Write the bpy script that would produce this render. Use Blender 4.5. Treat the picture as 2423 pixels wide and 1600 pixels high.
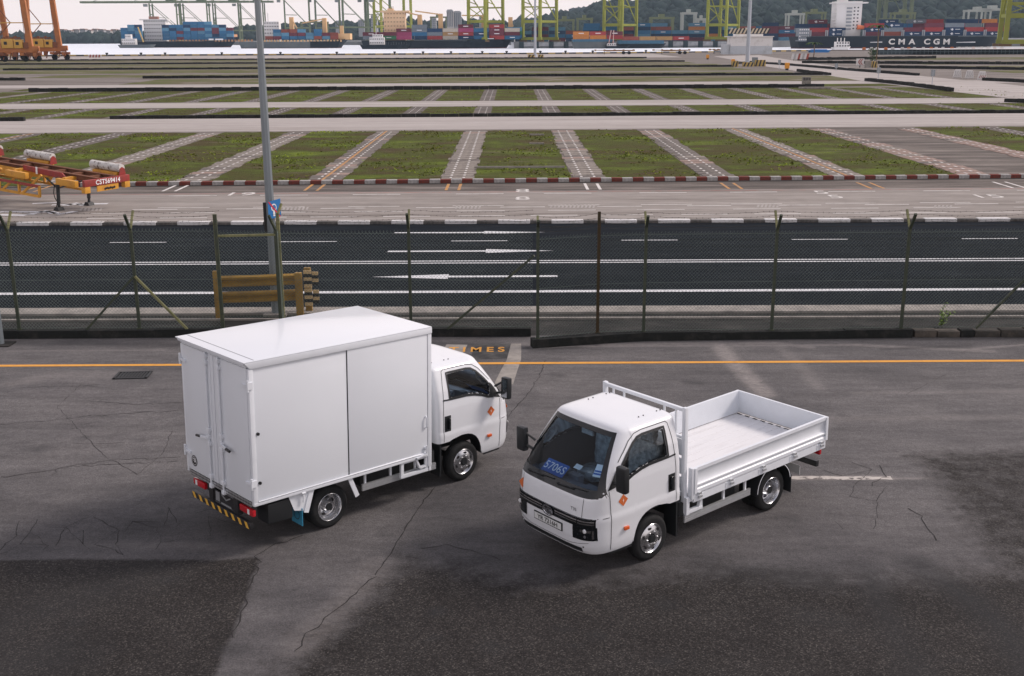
import bpy, bmesh, math, random
import numpy as np
from mathutils import Vector, Matrix
R = math.radians
rnd = random.Random(7)
for o in list(bpy.data.objects):
    bpy.data.objects.remove(o)
S = bpy.context.scene
C = S.collection

# ------------------------------------------------------------------ camera
W, H, K = 2423.0, 1600.0, 2423 / 2375.0
FPX, PITCH, ROLL, CAMH = 2625.5, R(15.169), R(0.221), 6.997
cd = bpy.data.cameras.new('camera')
cam = bpy.data.objects.new('camera', cd)
C.objects.link(cam)
cd.sensor_width = 36.0
cd.lens = 36.0 * FPX / W
cd.clip_start, cd.clip_end = 0.1, 20000
cam.matrix_world = (Matrix.Translation((0, 0, CAMH)) @ Matrix.Rotation(R(90) - PITCH, 4, 'X')
                    @ Matrix.Rotation(-ROLL, 4, 'Z'))
S.camera = cam
S.render.resolution_x, S.render.resolution_y = 1024, 676

# ------------------------------------------------------------------ sky, sun, exposure
SUN_AZ, SUN_EL = 16.0, 40.0          # degrees from +X towards +Y, and above the horizon
w = bpy.data.worlds.new('World')
S.world = w
w.use_nodes = True
nt = w.node_tree
nt.nodes.clear()
sky = nt.nodes.new('ShaderNodeTexSky')
sky.sky_type = 'NISHITA'
sky.sun_disc = False
sky.sun_elevation = R(SUN_EL)
sky.sun_rotation = R(90 - SUN_AZ)
sky.dust_density = 1.5
sky.air_density = 1.0
veil = nt.nodes.new('ShaderNodeRGB')          # the even white cloud layer of the evening sky
veil.outputs[0].default_value = (9.3, 8.1, 7.85, 1)
mixn = nt.nodes.new('ShaderNodeMixRGB')
mixn.inputs[0].default_value = 0.8
bg = nt.nodes.new('ShaderNodeBackground')
bg.inputs[1].default_value = 0.098
out = nt.nodes.new('ShaderNodeOutputWorld')
nt.links.new(sky.outputs[0], mixn.inputs[1])
ct = nt.nodes.new('ShaderNodeTexCoord')
cmap = nt.nodes.new('ShaderNodeMapping')
cmap.inputs['Scale'].default_value = (1.2, 1.2, 6.0)
cn_ = nt.nodes.new('ShaderNodeTexNoise')
cn_.inputs['Scale'].default_value = 1.6
cn_.inputs['Detail'].default_value = 5
cr = nt.nodes.new('ShaderNodeMapRange')
cr.inputs[3].default_value, cr.inputs[4].default_value = 0.93, 1.07
cv = nt.nodes.new('ShaderNodeMixRGB')
cv.blend_type = 'MULTIPLY'
cv.inputs[0].default_value = 1.0
nt.links.new(ct.outputs['Generated'], cmap.inputs[0])
nt.links.new(cmap.outputs[0], cn_.inputs[0])
nt.links.new(cn_.outputs[0], cr.inputs[0])
nt.links.new(veil.outputs[0], cv.inputs[1])
nt.links.new(cr.outputs[0], cv.inputs[2])
nt.links.new(cv.outputs[0], mixn.inputs[2])
sx_ = nt.nodes.new('ShaderNodeSeparateXYZ')      # veil graded down to a bluer zenith, shaped to deepen and cool shadows
hz_ = nt.nodes.new('ShaderNodeMapRange')
hz_.interpolation_type = 'SMOOTHSTEP'
hz_.inputs[1].default_value, hz_.inputs[2].default_value = 0.0, 0.95
hz_.inputs[3].default_value, hz_.inputs[4].default_value = 0.93, 0.30
nt.links.new(ct.outputs['Generated'], sx_.inputs[0])
nt.links.new(sx_.outputs[2], hz_.inputs[0])
nt.links.new(hz_.outputs[0], mixn.inputs[0])
nt.links.new(mixn.outputs[0], bg.inputs[0])
nt.links.new(bg.outputs[0], out.inputs[0])
sl = bpy.data.lights.new('sun', 'SUN')
sl.energy = 2.1
sl.angle = R(13)
sl.color = (1.0, 0.88, 0.81)
sun = bpy.data.objects.new('sun', sl)
C.objects.link(sun)
a, e = R(SUN_AZ), R(SUN_EL)
sd = Vector((math.cos(a) * math.cos(e), math.sin(a) * math.cos(e), math.sin(e)))
sun.rotation_euler = sd.to_track_quat('Z', 'Y').to_euler()
sun.location = sd * 60
S.view_settings.view_transform = 'Standard'
S.view_settings.look = 'None'
S.view_settings.exposure = 0.45
S.view_settings.gamma = 1.0
S.view_settings.use_curve_mapping = False
S.render.engine = 'CYCLES'
S.cycles.max_bounces = 6
S.cycles.volume_bounces = 0
S.cycles.transparent_max_bounces = 10

# ------------------------------------------------------------------ where a sight line meets the ground
def ray(xd, yd):
    X = (xd * K - W / 2) / FPX
    U = (H / 2 - yd * K) / FPX
    x0 = X * math.cos(ROLL) + U * math.sin(ROLL)
    u0 = -X * math.sin(ROLL) + U * math.cos(ROLL)
    c, s = math.cos(PITCH), math.sin(PITCH)
    return x0, c + u0 * s, -s + u0 * c
def G(xd, yd, z=0.0):
    d = ray(xd, yd)
    t = (z - CAMH) / d[2]
    return d[0] * t, d[1] * t
def AT(xd, yd, Y):
    d = ray(xd, yd)
    t = Y / d[1]
    return d[0] * t, CAMH + d[2] * t
def AX(xd, Y, yd=100):
    return AT(xd, yd, Y)[0]
def AZ(yd, Y, xd=1187):
    return AT(xd, yd, Y)[1]

# ------------------------------------------------------------------ mesh helpers
class MB:
    def __init__(s):
        s.v, s.f, s.m = [], [], []
    def add(s, vs, fs, m=0):
        n = len(s.v)
        s.v += [tuple(p) for p in vs]
        s.f += [tuple(i + n for i in f) for f in fs]
        s.m += [m] * len(fs)
        return s
    def box(s, x0, x1, y0, y1, z0, z1, m=0, rz=0, piv=None):
        vs = [(x, y, z) for z in (z0, z1) for y in (y0, y1) for x in (x0, x1)]
        if rz:
            px, py = piv if piv else ((x0 + x1) / 2, (y0 + y1) / 2)
            c, q = math.cos(rz), math.sin(rz)
            vs = [(px + (x - px) * c - (y - py) * q, py + (x - px) * q + (y - py) * c, z) for x, y, z in vs]
        return s.add(vs, [(0, 2, 3, 1), (4, 5, 7, 6), (0, 1, 5, 4), (2, 6, 7, 3), (0, 4, 6, 2), (1, 3, 7, 5)], m)
    def bar(s, p, q, wd, ht=None, m=0, up=(0, 0, 1)):
        ht = ht or wd
        p, q = Vector(p), Vector(q)
        d = (q - p).normalized()
        u = Vector(up)
        if abs(d.dot(u)) > 0.98:
            u = Vector((0, 1, 0))
        sx = d.cross(u).normalized()
        su = sx.cross(d).normalized()
        vs = []
        for c in (p, q):
            for a_, b_ in ((-1, -1), (1, -1), (1, 1), (-1, 1)):
                vs.append(c + sx * a_ * wd / 2 + su * b_ * ht / 2)
        return s.add(vs, [(3, 2, 1, 0), (4, 5, 6, 7), (0, 1, 5, 4), (1, 2, 6, 5), (2, 3, 7, 6), (3, 0, 4, 7)], m)
    def tube(s, p, q, r0, r1=None, n=10, m=0, caps=True):
        r1 = r0 if r1 is None else r1
        p, q = Vector(p), Vector(q)
        d = (q - p).normalized()
        u = Vector((0, 0, 1)) if abs(d.z) < 0.95 else Vector((1, 0, 0))
        sx = d.cross(u).normalized()
        su = sx.cross(d).normalized()
        vs = []
        for c, r in ((p, r0), (q, r1)):
            for i in range(n):
                t = 2 * math.pi * i / n
                vs.append(c + sx * math.cos(t) * r + su * math.sin(t) * r)
        fs = [(i, (i + 1) % n, n + (i + 1) % n, n + i) for i in range(n)]
        if caps:
            fs += [tuple(range(n - 1, -1, -1)), tuple(range(n, 2 * n))]
        return s.add(vs, fs, m)
    def path(s, pts, r, n=6, m=0):
        for a_, b_ in zip(pts[:-1], pts[1:]):
            s.tube(a_, b_, r, n=n, m=m)
        return s
    def lathe(s, prof, c, axis='y', n=28, m=0, flip=1):
        # prof: list of (offset along axis, radius)
        vs = []
        for o_, r in prof:
            for i in range(n):
                t = 2 * math.pi * i / n
                a_, b_ = math.cos(t) * r, math.sin(t) * r
                if axis == 'y':
                    vs.append((c[0] + a_, c[1] + o_ * flip, c[2] + b_))
                elif axis == 'z':
                    vs.append((c[0] + a_, c[1] + b_, c[2] + o_))
                else:
                    vs.append((c[0] + o_ * flip, c[1] + a_, c[2] + b_))
        fs = []
        for j in range(len(prof) - 1):
            for i in range(n):
                k = (i + 1) % n
                fs.append((j * n + i, j * n + k, (j + 1) * n + k, (j + 1) * n + i))
        return s.add(vs, fs, m)
    def grid(s, rows, m=0, close=False):
        nr, nc = len(rows), len(rows[0])
        vs = [p for r_ in rows for p in r_]
        fs = []
        for j in range(nr - 1):
            for i in range(nc - (0 if close else 1)):
                k = (i + 1) % nc
                fs.append((j * nc + i, j * nc + k, (j + 1) * nc + k, (j + 1) * nc + i))
        return s.add(vs, fs, m)
    def prism(s, pts, axis, a_, b_, m=0):
        # outline pts (2-D) extruded from a_ to b_ along axis
        def P(u, v, t):
            return {'x': (t, u, v), 'y': (u, t, v), 'z': (u, v, t)}[axis]
        n = len(pts)
        vs = [P(u, v, a_) for u, v in pts] + [P(u, v, b_) for u, v in pts]
        fs = [tuple(range(n - 1, -1, -1)), tuple(range(n, 2 * n))]
        fs += [(i, (i + 1) % n, n + (i + 1) % n, n + i) for i in range(n)]
        return s.add(vs, fs, m)
    def ribbon(s, pts, wd, z, m=0):
        # flat strip of varying width along ground points
        n = len(pts)
        vs = []
        for i, p in enumerate(pts):
            a_ = pts[max(0, i - 1)]
            b_ = pts[min(n - 1, i + 1)]
            dx, dy = b_[0] - a_[0], b_[1] - a_[1]
            l = math.hypot(dx, dy) or 1
            q = wd[i] if isinstance(wd, (list, tuple)) else wd
            nx, ny = -dy / l * q / 2, dx / l * q / 2
            vs += [(p[0] + nx, p[1] + ny, z), (p[0] - nx, p[1] - ny, z)]
        return s.add(vs, [(2 * i, 2 * i + 1, 2 * i + 3, 2 * i + 2) for i in range(n - 1)], m)
    def mesh(s, name, mats, xf=None, smooth=None, bevel=0, fixn=True):
        me = bpy.data.meshes.new(name)
        vs = s.v if xf is None else [xf(p) for p in s.v]
        me.from_pydata(vs, [], s.f)
        if not isinstance(mats, (list, tuple)):
            mats = [mats]
        for m_ in mats:
            me.materials.append(m_)
        if len(mats) > 1:
            me.polygons.foreach_set('material_index', s.m)
        if bevel or fixn:
            bm = bmesh.new()
            bm.from_mesh(me)
            if bevel:
                bmesh.ops.remove_doubles(bm, verts=bm.verts, dist=1e-5)
                ed = [x for x in bm.edges if len(x.link_faces) == 2 and x.calc_face_angle(0) > 0.5]
                bmesh.ops.bevel(bm, geom=ed, offset=bevel, segments=2, affect='EDGES', profile=0.6, clamp_overlap=True)
            bmesh.ops.recalc_face_normals(bm, faces=bm.faces)
            bm.to_mesh(me)
            bm.free()
        if smooth or bevel:
            me.polygons.foreach_set('use_smooth', [True] * len(me.polygons))
            me.set_sharp_from_angle(angle=R(smooth or 40))
        me.update()
        return me
    def split(s):
        """the loose pieces of this builder that do not touch one another"""
        n = len(s.v)
        pa = list(range(n))
        def fd(i):
            while pa[i] != i:
                pa[i] = pa[pa[i]]
                i = pa[i]
            return i
        for f in s.f:
            r0 = fd(f[0])
            for i in f[1:]:
                pa[fd(i)] = r0
        isl = {}
        for k_, f in enumerate(s.f):
            isl.setdefault(fd(f[0]), []).append(k_)
        ks = list(isl)
        if len(ks) < 2 or len(ks) > 240:
            return [s]
        bb = []
        for r_ in ks:
            p = np.array([s.v[i] for k_ in isl[r_] for i in s.f[k_]])
            bb.append((p.min(0), p.max(0)))
        g_ = list(range(len(ks)))
        def fg(i):
            while g_[i] != i:
                i = g_[i]
            return i
        for i in range(len(ks)):
            for j in range(i):
                if (np.maximum(bb[i][0] - bb[j][1], bb[j][0] - bb[i][1]) <= 0.004).all():
                    g_[fg(i)] = fg(j)
        grp = {}
        for i, r_ in enumerate(ks):
            grp.setdefault(fg(i), []).extend(isl[r_])
        if len(grp) < 2 or len(grp) > 70:
            return [s]
        out_ = []
        for fl_ in grp.values():
            q, mp = MB(), {}
            for k_ in fl_:
                for i in s.f[k_]:
                    if i not in mp:
                        mp[i] = len(q.v)
                        q.v.append(s.v[i])
                q.f.append(tuple(mp[i] for i in s.f[k_]))
                q.m.append(s.m[k_])
            out_.append(q)
        return out_
    def build(s, name, mats, parent=None, xf=None, smooth=None, bevel=0, fixn=True, whole=False, **tg):
        ps = s.split() if parent is not None and not whole else [s]
        o = None
        for q in ps:
            x = link(name, q.mesh(name, mats, xf, smooth, bevel, fixn), parent, **tg)
            o = o or x
        return o

def link(name, data, parent=None, loc=None, rz=None, **tg):
    o = bpy.data.objects.new(name, data)
    C.objects.link(o)
    if parent:
        o.parent = parent
    if loc is not None:
        o.location = loc
    if rz is not None:
        o.rotation_euler = (0, 0, rz)
    return tag(o, **tg)
def tag(o, label=None, cat=None, group=None, kind=None):
    if label:
        o['label'] = label
    if cat:
        o['category'] = cat
    if group:
        o['group'] = group
    if kind:
        o['kind'] = kind
    return o
def empty(name, loc=(0, 0, 0), rz=0, **tg):
    o = link(name, None, None, loc, rz, **tg)
    o.empty_display_size = 0.3
    return o
def copy_tree(o, parent=None):
    c = o.copy()
    C.objects.link(c)
    c.parent = parent
    for ch in list(o.children):
        copy_tree(ch, c)
    return c
def text_mesh(txt, size, spacing=1.0, sx=1.0, bold=0.0):
    cu = bpy.data.curves.new('lettering', 'FONT')
    cu.body = txt
    cu.size = size
    cu.align_x, cu.align_y = 'CENTER', 'CENTER'
    cu.space_character = spacing
    cu.offset = bold
    cu.extrude = 0.0
    o = bpy.data.objects.new('lettering', cu)
    C.objects.link(o)
    dg = bpy.context.evaluated_depsgraph_get()
    me = bpy.data.meshes.new_from_object(o.evaluated_get(dg))
    bpy.data.objects.remove(o)
    for v in me.vertices:
        v.co.x *= sx
    return me
def text_on(txt, size, mat, parent, org, ux, uy, name='lettering', spacing=1.0, sx=1.0, xf=None, bold=0.0):
    """flat lettering in the plane through org spanned by ux (reading direction) and uy (up)"""
    me = text_mesh(txt, size, spacing, sx, bold)
    ux, uy, org = Vector(ux), Vector(uy), Vector(org)
    for v in me.vertices:
        p = org + ux * v.co.x + uy * v.co.y
        v.co = Vector(xf(p)) if xf else p
    me.materials.clear()
    me.materials.append(mat)
    return link(name, me, parent)

# ------------------------------------------------------------------ materials
MATS = {}
def M(name, col, rough=0.5, metal=0.0, var=0.0, vs=4.0, bump=0.0, bs=60.0, coat=0.0, spec=0.5,
      col2=None, streak=(1, 1, 1), thr=(0.45, 0.7)):
    if rough >= 0.68 and spec == 0.5:
        spec = 0.15
    """paint, rubber, concrete ...: base colour, a second colour in worn patches, fine relief"""
    if name in MATS:
        return MATS[name]
    m = bpy.data.materials.new(name)
    m.use_nodes = True
    t = m.node_tree
    b = t.nodes['Principled BSDF']
    b.inputs['Base Color'].default_value = (*col, 1)
    b.inputs['Roughness'].default_value = rough
    b.inputs['Metallic'].default_value = metal
    b.inputs['Specular IOR Level'].default_value = spec
    if coat:
        b.inputs['Coat Weight'].default_value = coat
        b.inputs['Coat Roughness'].default_value = 0.05
    tc = t.nodes.new('ShaderNodeTexCoord')
    mp = t.nodes.new('ShaderNodeMapping')
    mp.inputs['Scale'].default_value = streak
    t.links.new(tc.outputs['Object'], mp.inputs[0])
    if var or col2:
        no = t.nodes.new('ShaderNodeTexNoise')
        no.inputs['Scale'].default_value = vs
        no.inputs['Detail'].default_value = 6
        no.inputs['Roughness'].default_value = 0.65
        t.links.new(mp.outputs[0], no.inputs[0])
        rp = t.nodes.new('ShaderNodeValToRGB')
        rp.color_ramp.elements[0].position = thr[0] if col2 else 0.3
        rp.color_ramp.elements[1].position = thr[1] if col2 else 0.7
        if col2:
            c0, c1 = col, col2
        else:
            c0 = tuple(min(1, x * (1 - var)) for x in col)
            c1 = tuple(min(1, x * (1 + var)) for x in col)
        rp.color_ramp.elements[0].color = (*c0, 1)
        rp.color_ramp.elements[1].color = (*c1, 1)
        t.links.new(no.outputs[0], rp.inputs[0])
        t.links.new(rp.outputs[0], b.inputs['Base Color'])
    if bump:
        n2 = t.nodes.new('ShaderNodeTexNoise')
        n2.inputs['Scale'].default_value = bs
        n2.inputs['Detail'].default_value = 3
        t.links.new(mp.outputs[0], n2.inputs[0])
        bp = t.nodes.new('ShaderNodeBump')
        bp.inputs['Strength'].default_value = bump
        bp.inputs['Distance'].default_value = 0.02
        t.links.new(n2.outputs[0], bp.inputs['Height'])
        t.links.new(bp.outputs[0], b.inputs['Normal'])
    MATS[name] = m
    return m
def glass_mat(name, tint, rough=0.02, alpha=0.25):
    """thin pane: reflects by Fresnel, the rest passes through tinted"""
    m = bpy.data.materials.new(name)
    m.use_nodes = True
    t = m.node_tree
    t.nodes.clear()
    fr = t.nodes.new('ShaderNodeFresnel')
    fr.inputs[0].default_value = 1.32
    tr = t.nodes.new('ShaderNodeBsdfTransparent')
    tr.inputs[0].default_value = (*tint, 1)
    gl = t.nodes.new('ShaderNodeBsdfGlossy')
    gl.inputs['Roughness'].default_value = rough
    mx = t.nodes.new('ShaderNodeMixShader')
    o = t.nodes.new('ShaderNodeOutputMaterial')
    t.links.new(fr.outputs[0], mx.inputs[0])
    t.links.new(tr.outputs[0], mx.inputs[1])
    t.links.new(gl.outputs[0], mx.inputs[2])
    t.links.new(mx.outputs[0], o.inputs[0])
    MATS[name] = m
    return m
white_paint = M('white_paint', (0.68, 0.705, 0.74), 0.28, coat=0.6, var=0.012, vs=2)
white_panel = M('white_panel', (0.66, 0.695, 0.74), 0.30, coat=0.3, var=0.014, vs=1.2, bump=0.05, bs=1.6)
white_steel = M('white_steel', (0.66, 0.695, 0.74), 0.42, var=0.03, vs=6)
bed_floor = M('bed_floor', (0.71, 0.71, 0.725), 0.5, col2=(0.56, 0.55, 0.56), vs=2.4, bump=0.12, bs=9, streak=(.35, 2.0, 1), thr=(.52, .85))
black_plastic = M('black_plastic', (0.014, 0.016, 0.018), 0.42)
black_gloss = M('black_gloss', (0.008, 0.010, 0.012), 0.08)
rubber = M('rubber', (0.018, 0.019, 0.02), 0.75, var=0.3, vs=9)
dark_steel = M('dark_steel', (0.018, 0.02, 0.022), 0.6, var=0.3, vs=8)
chrome = M('chrome', (0.62, 0.63, 0.65), 0.16, 1.0)
rim_steel = M('rim_steel', (0.55, 0.56, 0.58), 0.26, 0.95, var=0.08, vs=12)
alu = M('aluminium', (0.58, 0.6, 0.62), 0.38, 0.75, var=0.08, vs=10)
glass = glass_mat('window_glass', (0.80, 0.86, 0.88))
ws_glass = glass_mat('windscreen_glass', (0.66, 0.82, 0.95))
liner = M('cab_liner', (0.045, 0.05, 0.058), 0.8)
dash_mat = M('dash_plastic', (0.10, 0.115, 0.145), 0.6, var=0.2, vs=9)
seat_mat = M('plastic_seat_cover', (0.34, 0.37, 0.40), 0.22, var=0.55, vs=11, bump=1.0, bs=14)
orange_sticker = M('orange_sticker', (0.55, 0.13, 0.03), 0.5)
orange_lens = M('orange_lens', (0.6, 0.10, 0.02), 0.15, coat=0.5)
red_lens = M('red_lens', (0.42, 0.012, 0.02), 0.15, coat=0.5)
clear_lens = M('clear_lens', (0.7, 0.72, 0.74), 0.12, coat=0.6)
plate_white = M('plate_white', (0.62, 0.64, 0.64), 0.4)
ink_black = M('black_ink', (0.012, 0.012, 0.014), 0.5)
ink_white = M('white_ink', (0.75, 0.76, 0.78), 0.5)
label_blue = M('blue_label', (0.02, 0.10, 0.38), 0.5)
seam_mat = M('shut_line', (0.03, 0.032, 0.035), 0.8)
gap_mat = M('panel_gap', (0.22, 0.23, 0.25), 0.7)  # plain grey of the roof seam

# ================================================================== SETTING: ground, yard, roads, grass, water
def ntree(name):
    m = bpy.data.materials.new(name)
    m.use_nodes = True
    MATS[name] = m
    t = m.node_tree
    t.nodes['Principled BSDF'].inputs['Specular IOR Level'].default_value = 0.12
    return m, t, t.nodes['Principled BSDF']
def N(t, typ, **kw):
    n = t.nodes.new('ShaderNode' + typ)
    for k_, v_ in kw.items():
        if k_ in ('Scale', 'Detail', 'Roughness', 'Distortion', 'Strength', 'Distance', 'Randomness'):
            n.inputs[k_].default_value = v_
        else:
            setattr(n, k_, v_)
    return n
def noise(t, src, scale, detail=4, rough=0.6, dist=0.0):
    n = N(t, 'TexNoise', Scale=scale, Detail=detail, Roughness=rough, Distortion=dist)
    t.links.new(src, n.inputs[0])
    return n.outputs[0]
def ramp(t, src, stops):
    r_ = t.nodes.new('ShaderNodeValToRGB')
    el = r_.color_ramp.elements
    while len(el) < len(stops):
        el.new(0.5)
    for x, (p_, c_) in zip(el, stops):
        x.position = p_
        x.color = (*c_, 1) if len(c_) == 3 else c_
    t.links.new(src, r_.inputs[0])
    return r_.outputs[0]
def mix(t, fac, a_, b_, mode='MIX'):
    n = t.nodes.new('ShaderNodeMixRGB')
    n.blend_type = mode
    for i, s_ in enumerate((fac, a_, b_)):
        if isinstance(s_, (int, float)):
            n.inputs[i].default_value = s_ if i == 0 else (s_, s_, s_, 1)
        elif isinstance(s_, tuple):
            n.inputs[i].default_value = (*s_, 1)
        else:
            t.links.new(s_, n.inputs[i])
    return n.outputs[0]
def gray(v):
    return (v, v, v)
def attr(t, name):
    n = t.nodes.new('ShaderNodeAttribute')
    n.attribute_name = name
    return n.outputs['Fac']
def objco(t, scale=(1, 1, 1)):
    tc = t.nodes.new('ShaderNodeTexCoord')
    mp = t.nodes.new('ShaderNodeMapping')
    mp.inputs['Scale'].default_value = scale
    t.links.new(tc.outputs['Object'], mp.inputs[0])
    return mp.outputs[0]
def setbump(t, b, src, strength, dist=0.01):
    n = N(t, 'Bump', Strength=strength, Distance=dist)
    t.links.new(src, n.inputs['Height'])
    t.links.new(n.outputs[0], b.inputs['Normal'])

# ---- worn yard asphalt: fine grey binder, coarse open patches, pale scuffs, dark oil with painted truck shade
yard_mat, t, b = ntree('yard_asphalt')
co = objco(t)
big = noise(t, co, 0.35, 5, 0.6)
mid = noise(t, objco(t, (0.6, 2.2, 1)), 1.1, 6, 0.7)
fine = ramp(t, mid, [(0.25, (0.082, 0.079, 0.080)), (0.5, (0.116, 0.112, 0.113)), (0.78, (0.156, 0.150, 0.150))])
fine = mix(t, 0.55, fine, ramp(t, big, [(0.3, (0.55, 0.55, 0.58)), (0.7, (1.25, 1.22, 1.2))]), 'MULTIPLY')
grit = noise(t, co, 42, 3, 0.75)
fine = mix(t, 0.75, fine, ramp(t, grit, [(0.34, gray(0.62)), (0.5, gray(1.0)), (0.66, gray(1.42))]), 'MULTIPLY')
fine = mix(t, 0.8, fine, ramp(t, noise(t, co, 9, 4, 0.7), [(0.3, gray(0.8)), (0.7, gray(1.2))]), 'MULTIPLY')
vor = N(t, 'TexVoronoi', Scale=62.0)
t.links.new(co, vor.inputs['Vector'])
sep = t.nodes.new('ShaderNodeSeparateColor')
t.links.new(vor.outputs['Color'], sep.inputs[0])
stone = ramp(t, sep.outputs[0], [(0.0, (0.016, 0.015, 0.015)), (0.55, (0.027, 0.025, 0.0245)), (0.86, (0.042, 0.039, 0.037)), (0.98, (0.078, 0.072, 0.067))])
coarse = mix(t, 0.8, stone, ramp(t, noise(t, co, 0.9, 4), [(0.3, gray(0.72)), (0.7, gray(1.28))]), 'MULTIPLY')
ca = attr(t, 'coarse')
edge = N(t, 'Math', operation='ADD')
t.links.new(ca, edge.inputs[0])
nj = N(t, 'MapRange')
nj.inputs[3].default_value, nj.inputs[4].default_value = -0.55, 0.55
t.links.new(noise(t, co, 3.2, 8, 0.78), nj.inputs[0])
t.links.new(nj.outputs[0], edge.inputs[1])
cm = ramp(t, edge.outputs[0], [(0.3, gray(0)), (0.7, gray(1))])
fine = mix(t, attr(t, 'near_tone'), fine, (0.62, 0.62, 0.635), 'MULTIPLY')
col = mix(t, cm, fine, coarse)
la = attr(t, 'pale')
lm = mix(t, 1.0, la, ramp(t, noise(t, objco(t, (1, 1.6, 1)), 6, 6, 0.75), [(0.3, gray(0.15)), (0.62, gray(1))]), 'MULTIPLY')
col = mix(t, lm, col, (0.30, 0.275, 0.262))
oil_shade = attr(t, 'oil_shade')
om = mix(t, 1.0, oil_shade, ramp(t, noise(t, co, 1.6, 5, 0.65), [(0.2, gray(0.45)), (0.65, gray(1))]), 'MULTIPLY')
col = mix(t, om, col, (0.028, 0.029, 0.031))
t.links.new(col, b.inputs['Base Color'])
b.inputs['Roughness'].default_value = 0.82
setbump(t, b, grit, 0.55, 0.012)

GROUNDSPEC = 0.12
def seg_dist(X, Y, pts):
    d = np.full(X.shape, 1e9)
    for (ax, ay), (bx, by) in zip(pts[:-1], pts[1:]):
        dx, dy = bx - ax, by - ay
        tt = np.clip(((X - ax) * dx + (Y - ay) * dy) / (dx * dx + dy * dy + 1e-9), 0, 1)
        d = np.minimum(d, np.hypot(X - ax - tt * dx, Y - ay - tt * dy))
    return d
def inside(X, Y, poly):
    r_ = np.zeros(X.shape, bool)
    n = len(poly)
    for i in range(n):
        (x1, y1), (x2, y2) = poly[i], poly[(i + 1) % n]
        c_ = (y1 > Y) != (y2 > Y)
        r_ ^= c_ & (X < (x2 - x1) * (Y - y1) / (y2 - y1 + 1e-12) + x1)
    return r_
def soft_poly(X, Y, poly, s_):
    d = seg_dist(X, Y, poly + poly[:1])
    sd_ = np.where(inside(X, Y, poly), d, -d)
    return np.clip(0.5 + sd_ / (2 * s_), 0, 1)
def gl(*pts):
    return [G(x, y) for x, y in pts]

xs = np.concatenate([np.linspace(-60, -17, 20, endpoint=False), np.arange(-17, 17, 0.09), np.linspace(17, 60, 20)])
ys = np.concatenate([np.linspace(-60, 9, 16, endpoint=False), np.arange(9, 26.05, 0.09)])
XX, YY = np.meshgrid(xs, ys)
nx, ny = len(xs), len(ys)
co_ = np.stack([XX.ravel(), YY.ravel(), np.full(XX.size, 0.004)], 1)
ii = (np.arange(ny - 1)[:, None] * nx + np.arange(nx - 1)[None, :]).ravel()
fa = np.stack([ii, ii + 1, ii + nx + 1, ii + nx], 1)
def np_mesh(name, co, fa):
    me = bpy.data.meshes.new(name)
    me.vertices.add(len(co))
    me.vertices.foreach_set('co', np.ascontiguousarray(co, dtype=np.float32).ravel())
    k_ = fa.shape[1]
    me.loops.add(fa.size)
    me.loops.foreach_set('vertex_index', np.ascontiguousarray(fa, dtype=np.int32).ravel())
    me.polygons.add(len(fa))
    me.polygons.foreach_set('loop_start', np.arange(0, fa.size, k_, dtype=np.int32))
    me.update(calc_edges=True)
    me.validate()
    return me
ym = np_mesh('yard', co_, fa)
XF, YF = XX.ravel(), YY.ravel()
coarse = np.maximum.reduce([
    soft_poly(XF, YF, gl((-900, 1302), (0, 1300), (200, 1298), (420, 1300), (520, 1300), (602, 1292), (585, 1340), (560, 1420), (535, 1480), (512, 1530), (490, 1600), (440, 1800), (-900, 1800)), 0.10),
    soft_poly(XF, YF, gl((690, 1510), (720, 1475), (830, 1378), (890, 1325), (940, 1300), (1060, 1302), (1200, 1340), (1500, 1330), (1700, 1310), (1850, 1330), (2000, 1340), (2200, 1330), (2500, 1300), (2900, 1300), (2900, 1900), (300, 1900), (560, 1640)), 0.8) * .88,
    0.62 * soft_poly(XF, YF, gl((2075, 1052), (2200, 1040), (2375, 1036), (2900, 1030), (2900, 1420), (2420, 1400), (2290, 1320), (2215, 1220), (2170, 1150), (2110, 1085)), 0.5)])
pale = np.zeros(XF.size)
def pstreak(pts, wd, amt):
    global pale
    d = seg_dist(XF, YF, gl(*pts))
    pale = np.maximum(pale, amt * np.clip(1.4 - d / wd, 0, 1))
pstreak([(1832, 1110), (1950, 1109), (2066, 1110)], 0.085, 0.85)
pstreak([(2066, 1110), (2160, 1112)], 0.04, 0.5)
pstreak([(1668, 800), (1690, 830), (1730, 870), (1775, 915)], 0.22, 0.75)
pstreak([(1800, 800), (1850, 840), (1900, 900)], 0.16, 0.25)
pstreak([(1215, 805), (1600, 803), (2000, 800), (2230, 812), (2375, 800)], 0.07, 0.6)
pstreak([(1400, 800), (1800, 797), (1880, 806)], 0.12, 0.55)
pstreak([(1960, 800), (2100, 806), (2300, 815)], 0.12, 0.5)
pstreak([(700, 812), (1020, 812)], 0.08, 0.4)
pstreak([(20, 815), (380, 812)], 0.06, 0.35)
pstreak([(1985, 912), (2375, 908)], 0.12, 0.22)
pstreak([(1900, 972), (2375, 968)], 0.16, 0.22)
pstreak([(30, 890), (120, 872), (300, 868)], 0.3, 0.25)
pstreak([(1240, 800), (1190, 800), (1000, 830)], 0.2, 0.3)
pstreak([(-40, 1252), (200, 1262), (600, 1272)], 0.12, 0.18)
pstreak([(880, 1310), (800, 1400), (690, 1500)], 0.25, 0.25)
oil_shade = np.zeros(XF.size)  # oily marks and tyre tracks, plus shade painted beside the trucks
def stain_shade(pts, wd, amt, p_=1.0):
    global oil_shade
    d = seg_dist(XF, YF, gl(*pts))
    oil_shade = np.maximum(oil_shade, amt * np.clip(1.0 - d / wd, 0, 1) ** p_)
stain_shade([(2130, 1310), (2250, 1390), (2330, 1470), (2420, 1600)], 0.42, 0.75)
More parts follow.
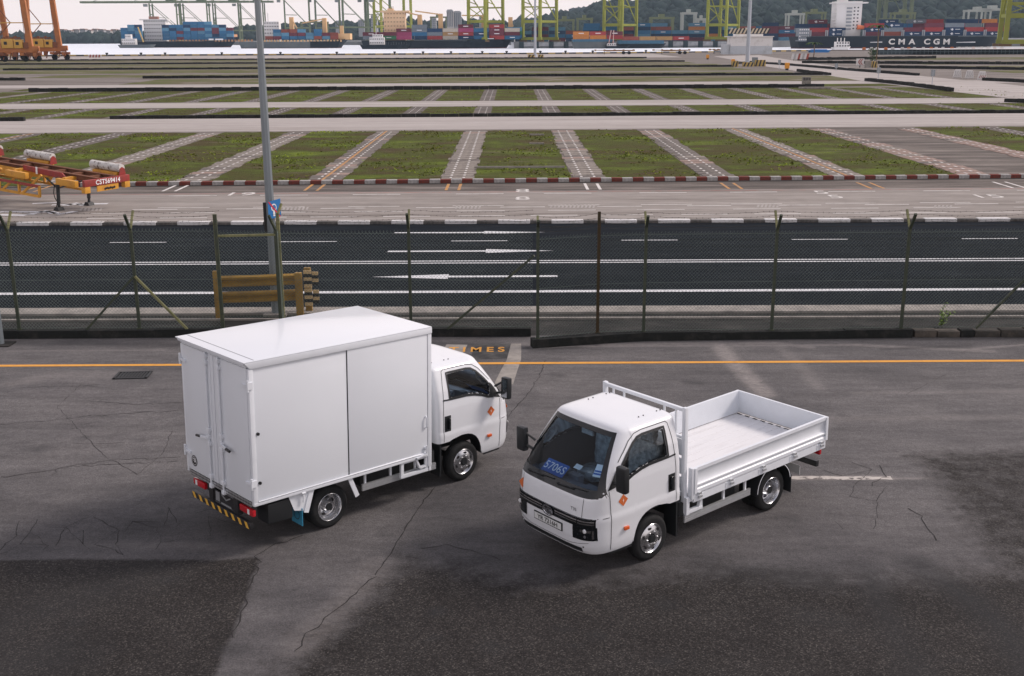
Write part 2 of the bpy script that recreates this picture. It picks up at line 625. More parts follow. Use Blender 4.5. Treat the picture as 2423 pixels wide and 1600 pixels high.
stain_shade([(2010, 1320), (2050, 1420), (2110, 1520), (2160, 1640)], 0.38, 0.6)
stain_shade([(1640, 1320), (1800, 1330), (1900, 1345)], 0.5, 0.45)
stain_shade([(1880, 1430), (1970, 1450)], 0.35, 0.45)
stain_shade([(-40, 1480), (120, 1400), (330, 1330)], 0.9, 0.45)
stain_shade([(-60, 1560), (120, 1520)], 0.9, 0.55)
stain_shade([(300, 1225), (480, 1200), (590, 1240), (660, 1235)], 0.6, 0.55)  # shade painted left of the box truck's rear, here and next line
stain_shade([(20, 1265), (300, 1250)], 0.45, 0.35)
stain_shade([(1110, 1290), (1250, 1310), (1420, 1330)], 0.7, 0.5)  # oily ground with painted shade before the flatbed's bumper
stain_shade([(1180, 800), (1240, 812), (1340, 806)], 0.18, 0.6)
stain_shade([(-30, 795), (400, 800), (900, 795), (1150, 800)], 0.3, 0.6)
stain_shade([(1300, 800), (1500, 788), (1900, 787), (2400, 785)], 0.22, 0.75)
stain_shade([(2050, 810), (2250, 803)], 0.14, 0.7)
stain_shade([(1960, 860), (2120, 870), (2200, 890)], 0.5, 0.28)
stain_shade([(1760, 930), (1900, 945)], 0.35, 0.3)
stain_shade([(1100, 1120), (1000, 1160)], 0.3, 0.2)
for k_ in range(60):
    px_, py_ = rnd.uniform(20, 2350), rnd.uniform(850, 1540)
    stain_shade([(px_, py_), (px_ + rnd.uniform(2, 26), py_ + rnd.uniform(-2, 3))], rnd.uniform(.05, .22), rnd.uniform(.25, .7), .7)
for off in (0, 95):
    stain_shade([(620 + off, 905), (300 + off, 990), (-40 + off, 1040)], .16, .16)
    stain_shade([(1210 + off, 1000), (1240 + off, 900), (1330 + off, 855), (1700 + off, 868), (2400, 880 + off * .2)], .15, .17)
oil_shade = np.maximum(oil_shade, .28 * soft_poly(XF, YF, gl((1000, 1150), (1180, 1130), (1300, 1260), (1200, 1345), (940, 1300), (880, 1325)), .35))  # darker asphalt pour, partly painted shade beside the flatbed
near_tone = .55 * soft_poly(XF, YF, gl((-900, 1130), (300, 1120), (700, 1240), (1000, 1110), (1180, 1060), (1600, 1230), (1900, 1190), (2100, 1230), (2900, 1100), (2900, 1900), (-900, 1900)), .9)  # one broad, soft-edged darker tone over the near asphalt
near_tone *= 1 - .45 * soft_poly(XF, YF, gl((610, 1290), (700, 1242), (1000, 1125), (905, 1285), (830, 1375), (690, 1500), (540, 1480)), .15)
for nm, ar in (('near_tone', near_tone), ('coarse', coarse), ('pale', pale), ('oil_shade', oil_shade)):
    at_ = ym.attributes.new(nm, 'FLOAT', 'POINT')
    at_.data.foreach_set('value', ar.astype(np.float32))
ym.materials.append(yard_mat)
yard = link('yard_pavement', ym, kind='structure')

# ---- the one big sheet below everything up to the quay
conc_mat, t, b = ntree('old_concrete')
co = objco(t)
n1 = noise(t, objco(t, (0.12, 0.7, 1)), 0.35, 7, 0.7)
c_ = ramp(t, n1, [(0.28, (0.08, 0.07, 0.06)), (0.45, (0.15, 0.132, 0.118)), (0.62, (0.235, 0.21, 0.195)), (0.8, (0.30, 0.275, 0.26))])
c_ = mix(t, 0.7, c_, ramp(t, noise(t, co, 2.2, 6, 0.7), [(0.3, gray(0.7)), (0.7, gray(1.2))]), 'MULTIPLY')
c_ = mix(t, 0.6, c_, ramp(t, noise(t, co, 14, 4, 0.7), [(0.3, gray(0.8)), (0.7, gray(1.15))]), 'MULTIPLY')
t.links.new(c_, b.inputs['Base Color'])
b.inputs['Roughness'].default_value = 0.85
gq = [(-1500, 440), (-400, 470), (-175, 488), (10, 495), (105, 528), (150, 556), (330, 610), (1500, 700)]
m_ = MB()
m_.add([(x, y, 0.0) for x, y in [(-1500, -80)] + gq + [(1500, -80)]], [tuple(range(len(gq) + 2))])
ground = m_.build('ground', conc_mat, kind='structure')
m_ = MB()
for (x0, y0), (x1, y1) in zip(gq[:-1], gq[1:]):
    m_.add([(x0, y0, 0), (x1, y1, 0), (x1, y1, -3), (x0, y0, -3)], [(0, 1, 2, 3)])
m_.build('quay_edge', conc_mat, kind='structure')

# ---- verge and road
asph_mat, t, b = ntree('road_asphalt')
co = objco(t, (0.25, 1, 1))
c_ = ramp(t, noise(t, co, 1.3, 6, 0.65), [(0.3, (0.008, 0.011, 0.015)), (0.55, (0.012, 0.0155, 0.020)), (0.75, (0.020, 0.024, 0.029))])
c_ = mix(t, 0.6, c_, ramp(t, noise(t, objco(t), 30, 3, 0.7), [(0.3, gray(0.75)), (0.7, gray(1.3))]), 'MULTIPLY')
wv = noise(t, objco(t, (0.01, 1.6, 1)), 1.0, 3, 0.5)
c_ = mix(t, 0.7, c_, ramp(t, wv, [(0.35, gray(0.72)), (0.65, gray(1.3))]), 'MULTIPLY')
t.links.new(c_, b.inputs['Base Color'])
b.inputs['Roughness'].default_value = 0.92
b.inputs['Specular IOR Level'].default_value = 0.03
verge_mat, t, b = ntree('verge_paving')
co = objco(t, (0.5, 1, 1))
c_ = ramp(t, noise(t, co, 1.6, 7, 0.7), [(0.3, (0.013, 0.0145, 0.0145)), (0.5, (0.026, 0.026, 0.025)), (0.72, (0.058, 0.055, 0.052))])
c_ = mix(t, 0.6, c_, ramp(t, noise(t, objco(t), 26, 3, 0.7), [(0.3, gray(0.75)), (0.7, gray(1.25))]), 'MULTIPLY')
t.links.new(c_, b.inputs['Base Color'])
b.inputs['Roughness'].default_value = 0.85
paleconc = M('pale_concrete', (0.30, 0.28, 0.255), 0.85, col2=(0.17, 0.16, 0.15), vs=3, bump=0.3, bs=30, thr=(0.4, 0.75))
ROADS = 0.0035
def ry(y0, x, s_=ROADS):
    return y0 + s_ * x
def strip(name, x0, x1, ya, yb, z, mat, slope=ROADS, parent=None, kind='structure', seg=1):
    m_ = MB()
    for i in range(seg):
        a_, b_ = x0 + (x1 - x0) * i / seg, x0 + (x1 - x0) * (i + 1) / seg
        m_.add([(a_, ry(ya, a_, slope), z), (b_, ry(ya, b_, slope), z), (b_, ry(yb, b_, slope), z), (a_, ry(yb, a_, slope), z)], [(0, 1, 2, 3)])
    return m_.build(name, mat, parent, kind=None if parent else kind)
strip('verge', -90, 90, 25.4, 28.9, 0.003, verge_mat, 0.0)
road = strip('road', -120, 120, 28.85, 42.85, 0.006, asph_mat)
m_ = MB()
m_.box(-90, 90, 28.15, 28.82, -0.02, 0.07)
m_.build('roadside_kerb', paleconc, kind='structure', bevel=0.02)
m_ = MB()
m_.box(-90, 90, 27.58, 27.68, -0.02, 0.05)
m_.build('path_edging', paleconc, kind='structure')
line_white = M('road_paint_white', (0.60, 0.61, 0.63), 0.7, col2=(0.16, 0.17, 0.18), vs=6, thr=(0.52, 0.78))
line_worn = M('worn_paint_white', (0.62, 0.60, 0.58), 0.8, col2=(0.30, 0.28, 0.26), vs=2.2, thr=(0.5, 0.72))
line_yellow = M('road_paint_yellow', (0.64, 0.31, 0.06), 0.7, col2=(0.40, 0.20, 0.06), vs=5, thr=(0.5, 0.85))
line_orange = M('worn_paint_orange', (0.52, 0.25, 0.07), 0.8, col2=(0.27, 0.20, 0.14), vs=3, thr=(0.4, 0.62))
def paint(name, quads, z, mat, parent):
    m_ = MB()
    for q in quads:
        m_.add([(x, y, z) for x, y in q], [tuple(range(len(q)))])
    return m_.build(name, mat, parent)
def rl(x0, x1, yc, wd, slope=ROADS):
    return [(x0, ry(yc - wd / 2, x0, slope)), (x1, ry(yc - wd / 2, x1, slope)), (x1, ry(yc + wd / 2, x1, slope)), (x0, ry(yc + wd / 2, x0, slope))]
paint('edge_line', [rl(-100, 100, 30.84, 0.28)], 0.011, line_white, road)
paint('centre_line', [rl(-100, 100, 35.00, 0.14)], 0.011, line_white, road)
paint('centre_line', [rl(-100, 100, 35.34, 0.14)], 0.011, line_white, road)
for i in range(-6, 8):
    xc_ = -1.15 + i * 6.06
    paint('lane_dash', [rl(xc_ - 1.0, xc_ + 1.0, 39.0, 0.11)], 0.011, line_white, road)
def arrow(ya, xs0, xh, xtip, wd, hw):
    q = [rl(min(xs0, xh), max(xs0, xh), ya, wd)]
    q.append([(xh, ry(ya - hw, xh)), (xtip, ry(ya, xtip)), (xh, ry(ya + hw, xh))] if xtip > xh else
             [(xh, ry(ya + hw, xh)), (xtip, ry(ya, xtip)), (xh, ry(ya - hw, xh))])
    return q
for args in ((540, 915, 1122, 1265, .24, .3), (583, 900, 1127, 1285, .24, .34), (642, 1293, 1040, 862, .24, .34)):
    gx = lambda xd: G(xd, args[0])[0]
    paint('lane_arrow', arrow(G(1100, args[0])[1], gx(args[1]), gx(args[2]), gx(args[3]), args[4], args[5]), 0.011, line_white, road)

# painted kerb on the far side of the road: white and bare stones in turn
kerb_white = M('kerb_white', (0.62, 0.62, 0.62), 0.75, col2=(0.36, 0.35, 0.33), vs=6, thr=(0.5, 0.75))
kerb_dark = M('kerb_dark', (0.085, 0.083, 0.08), 0.8, col2=(0.17, 0.16, 0.15), vs=6)
kerb = empty('far_kerb', (0, 42.9, 0), kind='structure')
mw = MB().box(-0.62, 0.62, -0.16, 0.16, 0, 0.13).mesh('kerb_stone', kerb_white, bevel=0.02)
mk = MB().box(-0.42, 0.42, -0.14, 0.14, 0, 0.11).mesh('kerb_stone', kerb_dark, bevel=0.02)
for i in range(-12, 13):
    x = -4.05 + i * 2.075
    link('kerb_stone', mw, kerb, (x, ROADS * x, 0))
    link('kerb_stone', mk, kerb, (x + 1.0375, ROADS * (x + 1.04), 0))

# ---- container yard: lane, red and white kerb, grass blocks, concrete runway strips
YS = 0.040
lane_mat, t, b = ntree('yard_lane_concrete')
co = objco(t)
n1 = noise(t, objco(t, (0.07, 1.2, 1)), 0.8, 7, 0.7)
c_ = ramp(t, n1, [(0.28, (0.14, 0.122, 0.108)), (0.45, (0.24, 0.218, 0.20)), (0.7, (0.325, 0.30, 0.28))])
c_ = mix(t, 0.7, c_, ramp(t, noise(t, objco(t, (0.4, 1, 1)), 2.0, 6, 0.7), [(0.3, gray(0.75)), (0.65, gray(1.12))]), 'MULTIPLY')
t.links.new(c_, b.inputs['Base Color'])
b.inputs['Roughness'].default_value = 0.85
pale_mat, t, b = ntree('pale_lane_concrete')
c_ = ramp(t, noise(t, objco(t, (0.05, 0.8, 1)), 0.5, 7, 0.7), [(0.22, (0.17, 0.148, 0.132)), (0.42, (0.33, 0.302, 0.285)), (0.7, (0.44, 0.41, 0.395))])
c_ = mix(t, 0.7, c_, ramp(t, noise(t, objco(t, (0.4, 1, 1)), 1.2, 6, 0.7), [(0.3, gray(0.82)), (0.65, gray(1.08))]), 'MULTIPLY')
t.links.new(c_, b.inputs['Base Color'])
b.inputs['Roughness'].default_value = 0.85
dirty_mat, t, b = ntree('dirty_concrete')
c_ = ramp(t, noise(t, objco(t, (0.15, 1, 1)), 0.9, 7, 0.7), [(0.3, (0.055, 0.05, 0.047)), (0.5, (0.12, 0.105, 0.095)), (0.72, (0.27, 0.24, 0.215))])
c_ = mix(t, 0.6, c_, ramp(t, noise(t, objco(t), 8, 5, 0.7), [(0.3, gray(0.75)), (0.7, gray(1.2))]), 'MULTIPLY')
t.links.new(c_, b.inputs['Base Color'])
b.inputs['Roughness'].default_value = 0.9
lane = strip('yard_lane', -120, 140, 43.05, 52.3, 0.006, lane_mat, 0.02)
strip('gutter_strip', -120, 140, 52.3, 55.2, 0.007, dirty_mat, 0.03)
for yl, n0, ln, sp, wd in ((44.75, -17, 1.9, 3.0, .12), (46.1, -18, 2.0, 3.9, .10), (47.1, -16, 1.9, 3.9, .12), (47.55, -15, 2.2, 4.1, .10), (51.3, -16, 2.2, 4.4, .12)):
    for i in range(14):
        x = n0 + i * sp + rnd.uniform(-.25, .25)
        paint('lane_dash', [rl(x, x + ln, yl, wd, 0.02)], 0.012, line_worn, lane)
paint('red_line', [rl(-60, 80, 51.9, 0.10, 0.02)], 0.012, M('worn_paint_red', (0.33, 0.11, 0.09), 0.8, col2=(0.25, 0.2, 0.19), vs=2, thr=(0.45, 0.6)), lane)
# large white direction marks on the left of the lane
mk_ = MB()
for pl in ([(0, 492), (120, 492), (140, 497), (175, 491)], [(70, 498), (105, 490), (125, 496)], [(0, 499), (60, 500)],
           [(75, 473), (135, 470)], [(150, 478), (175, 472), (195, 477)], [(120, 476), (200, 474), (250, 473)]):
    mk_.ribbon(gl(*pl), 0.34, 0.013)
mk_.build('direction_marks', line_white, lane)
gm = MB()
for bx, by, n_ in ((190, 486, 6), (660, 484, 7), (1060, 481, 7), (1280, 479, 12), (1760, 478, 6), (2170, 480, 5)):
    for i in range(n_):
        gm.ribbon(gl((bx + i * 9, by - 3), (bx + i * 9 - 3, by + 4)), 0.09, 0.013)
gm.build('bar_marks', M('faded_paint', (.36, .34, .32), .85, col2=(.25, .23, .22), vs=2), lane, whole=True)
for tx, xd, yd in (('19', 555, 451), ('8', 1212, 443), ('8', 1212, 461), ('5', 1938, 457), ('5', 1905, 447), ('15', 2290, 456)):
    gx_, gy_ = G(xd, yd)
    text_on(tx, 1.5, line_worn, lane, (gx_, gy_, 0.013), (1, 0.02, 0), (0, 1, 0), 'painted_number')
STRIPX = [-2.78 + 6.72 * i for i in range(-11, 14)]
for i, x in enumerate(STRIPX):
    if -25 < x < 30:
        q = []
        for dx in (-0.32, 0.28):
            q.append([(x + dx - .07, 52.6), (x + dx + .07, 52.6), (x + dx + .07, 54.9), (x + dx - .07, 54.9)])
        paint('strip_guide', q, 0.013, line_orange if i % 3 else line_worn, lane)
kr = M('kerb_red', (0.17, 0.045, 0.035), 0.8, col2=(0.10, 0.05, 0.045), vs=5)
kw = M('kerb_grey_white', (0.38, 0.37, 0.36), 0.8, col2=(0.22, 0.215, 0.21), vs=5)
kb = empty('striped_kerb', (0, 55.6, 0), kind='structure')
m1 = MB().box(-0.262, 0.262, -0.17, 0.17, 0, 0.19).mesh('kerb_block', kr, bevel=0.02)
m2 = MB().box(-0.262, 0.262, -0.17, 0.17, 0, 0.19).mesh('kerb_block', kw, bevel=0.02)
for i in range(100):
    x = -22.0 + i * 0.535
    o = link('kerb_block', m1 if i % 2 else m2, kb, (x, YS * x + rnd.uniform(-.01, .01), rnd.uniform(-.015, .0)))
    o.rotation_euler = (0, rnd.uniform(-.015, .015), YS + rnd.uniform(-.02, .02))
strip('kerb_gutter', -40, 60, 54.95, 55.35, 0.012, M('gutter_dark', (0.03, 0.028, 0.026), 0.9, var=.3), YS)

grass_mat, t, b = ntree('grass_ground')
co = objco(t)
c_ = ramp(t, noise(t, objco(t, (0.5, 1, 1)), 0.35, 6, 0.65), [(0.30, (0.068, 0.044, 0.026)), (0.42, (0.066, 0.056, 0.018)), (0.53, (0.066, 0.08, 0.014)), (0.68, (0.12, 0.165, 0.018))])
c_ = mix(t, 0.8, c_, ramp(t, noise(t, objco(t, (0.6, 1, 1)), 3.5, 6, 0.75), [(0.28, gray(0.45)), (0.52, gray(1.0)), (0.72, gray(1.5))]), 'MULTIPLY')
c_ = mix(t, ramp(t, noise(t, objco(t, (0.35, 1, 1)), 0.6, 6, 0.7, 0.5), [(0.58, gray(0)), (0.68, gray(0.75))]), c_, (0.13, 0.105, 0.07))
t.links.new(c_, b.inputs['Base Color'])
b.inputs['Roughness'].default_value = 0.95
setbump(t, b, noise(t, co, 9, 4, 0.7), 1.0, 0.08)
far_mat, t, b = ntree('far_grass_ground')
c_ = ramp(t, noise(t, objco(t, (0.10, 0.25, 1)), 0.9, 7, 0.72), [(0.34, (0.06, 0.08, 0.018)), (0.47, (0.095, 0.105, 0.03)), (0.54, (0.115, 0.10, 0.06)), (0.62, (0.20, 0.175, 0.14)), (0.74, (0.33, 0.30, 0.27))])
t.links.new(c_, b.inputs['Base Color'])
b.inputs['Roughness'].default_value = 0.95
def band(name, xa, xb, ya, yb, z, mat, slope=YS):
    return strip(name, xa, xb, ya, yb, z, mat, slope, seg=1)
ROWS = [(55.75, 87.6), (104.4, 118.6), (129.6, 157.5)]
SW = 0.86
grass_cells = []
for ri, (ya, yb) in enumerate(ROWS):
    for i in range(len(STRIPX) - 1):
        xa, xb = STRIPX[i] + SW, STRIPX[i + 1] - SW
        if ri == 0 and 24 < xa < 31:
            continue                       # a bare concrete bay on the right
        if ri < 2 and (xa < -58 or xb > 62) or xa > 70:
            continue
        m_ = MB()
        n_ = 14
        lo = [(xa + (xb - xa) * k_ / n_, ya + YS * xa + rnd.uniform(-.05, .1), 0.016) for k_ in range(n_ + 1)]
        hi = [(xa + (xb - xa) * k_ / n_, yb + YS * xa + rnd.uniform(-.3, .1), 0.016) for k_ in range(n_ + 1)]
        m_.grid([lo, hi])
        m_.build('grass_bed', grass_mat, kind='structure')
        grass_cells.append((ri, xa, xb, ya + YS * xa, yb + YS * xa))
# farther rows run together into long bands of thin grass and paving
for ya, yb, xa, xb, mt in ((161, 169.5, -70, 62, grass_mat), (182, 205, -62, 60, far_mat), (214, 230, -90, 56, far_mat), (240, 266, -120, 52, far_mat),
                       (274, 300, -150, 54, far_mat), (306, 322, -160, 50, far_mat), (331, 352, -180, 48, far_mat), (360, 382, -190, 44, far_mat),
                       (182, 205, 100, 260, far_mat), (214, 232, 96, 300, far_mat), (245, 266, 100, 320, far_mat), (280, 310, 104, 330, far_mat), (335, 370, 110, 330, far_mat)):
    strip('thin_grass_band', xa, xb, ya, yb, 0.018, mt, YS)
# runway strips of single slabs
slab_a = M('slab_concrete', (0.29, 0.26, 0.23), 0.9, col2=(0.135, 0.12, 0.107), vs=1.6, bump=.4, bs=14, thr=(0.35, 0.65))
slab_b = M('slab_concrete_dark', (0.10, 0.09, 0.083), 0.9, col2=(0.22, 0.195, 0.175), vs=1.4, bump=.4, bs=14, thr=(0.4, 0.7))
slab_c = M('slab_concrete_pink', (0.31, 0.225, 0.19), 0.9, col2=(0.15, 0.125, 0.115), vs=1.6, bump=.4, bs=14, thr=(0.4, 0.7))
slabs = [MB().box(-0.84, 0.84, -0.5, 0.5, 0, 0.03).mesh('slab', q_, bevel=0.012) for q_ in (slab_a, slab_b, slab_c)]
for ri, (ya, yb) in enumerate(ROWS):
    for i, x in enumerate(STRIPX):
        if x < -62 or x > 66:
            continue
        y0, y1 = ya + YS * x, yb + YS * x
        st = MB().add([(x - .9, y0, .012), (x + .9, y0, .012), (x + .9, y1, .012), (x - .9, y1, .012)], [(0, 1, 2, 3)])
        so = st.build('runway_strip', dirty_mat, kind='structure')
        if ri == 0 and -24 < x < 32:
            n_ = int((y1 - y0) / 1.03)
            tone = (0, 1, 0, 0, 1, 0, 2, 2, 0)[i % 9]
            for k_ in range(n_):
                o = link('slab', slabs[tone if rnd.random() < .6 else rnd.randrange(3)], so, (x + rnd.uniform(-.13, .13), y0 + 0.55 + k_ * 1.03, rnd.uniform(.0, .012)))
                o.rotation_euler = (0, 0, rnd.uniform(-.02, .02))
        q, q2 = [], []
        yy = y0 + 0.3
        while yy < y1 - 1:
            for dx in (-0.33, 0.33):
                q.append([(x + dx - .06, yy), (x + dx + .06, yy), (x + dx + .06, yy + .44), (x + dx - .06, yy + .44)])
            yy += 1.03 if ri == 0 else 1.5
        paint('dashes', q, 0.05 if ri == 0 else 0.022, line_worn, so)
        if i % 4 == 2 and ri == 0:
            paint('orange_line', [[(x - .16, y0 + .2), (x - .02, y0 + .2), (x - .02, y1 - .3), (x - .16, y1 - .3)]], 0.053, line_orange, so)
bay = [x for x in STRIPX if 23 < x < 26][0]
strip('bare_bay', bay + SW, bay + 6.72 - SW, 55.75, 87.6, 0.014, dirty_mat, YS)
# low dark dividing walls
wall_mat = M('dark_wall', (0.022, 0.023, 0.022), 0.9, col2=(0.055, 0.053, 0.05), vs=2.5, bump=.5, bs=6, thr=(0.45, 0.75))
def low_wall(pts, h_, label, wd=0.5):
    m_ = MB()
    step = 1.3
    for (xa, ya), (xb, yb) in zip(pts[:-1], pts[1:]):
        L_ = math.hypot(xb - xa, yb - ya)
        n_ = max(1, int(L_ / step))
        an = math.atan2(yb - ya, xb - xa)
        for k_ in range(n_):
            f_ = (k_ + .5) / n_
            cx, cy = xa + (xb - xa) * f_, ya + (yb - ya) * f_
            hh = h_ * rnd.uniform(.9, 1.08)
            m_.box(cx - L_ / n_ * .485, cx + L_ / n_ * .485, cy - wd / 2, cy + wd / 2, 0, hh, rz=an)
    return m_.build('low_wall', wall_mat, label=label, cat='wall', group='low dark walls dividing the container yard')
ly = lambda y0, x: (x, y0 + YS * x)
low_wall([ly(103.4, -36.2), ly(103.4, 62)], .30, 'low dark wall along the pale lane, nearest the striped kerb')
low_wall([ly(101.5, -70), ly(101.5, -43)], .36, 'short low dark wall at the left edge behind the yellow trailer')
p2 = G(2010, 190)
low_wall([ly(158.2, -66), ly(158.2, p2[0] - 12)], .5, 'long low dark wall, second one behind the striped kerb')
low_wall([G(2008, 188), G(2110, 199), G(2208, 213)], .5, 'low dark wall slanting along the diagonal road on the right')
low_wall([ly(210, -67), ly(210, 58)], .45, 'low dark wall, third one behind the striped kerb')
low_wall([G(1850, 166), G(1925, 175)], .5, 'short low dark wall slanting beside the mast with striped blocks')
low_wall([ly(270, -118), ly(270, 53)], .45, 'low dark wall, fourth one behind the striped kerb')
low_wall([ly(327, -150), ly(327, 50)], .45, 'low dark wall, fifth one behind the striped kerb')
low_wall([ly(386, -190), ly(386, 46)], .45, 'low dark wall nearest the water, beside the two brown trailers')
low_wall([G(1700, 150), G(1740, 146), G(1830, 152), G(1995, 166), G(2130, 176)], .5, 'low dark wall bounding the diagonal road on its far side')
low_wall([G(1860, 147), G(2375, 150)], .7, 'low dark wall behind the white arrow sign board on the right')
low_wall([G(2040, 158), G(2400, 163)], .6, 'low dark wall behind the three white barricades')
low_wall([G(2280, 187), G(2420, 194)], .5, 'short low dark wall at the right edge beside the barricades')
low_wall([G(1850, 140), G(2170, 136)], .8, 'low dark wall in front of the blue boat on the right')
low_wall([G(-60, 187), G(58, 187)], .5, 'short low dark wall at the left edge below the orange cranes')
low_wall([G(2330, 237), G(2420, 240)], .4, 'short low dark wall at the right edge beside the nearest grass')
# the pale road that runs off diagonally on the right
dr = MB()
L_ = gl((1655, 131), (1700, 139), (1760, 152), (1840, 164), (1950, 180), (2010, 190), (2120, 203), (2215, 214), (2420, 236))
Rr = gl((1760, 128), (1815, 137), (1900, 149), (1985, 160), (2080, 169), (2140, 177), (2220, 185), (2290, 191), (2420, 205))
dr.grid([[(x, y, 0.024) for x, y in L_], [(x, y, 0.024) for x, y in Rr]])
dr.build('diagonal_road', pale_mat, kind='structure')
for ya, yb in ((88.4, 102.9), (119.2, 129.0), (170.2, 180.6)):
    strip('pale_lane', -130, 150 if ya < 150 else 90, ya, yb, 0.010, pale_mat, YS)
strip('quay_apron', -190, 60, 395, 480, 0.012, pale_mat, 0.09)

# ---- grass tufts on the beds
rg = np.random.default_rng(3)
P_, Fq, base = [], [], 0
for ri, xa, xb, ya, yb in grass_cells:
    if ri == 2 and abs((xa + xb) / 2) > 62:
        continue
    area = (xb - xa) * (yb - ya)
    n_ = int(area * (7, 4, 2)[ri])
    cx = rg.uniform(xa - .14, xb + .14, n_)
    cy = rg.uniform(ya, yb, n_)
    den = np.sin(cx * .9 + 1.3 * np.sin(cy * .31)) + np.sin(cy * .55 + cx * .23) + .7 * np.sin(cx * 2.1 - cy * 1.3)
    kp = den * 1.3 + rg.normal(0, .8, n_) > 0.5
    cx, cy, den = cx[kp], cy[kp], den[kp]
    n_ = len(cx)
    hh = np.clip(rg.uniform(.025, .07, n_) * (1 + .5 * np.clip(den, 0, 2)), .03, .22)
    for k_ in range(3):
        an = rg.uniform(0, 2 * np.pi, n_)
        wd_ = rg.uniform(.03, .075, n_)
        lx, ly_ = np.cos(an), np.sin(an)
        tx, ty = rg.normal(0, .08, n_), rg.normal(0, .08, n_)
        v = np.stack([np.stack([cx - lx * wd_, cy - ly_ * wd_, np.full(n_, .014)], 1),
                      np.stack([cx + lx * wd_, cy + ly_ * wd_, np.full(n_, .014)], 1),
                      np.stack([cx + tx, cy + ty, hh], 1)], 1).reshape(-1, 3)
        P_.append(v)
        Fq.append(np.arange(base, base + 3 * n_).reshape(-1, 3))
        base += 3 * n_
blade_mat, t, b = ntree('grass_blades')
c_ = ramp(t, noise(t, objco(t, (0.6, 1, 1)), 0.4, 5, 0.65), [(0.3, (0.14, 0.10, 0.04)), (0.47, (0.12, 0.14, 0.026)), (0.66, (0.27, 0.36, 0.03))])
c_ = mix(t, 0.8, c_, ramp(t, noise(t, objco(t), 6, 3, 0.7), [(0.3, gray(0.6)), (0.7, gray(1.35))]), 'MULTIPLY')
t.links.new(c_, b.inputs['Base Color'])
b.inputs['Roughness'].default_value = 0.8
gm_ = np_mesh('grass', np.concatenate(P_), np.concatenate(Fq))
gm_.materials.append(blade_mat)
link('grass', gm_, label='short rough green grass growing between the concrete strips', cat='grass', kind='stuff')

# ---- sea
sea_mat, t, b = ntree('sea_water')
b.inputs['Base Color'].default_value = (0.74, 0.79, 0.86, 1)
b.inputs['Specular IOR Level'].default_value = 0.5
b.inputs['Roughness'].default_value = 0.42
b.inputs['IOR'].default_value = 1.33
setbump(t, b, noise(t, objco(t, (0.25, 1, 1)), 0.35, 5, 0.6), 0.2, 0.3)
MB().add([(-9000, 380, -.8), (9000, 380, -.8), (9000, 14000, -.8), (-9000, 14000, -.8)], [(0, 1, 2, 3)]).build('sea', sea_mat, kind='structure')

# ---- cracks and paint on the near yard
crack_mat = M('crack_fill', (0.028, 0.026, 0.026), 0.9)
def jig(pts, step=0.12, amp=0.035):
    out_ = []
    for (x0, y0), (x1, y1) in zip(pts[:-1], pts[1:]):
        n_ = max(1, int(math.hypot(x1 - x0, y1 - y0) / step))
        for k_ in range(n_):
            f_ = k_ / n_
            out_.append((x0 + (x1 - x0) * f_ + rnd.gauss(0, amp), y0 + (y1 - y0) * f_ + rnd.gauss(0, amp)))
    return out_ + [pts[-1]]
ck = MB()
def crack(w_, *pts, amp=0.03):
    q = jig(gl(*pts), amp=amp)
    ck.ribbon(q, [w_ * rnd.uniform(.35, 1.25) for _ in q], 0.008)
crack(.019, (1010, 1130), (985, 1160), (940, 1225), (905, 1285), (870, 1335), amp=.008)
crack(.016, (870, 1335), (830, 1378), (770, 1420), (715, 1470), (682, 1512))
crack(.016, (1262, 838), (1255, 865), (1235, 900), (1180, 965), (1150, 1005), amp=.015)
crack(.017, (700, 1242), (640, 1265), (602, 1290), (592, 1330), (560, 1420), (540, 1480))
crack(.014, (0, 985), (120, 975), (290, 960), (380, 955), (430, 950))
crack(.014, (0, 1108), (60, 1100), (160, 1085), (250, 1068), (330, 1065), (420, 1060))
crack(.011, (120, 1105), (140, 1085), (300, 1076), (410, 1070))
crack(.013, (60, 900), (200, 895), (260, 890))
crack(.012, (200, 930), (310, 940), (420, 935))
crack(.012, (170, 1030), (230, 1030), (290, 1028))
def web(poly, sx, sy, w_, keep):
    """a net of fine cracks: the edges of a jittered grid, some left out"""
    x0, x1 = min(p[0] for p in poly), max(p[0] for p in poly)
    y0, y1 = min(p[1] for p in poly), max(p[1] for p in poly)
    nx_, ny_ = int((x1 - x0) / sx), int((y1 - y0) / sy)
    P = {}
    for i in range(nx_ + 1):
        for j in range(ny_ + 1):
            P[i, j] = (x0 + (i + (j % 2) * .5 + rnd.uniform(-.42, .42)) * sx, y0 + (j + rnd.uniform(-.42, .42)) * sy)
    def ok(p):
        return bool(inside(np.array([p[0]]), np.array([p[1]]), poly)[0])
    for (i, j), p in P.items():
        for d_ in ((1, 0), (0, 1), (1 if j % 2 else -1, 1)):
            q = P.get((i + d_[0], j + d_[1]))
            if q and rnd.random() < keep and ok(p) and ok(q):
                crack(w_ * rnd.uniform(.5, 1.15), p, q, amp=.012)
web([(-20, 1215), (200, 1190), (330, 1180), (440, 1205), (420, 1285), (200, 1292), (-20, 1290)], 46, 26, .010, .36)
web([(300, 1165), (480, 1150), (590, 1180), (560, 1250), (380, 1240)], 60, 30, .010, .25)
web([(1890, 1080), (2010, 1070), (2060, 1120), (2050, 1230), (1960, 1240), (1880, 1160)], 55, 32, .010, .36)
crack(.020, (2105, 1180), (2140, 1200), (2150, 1225), (2172, 1255))
crack(.016, (2030, 1130), (2050, 1100), (2040, 1080))
crack(.012, (2080, 1400), (2090, 1385), (2110, 1380))
web([(60, 880), (420, 880), (420, 1120), (60, 1120)], 120, 60, .009, .16)
web([(1950, 850), (2350, 850), (2350, 1000), (1950, 1000)], 120, 50, .009, .16)
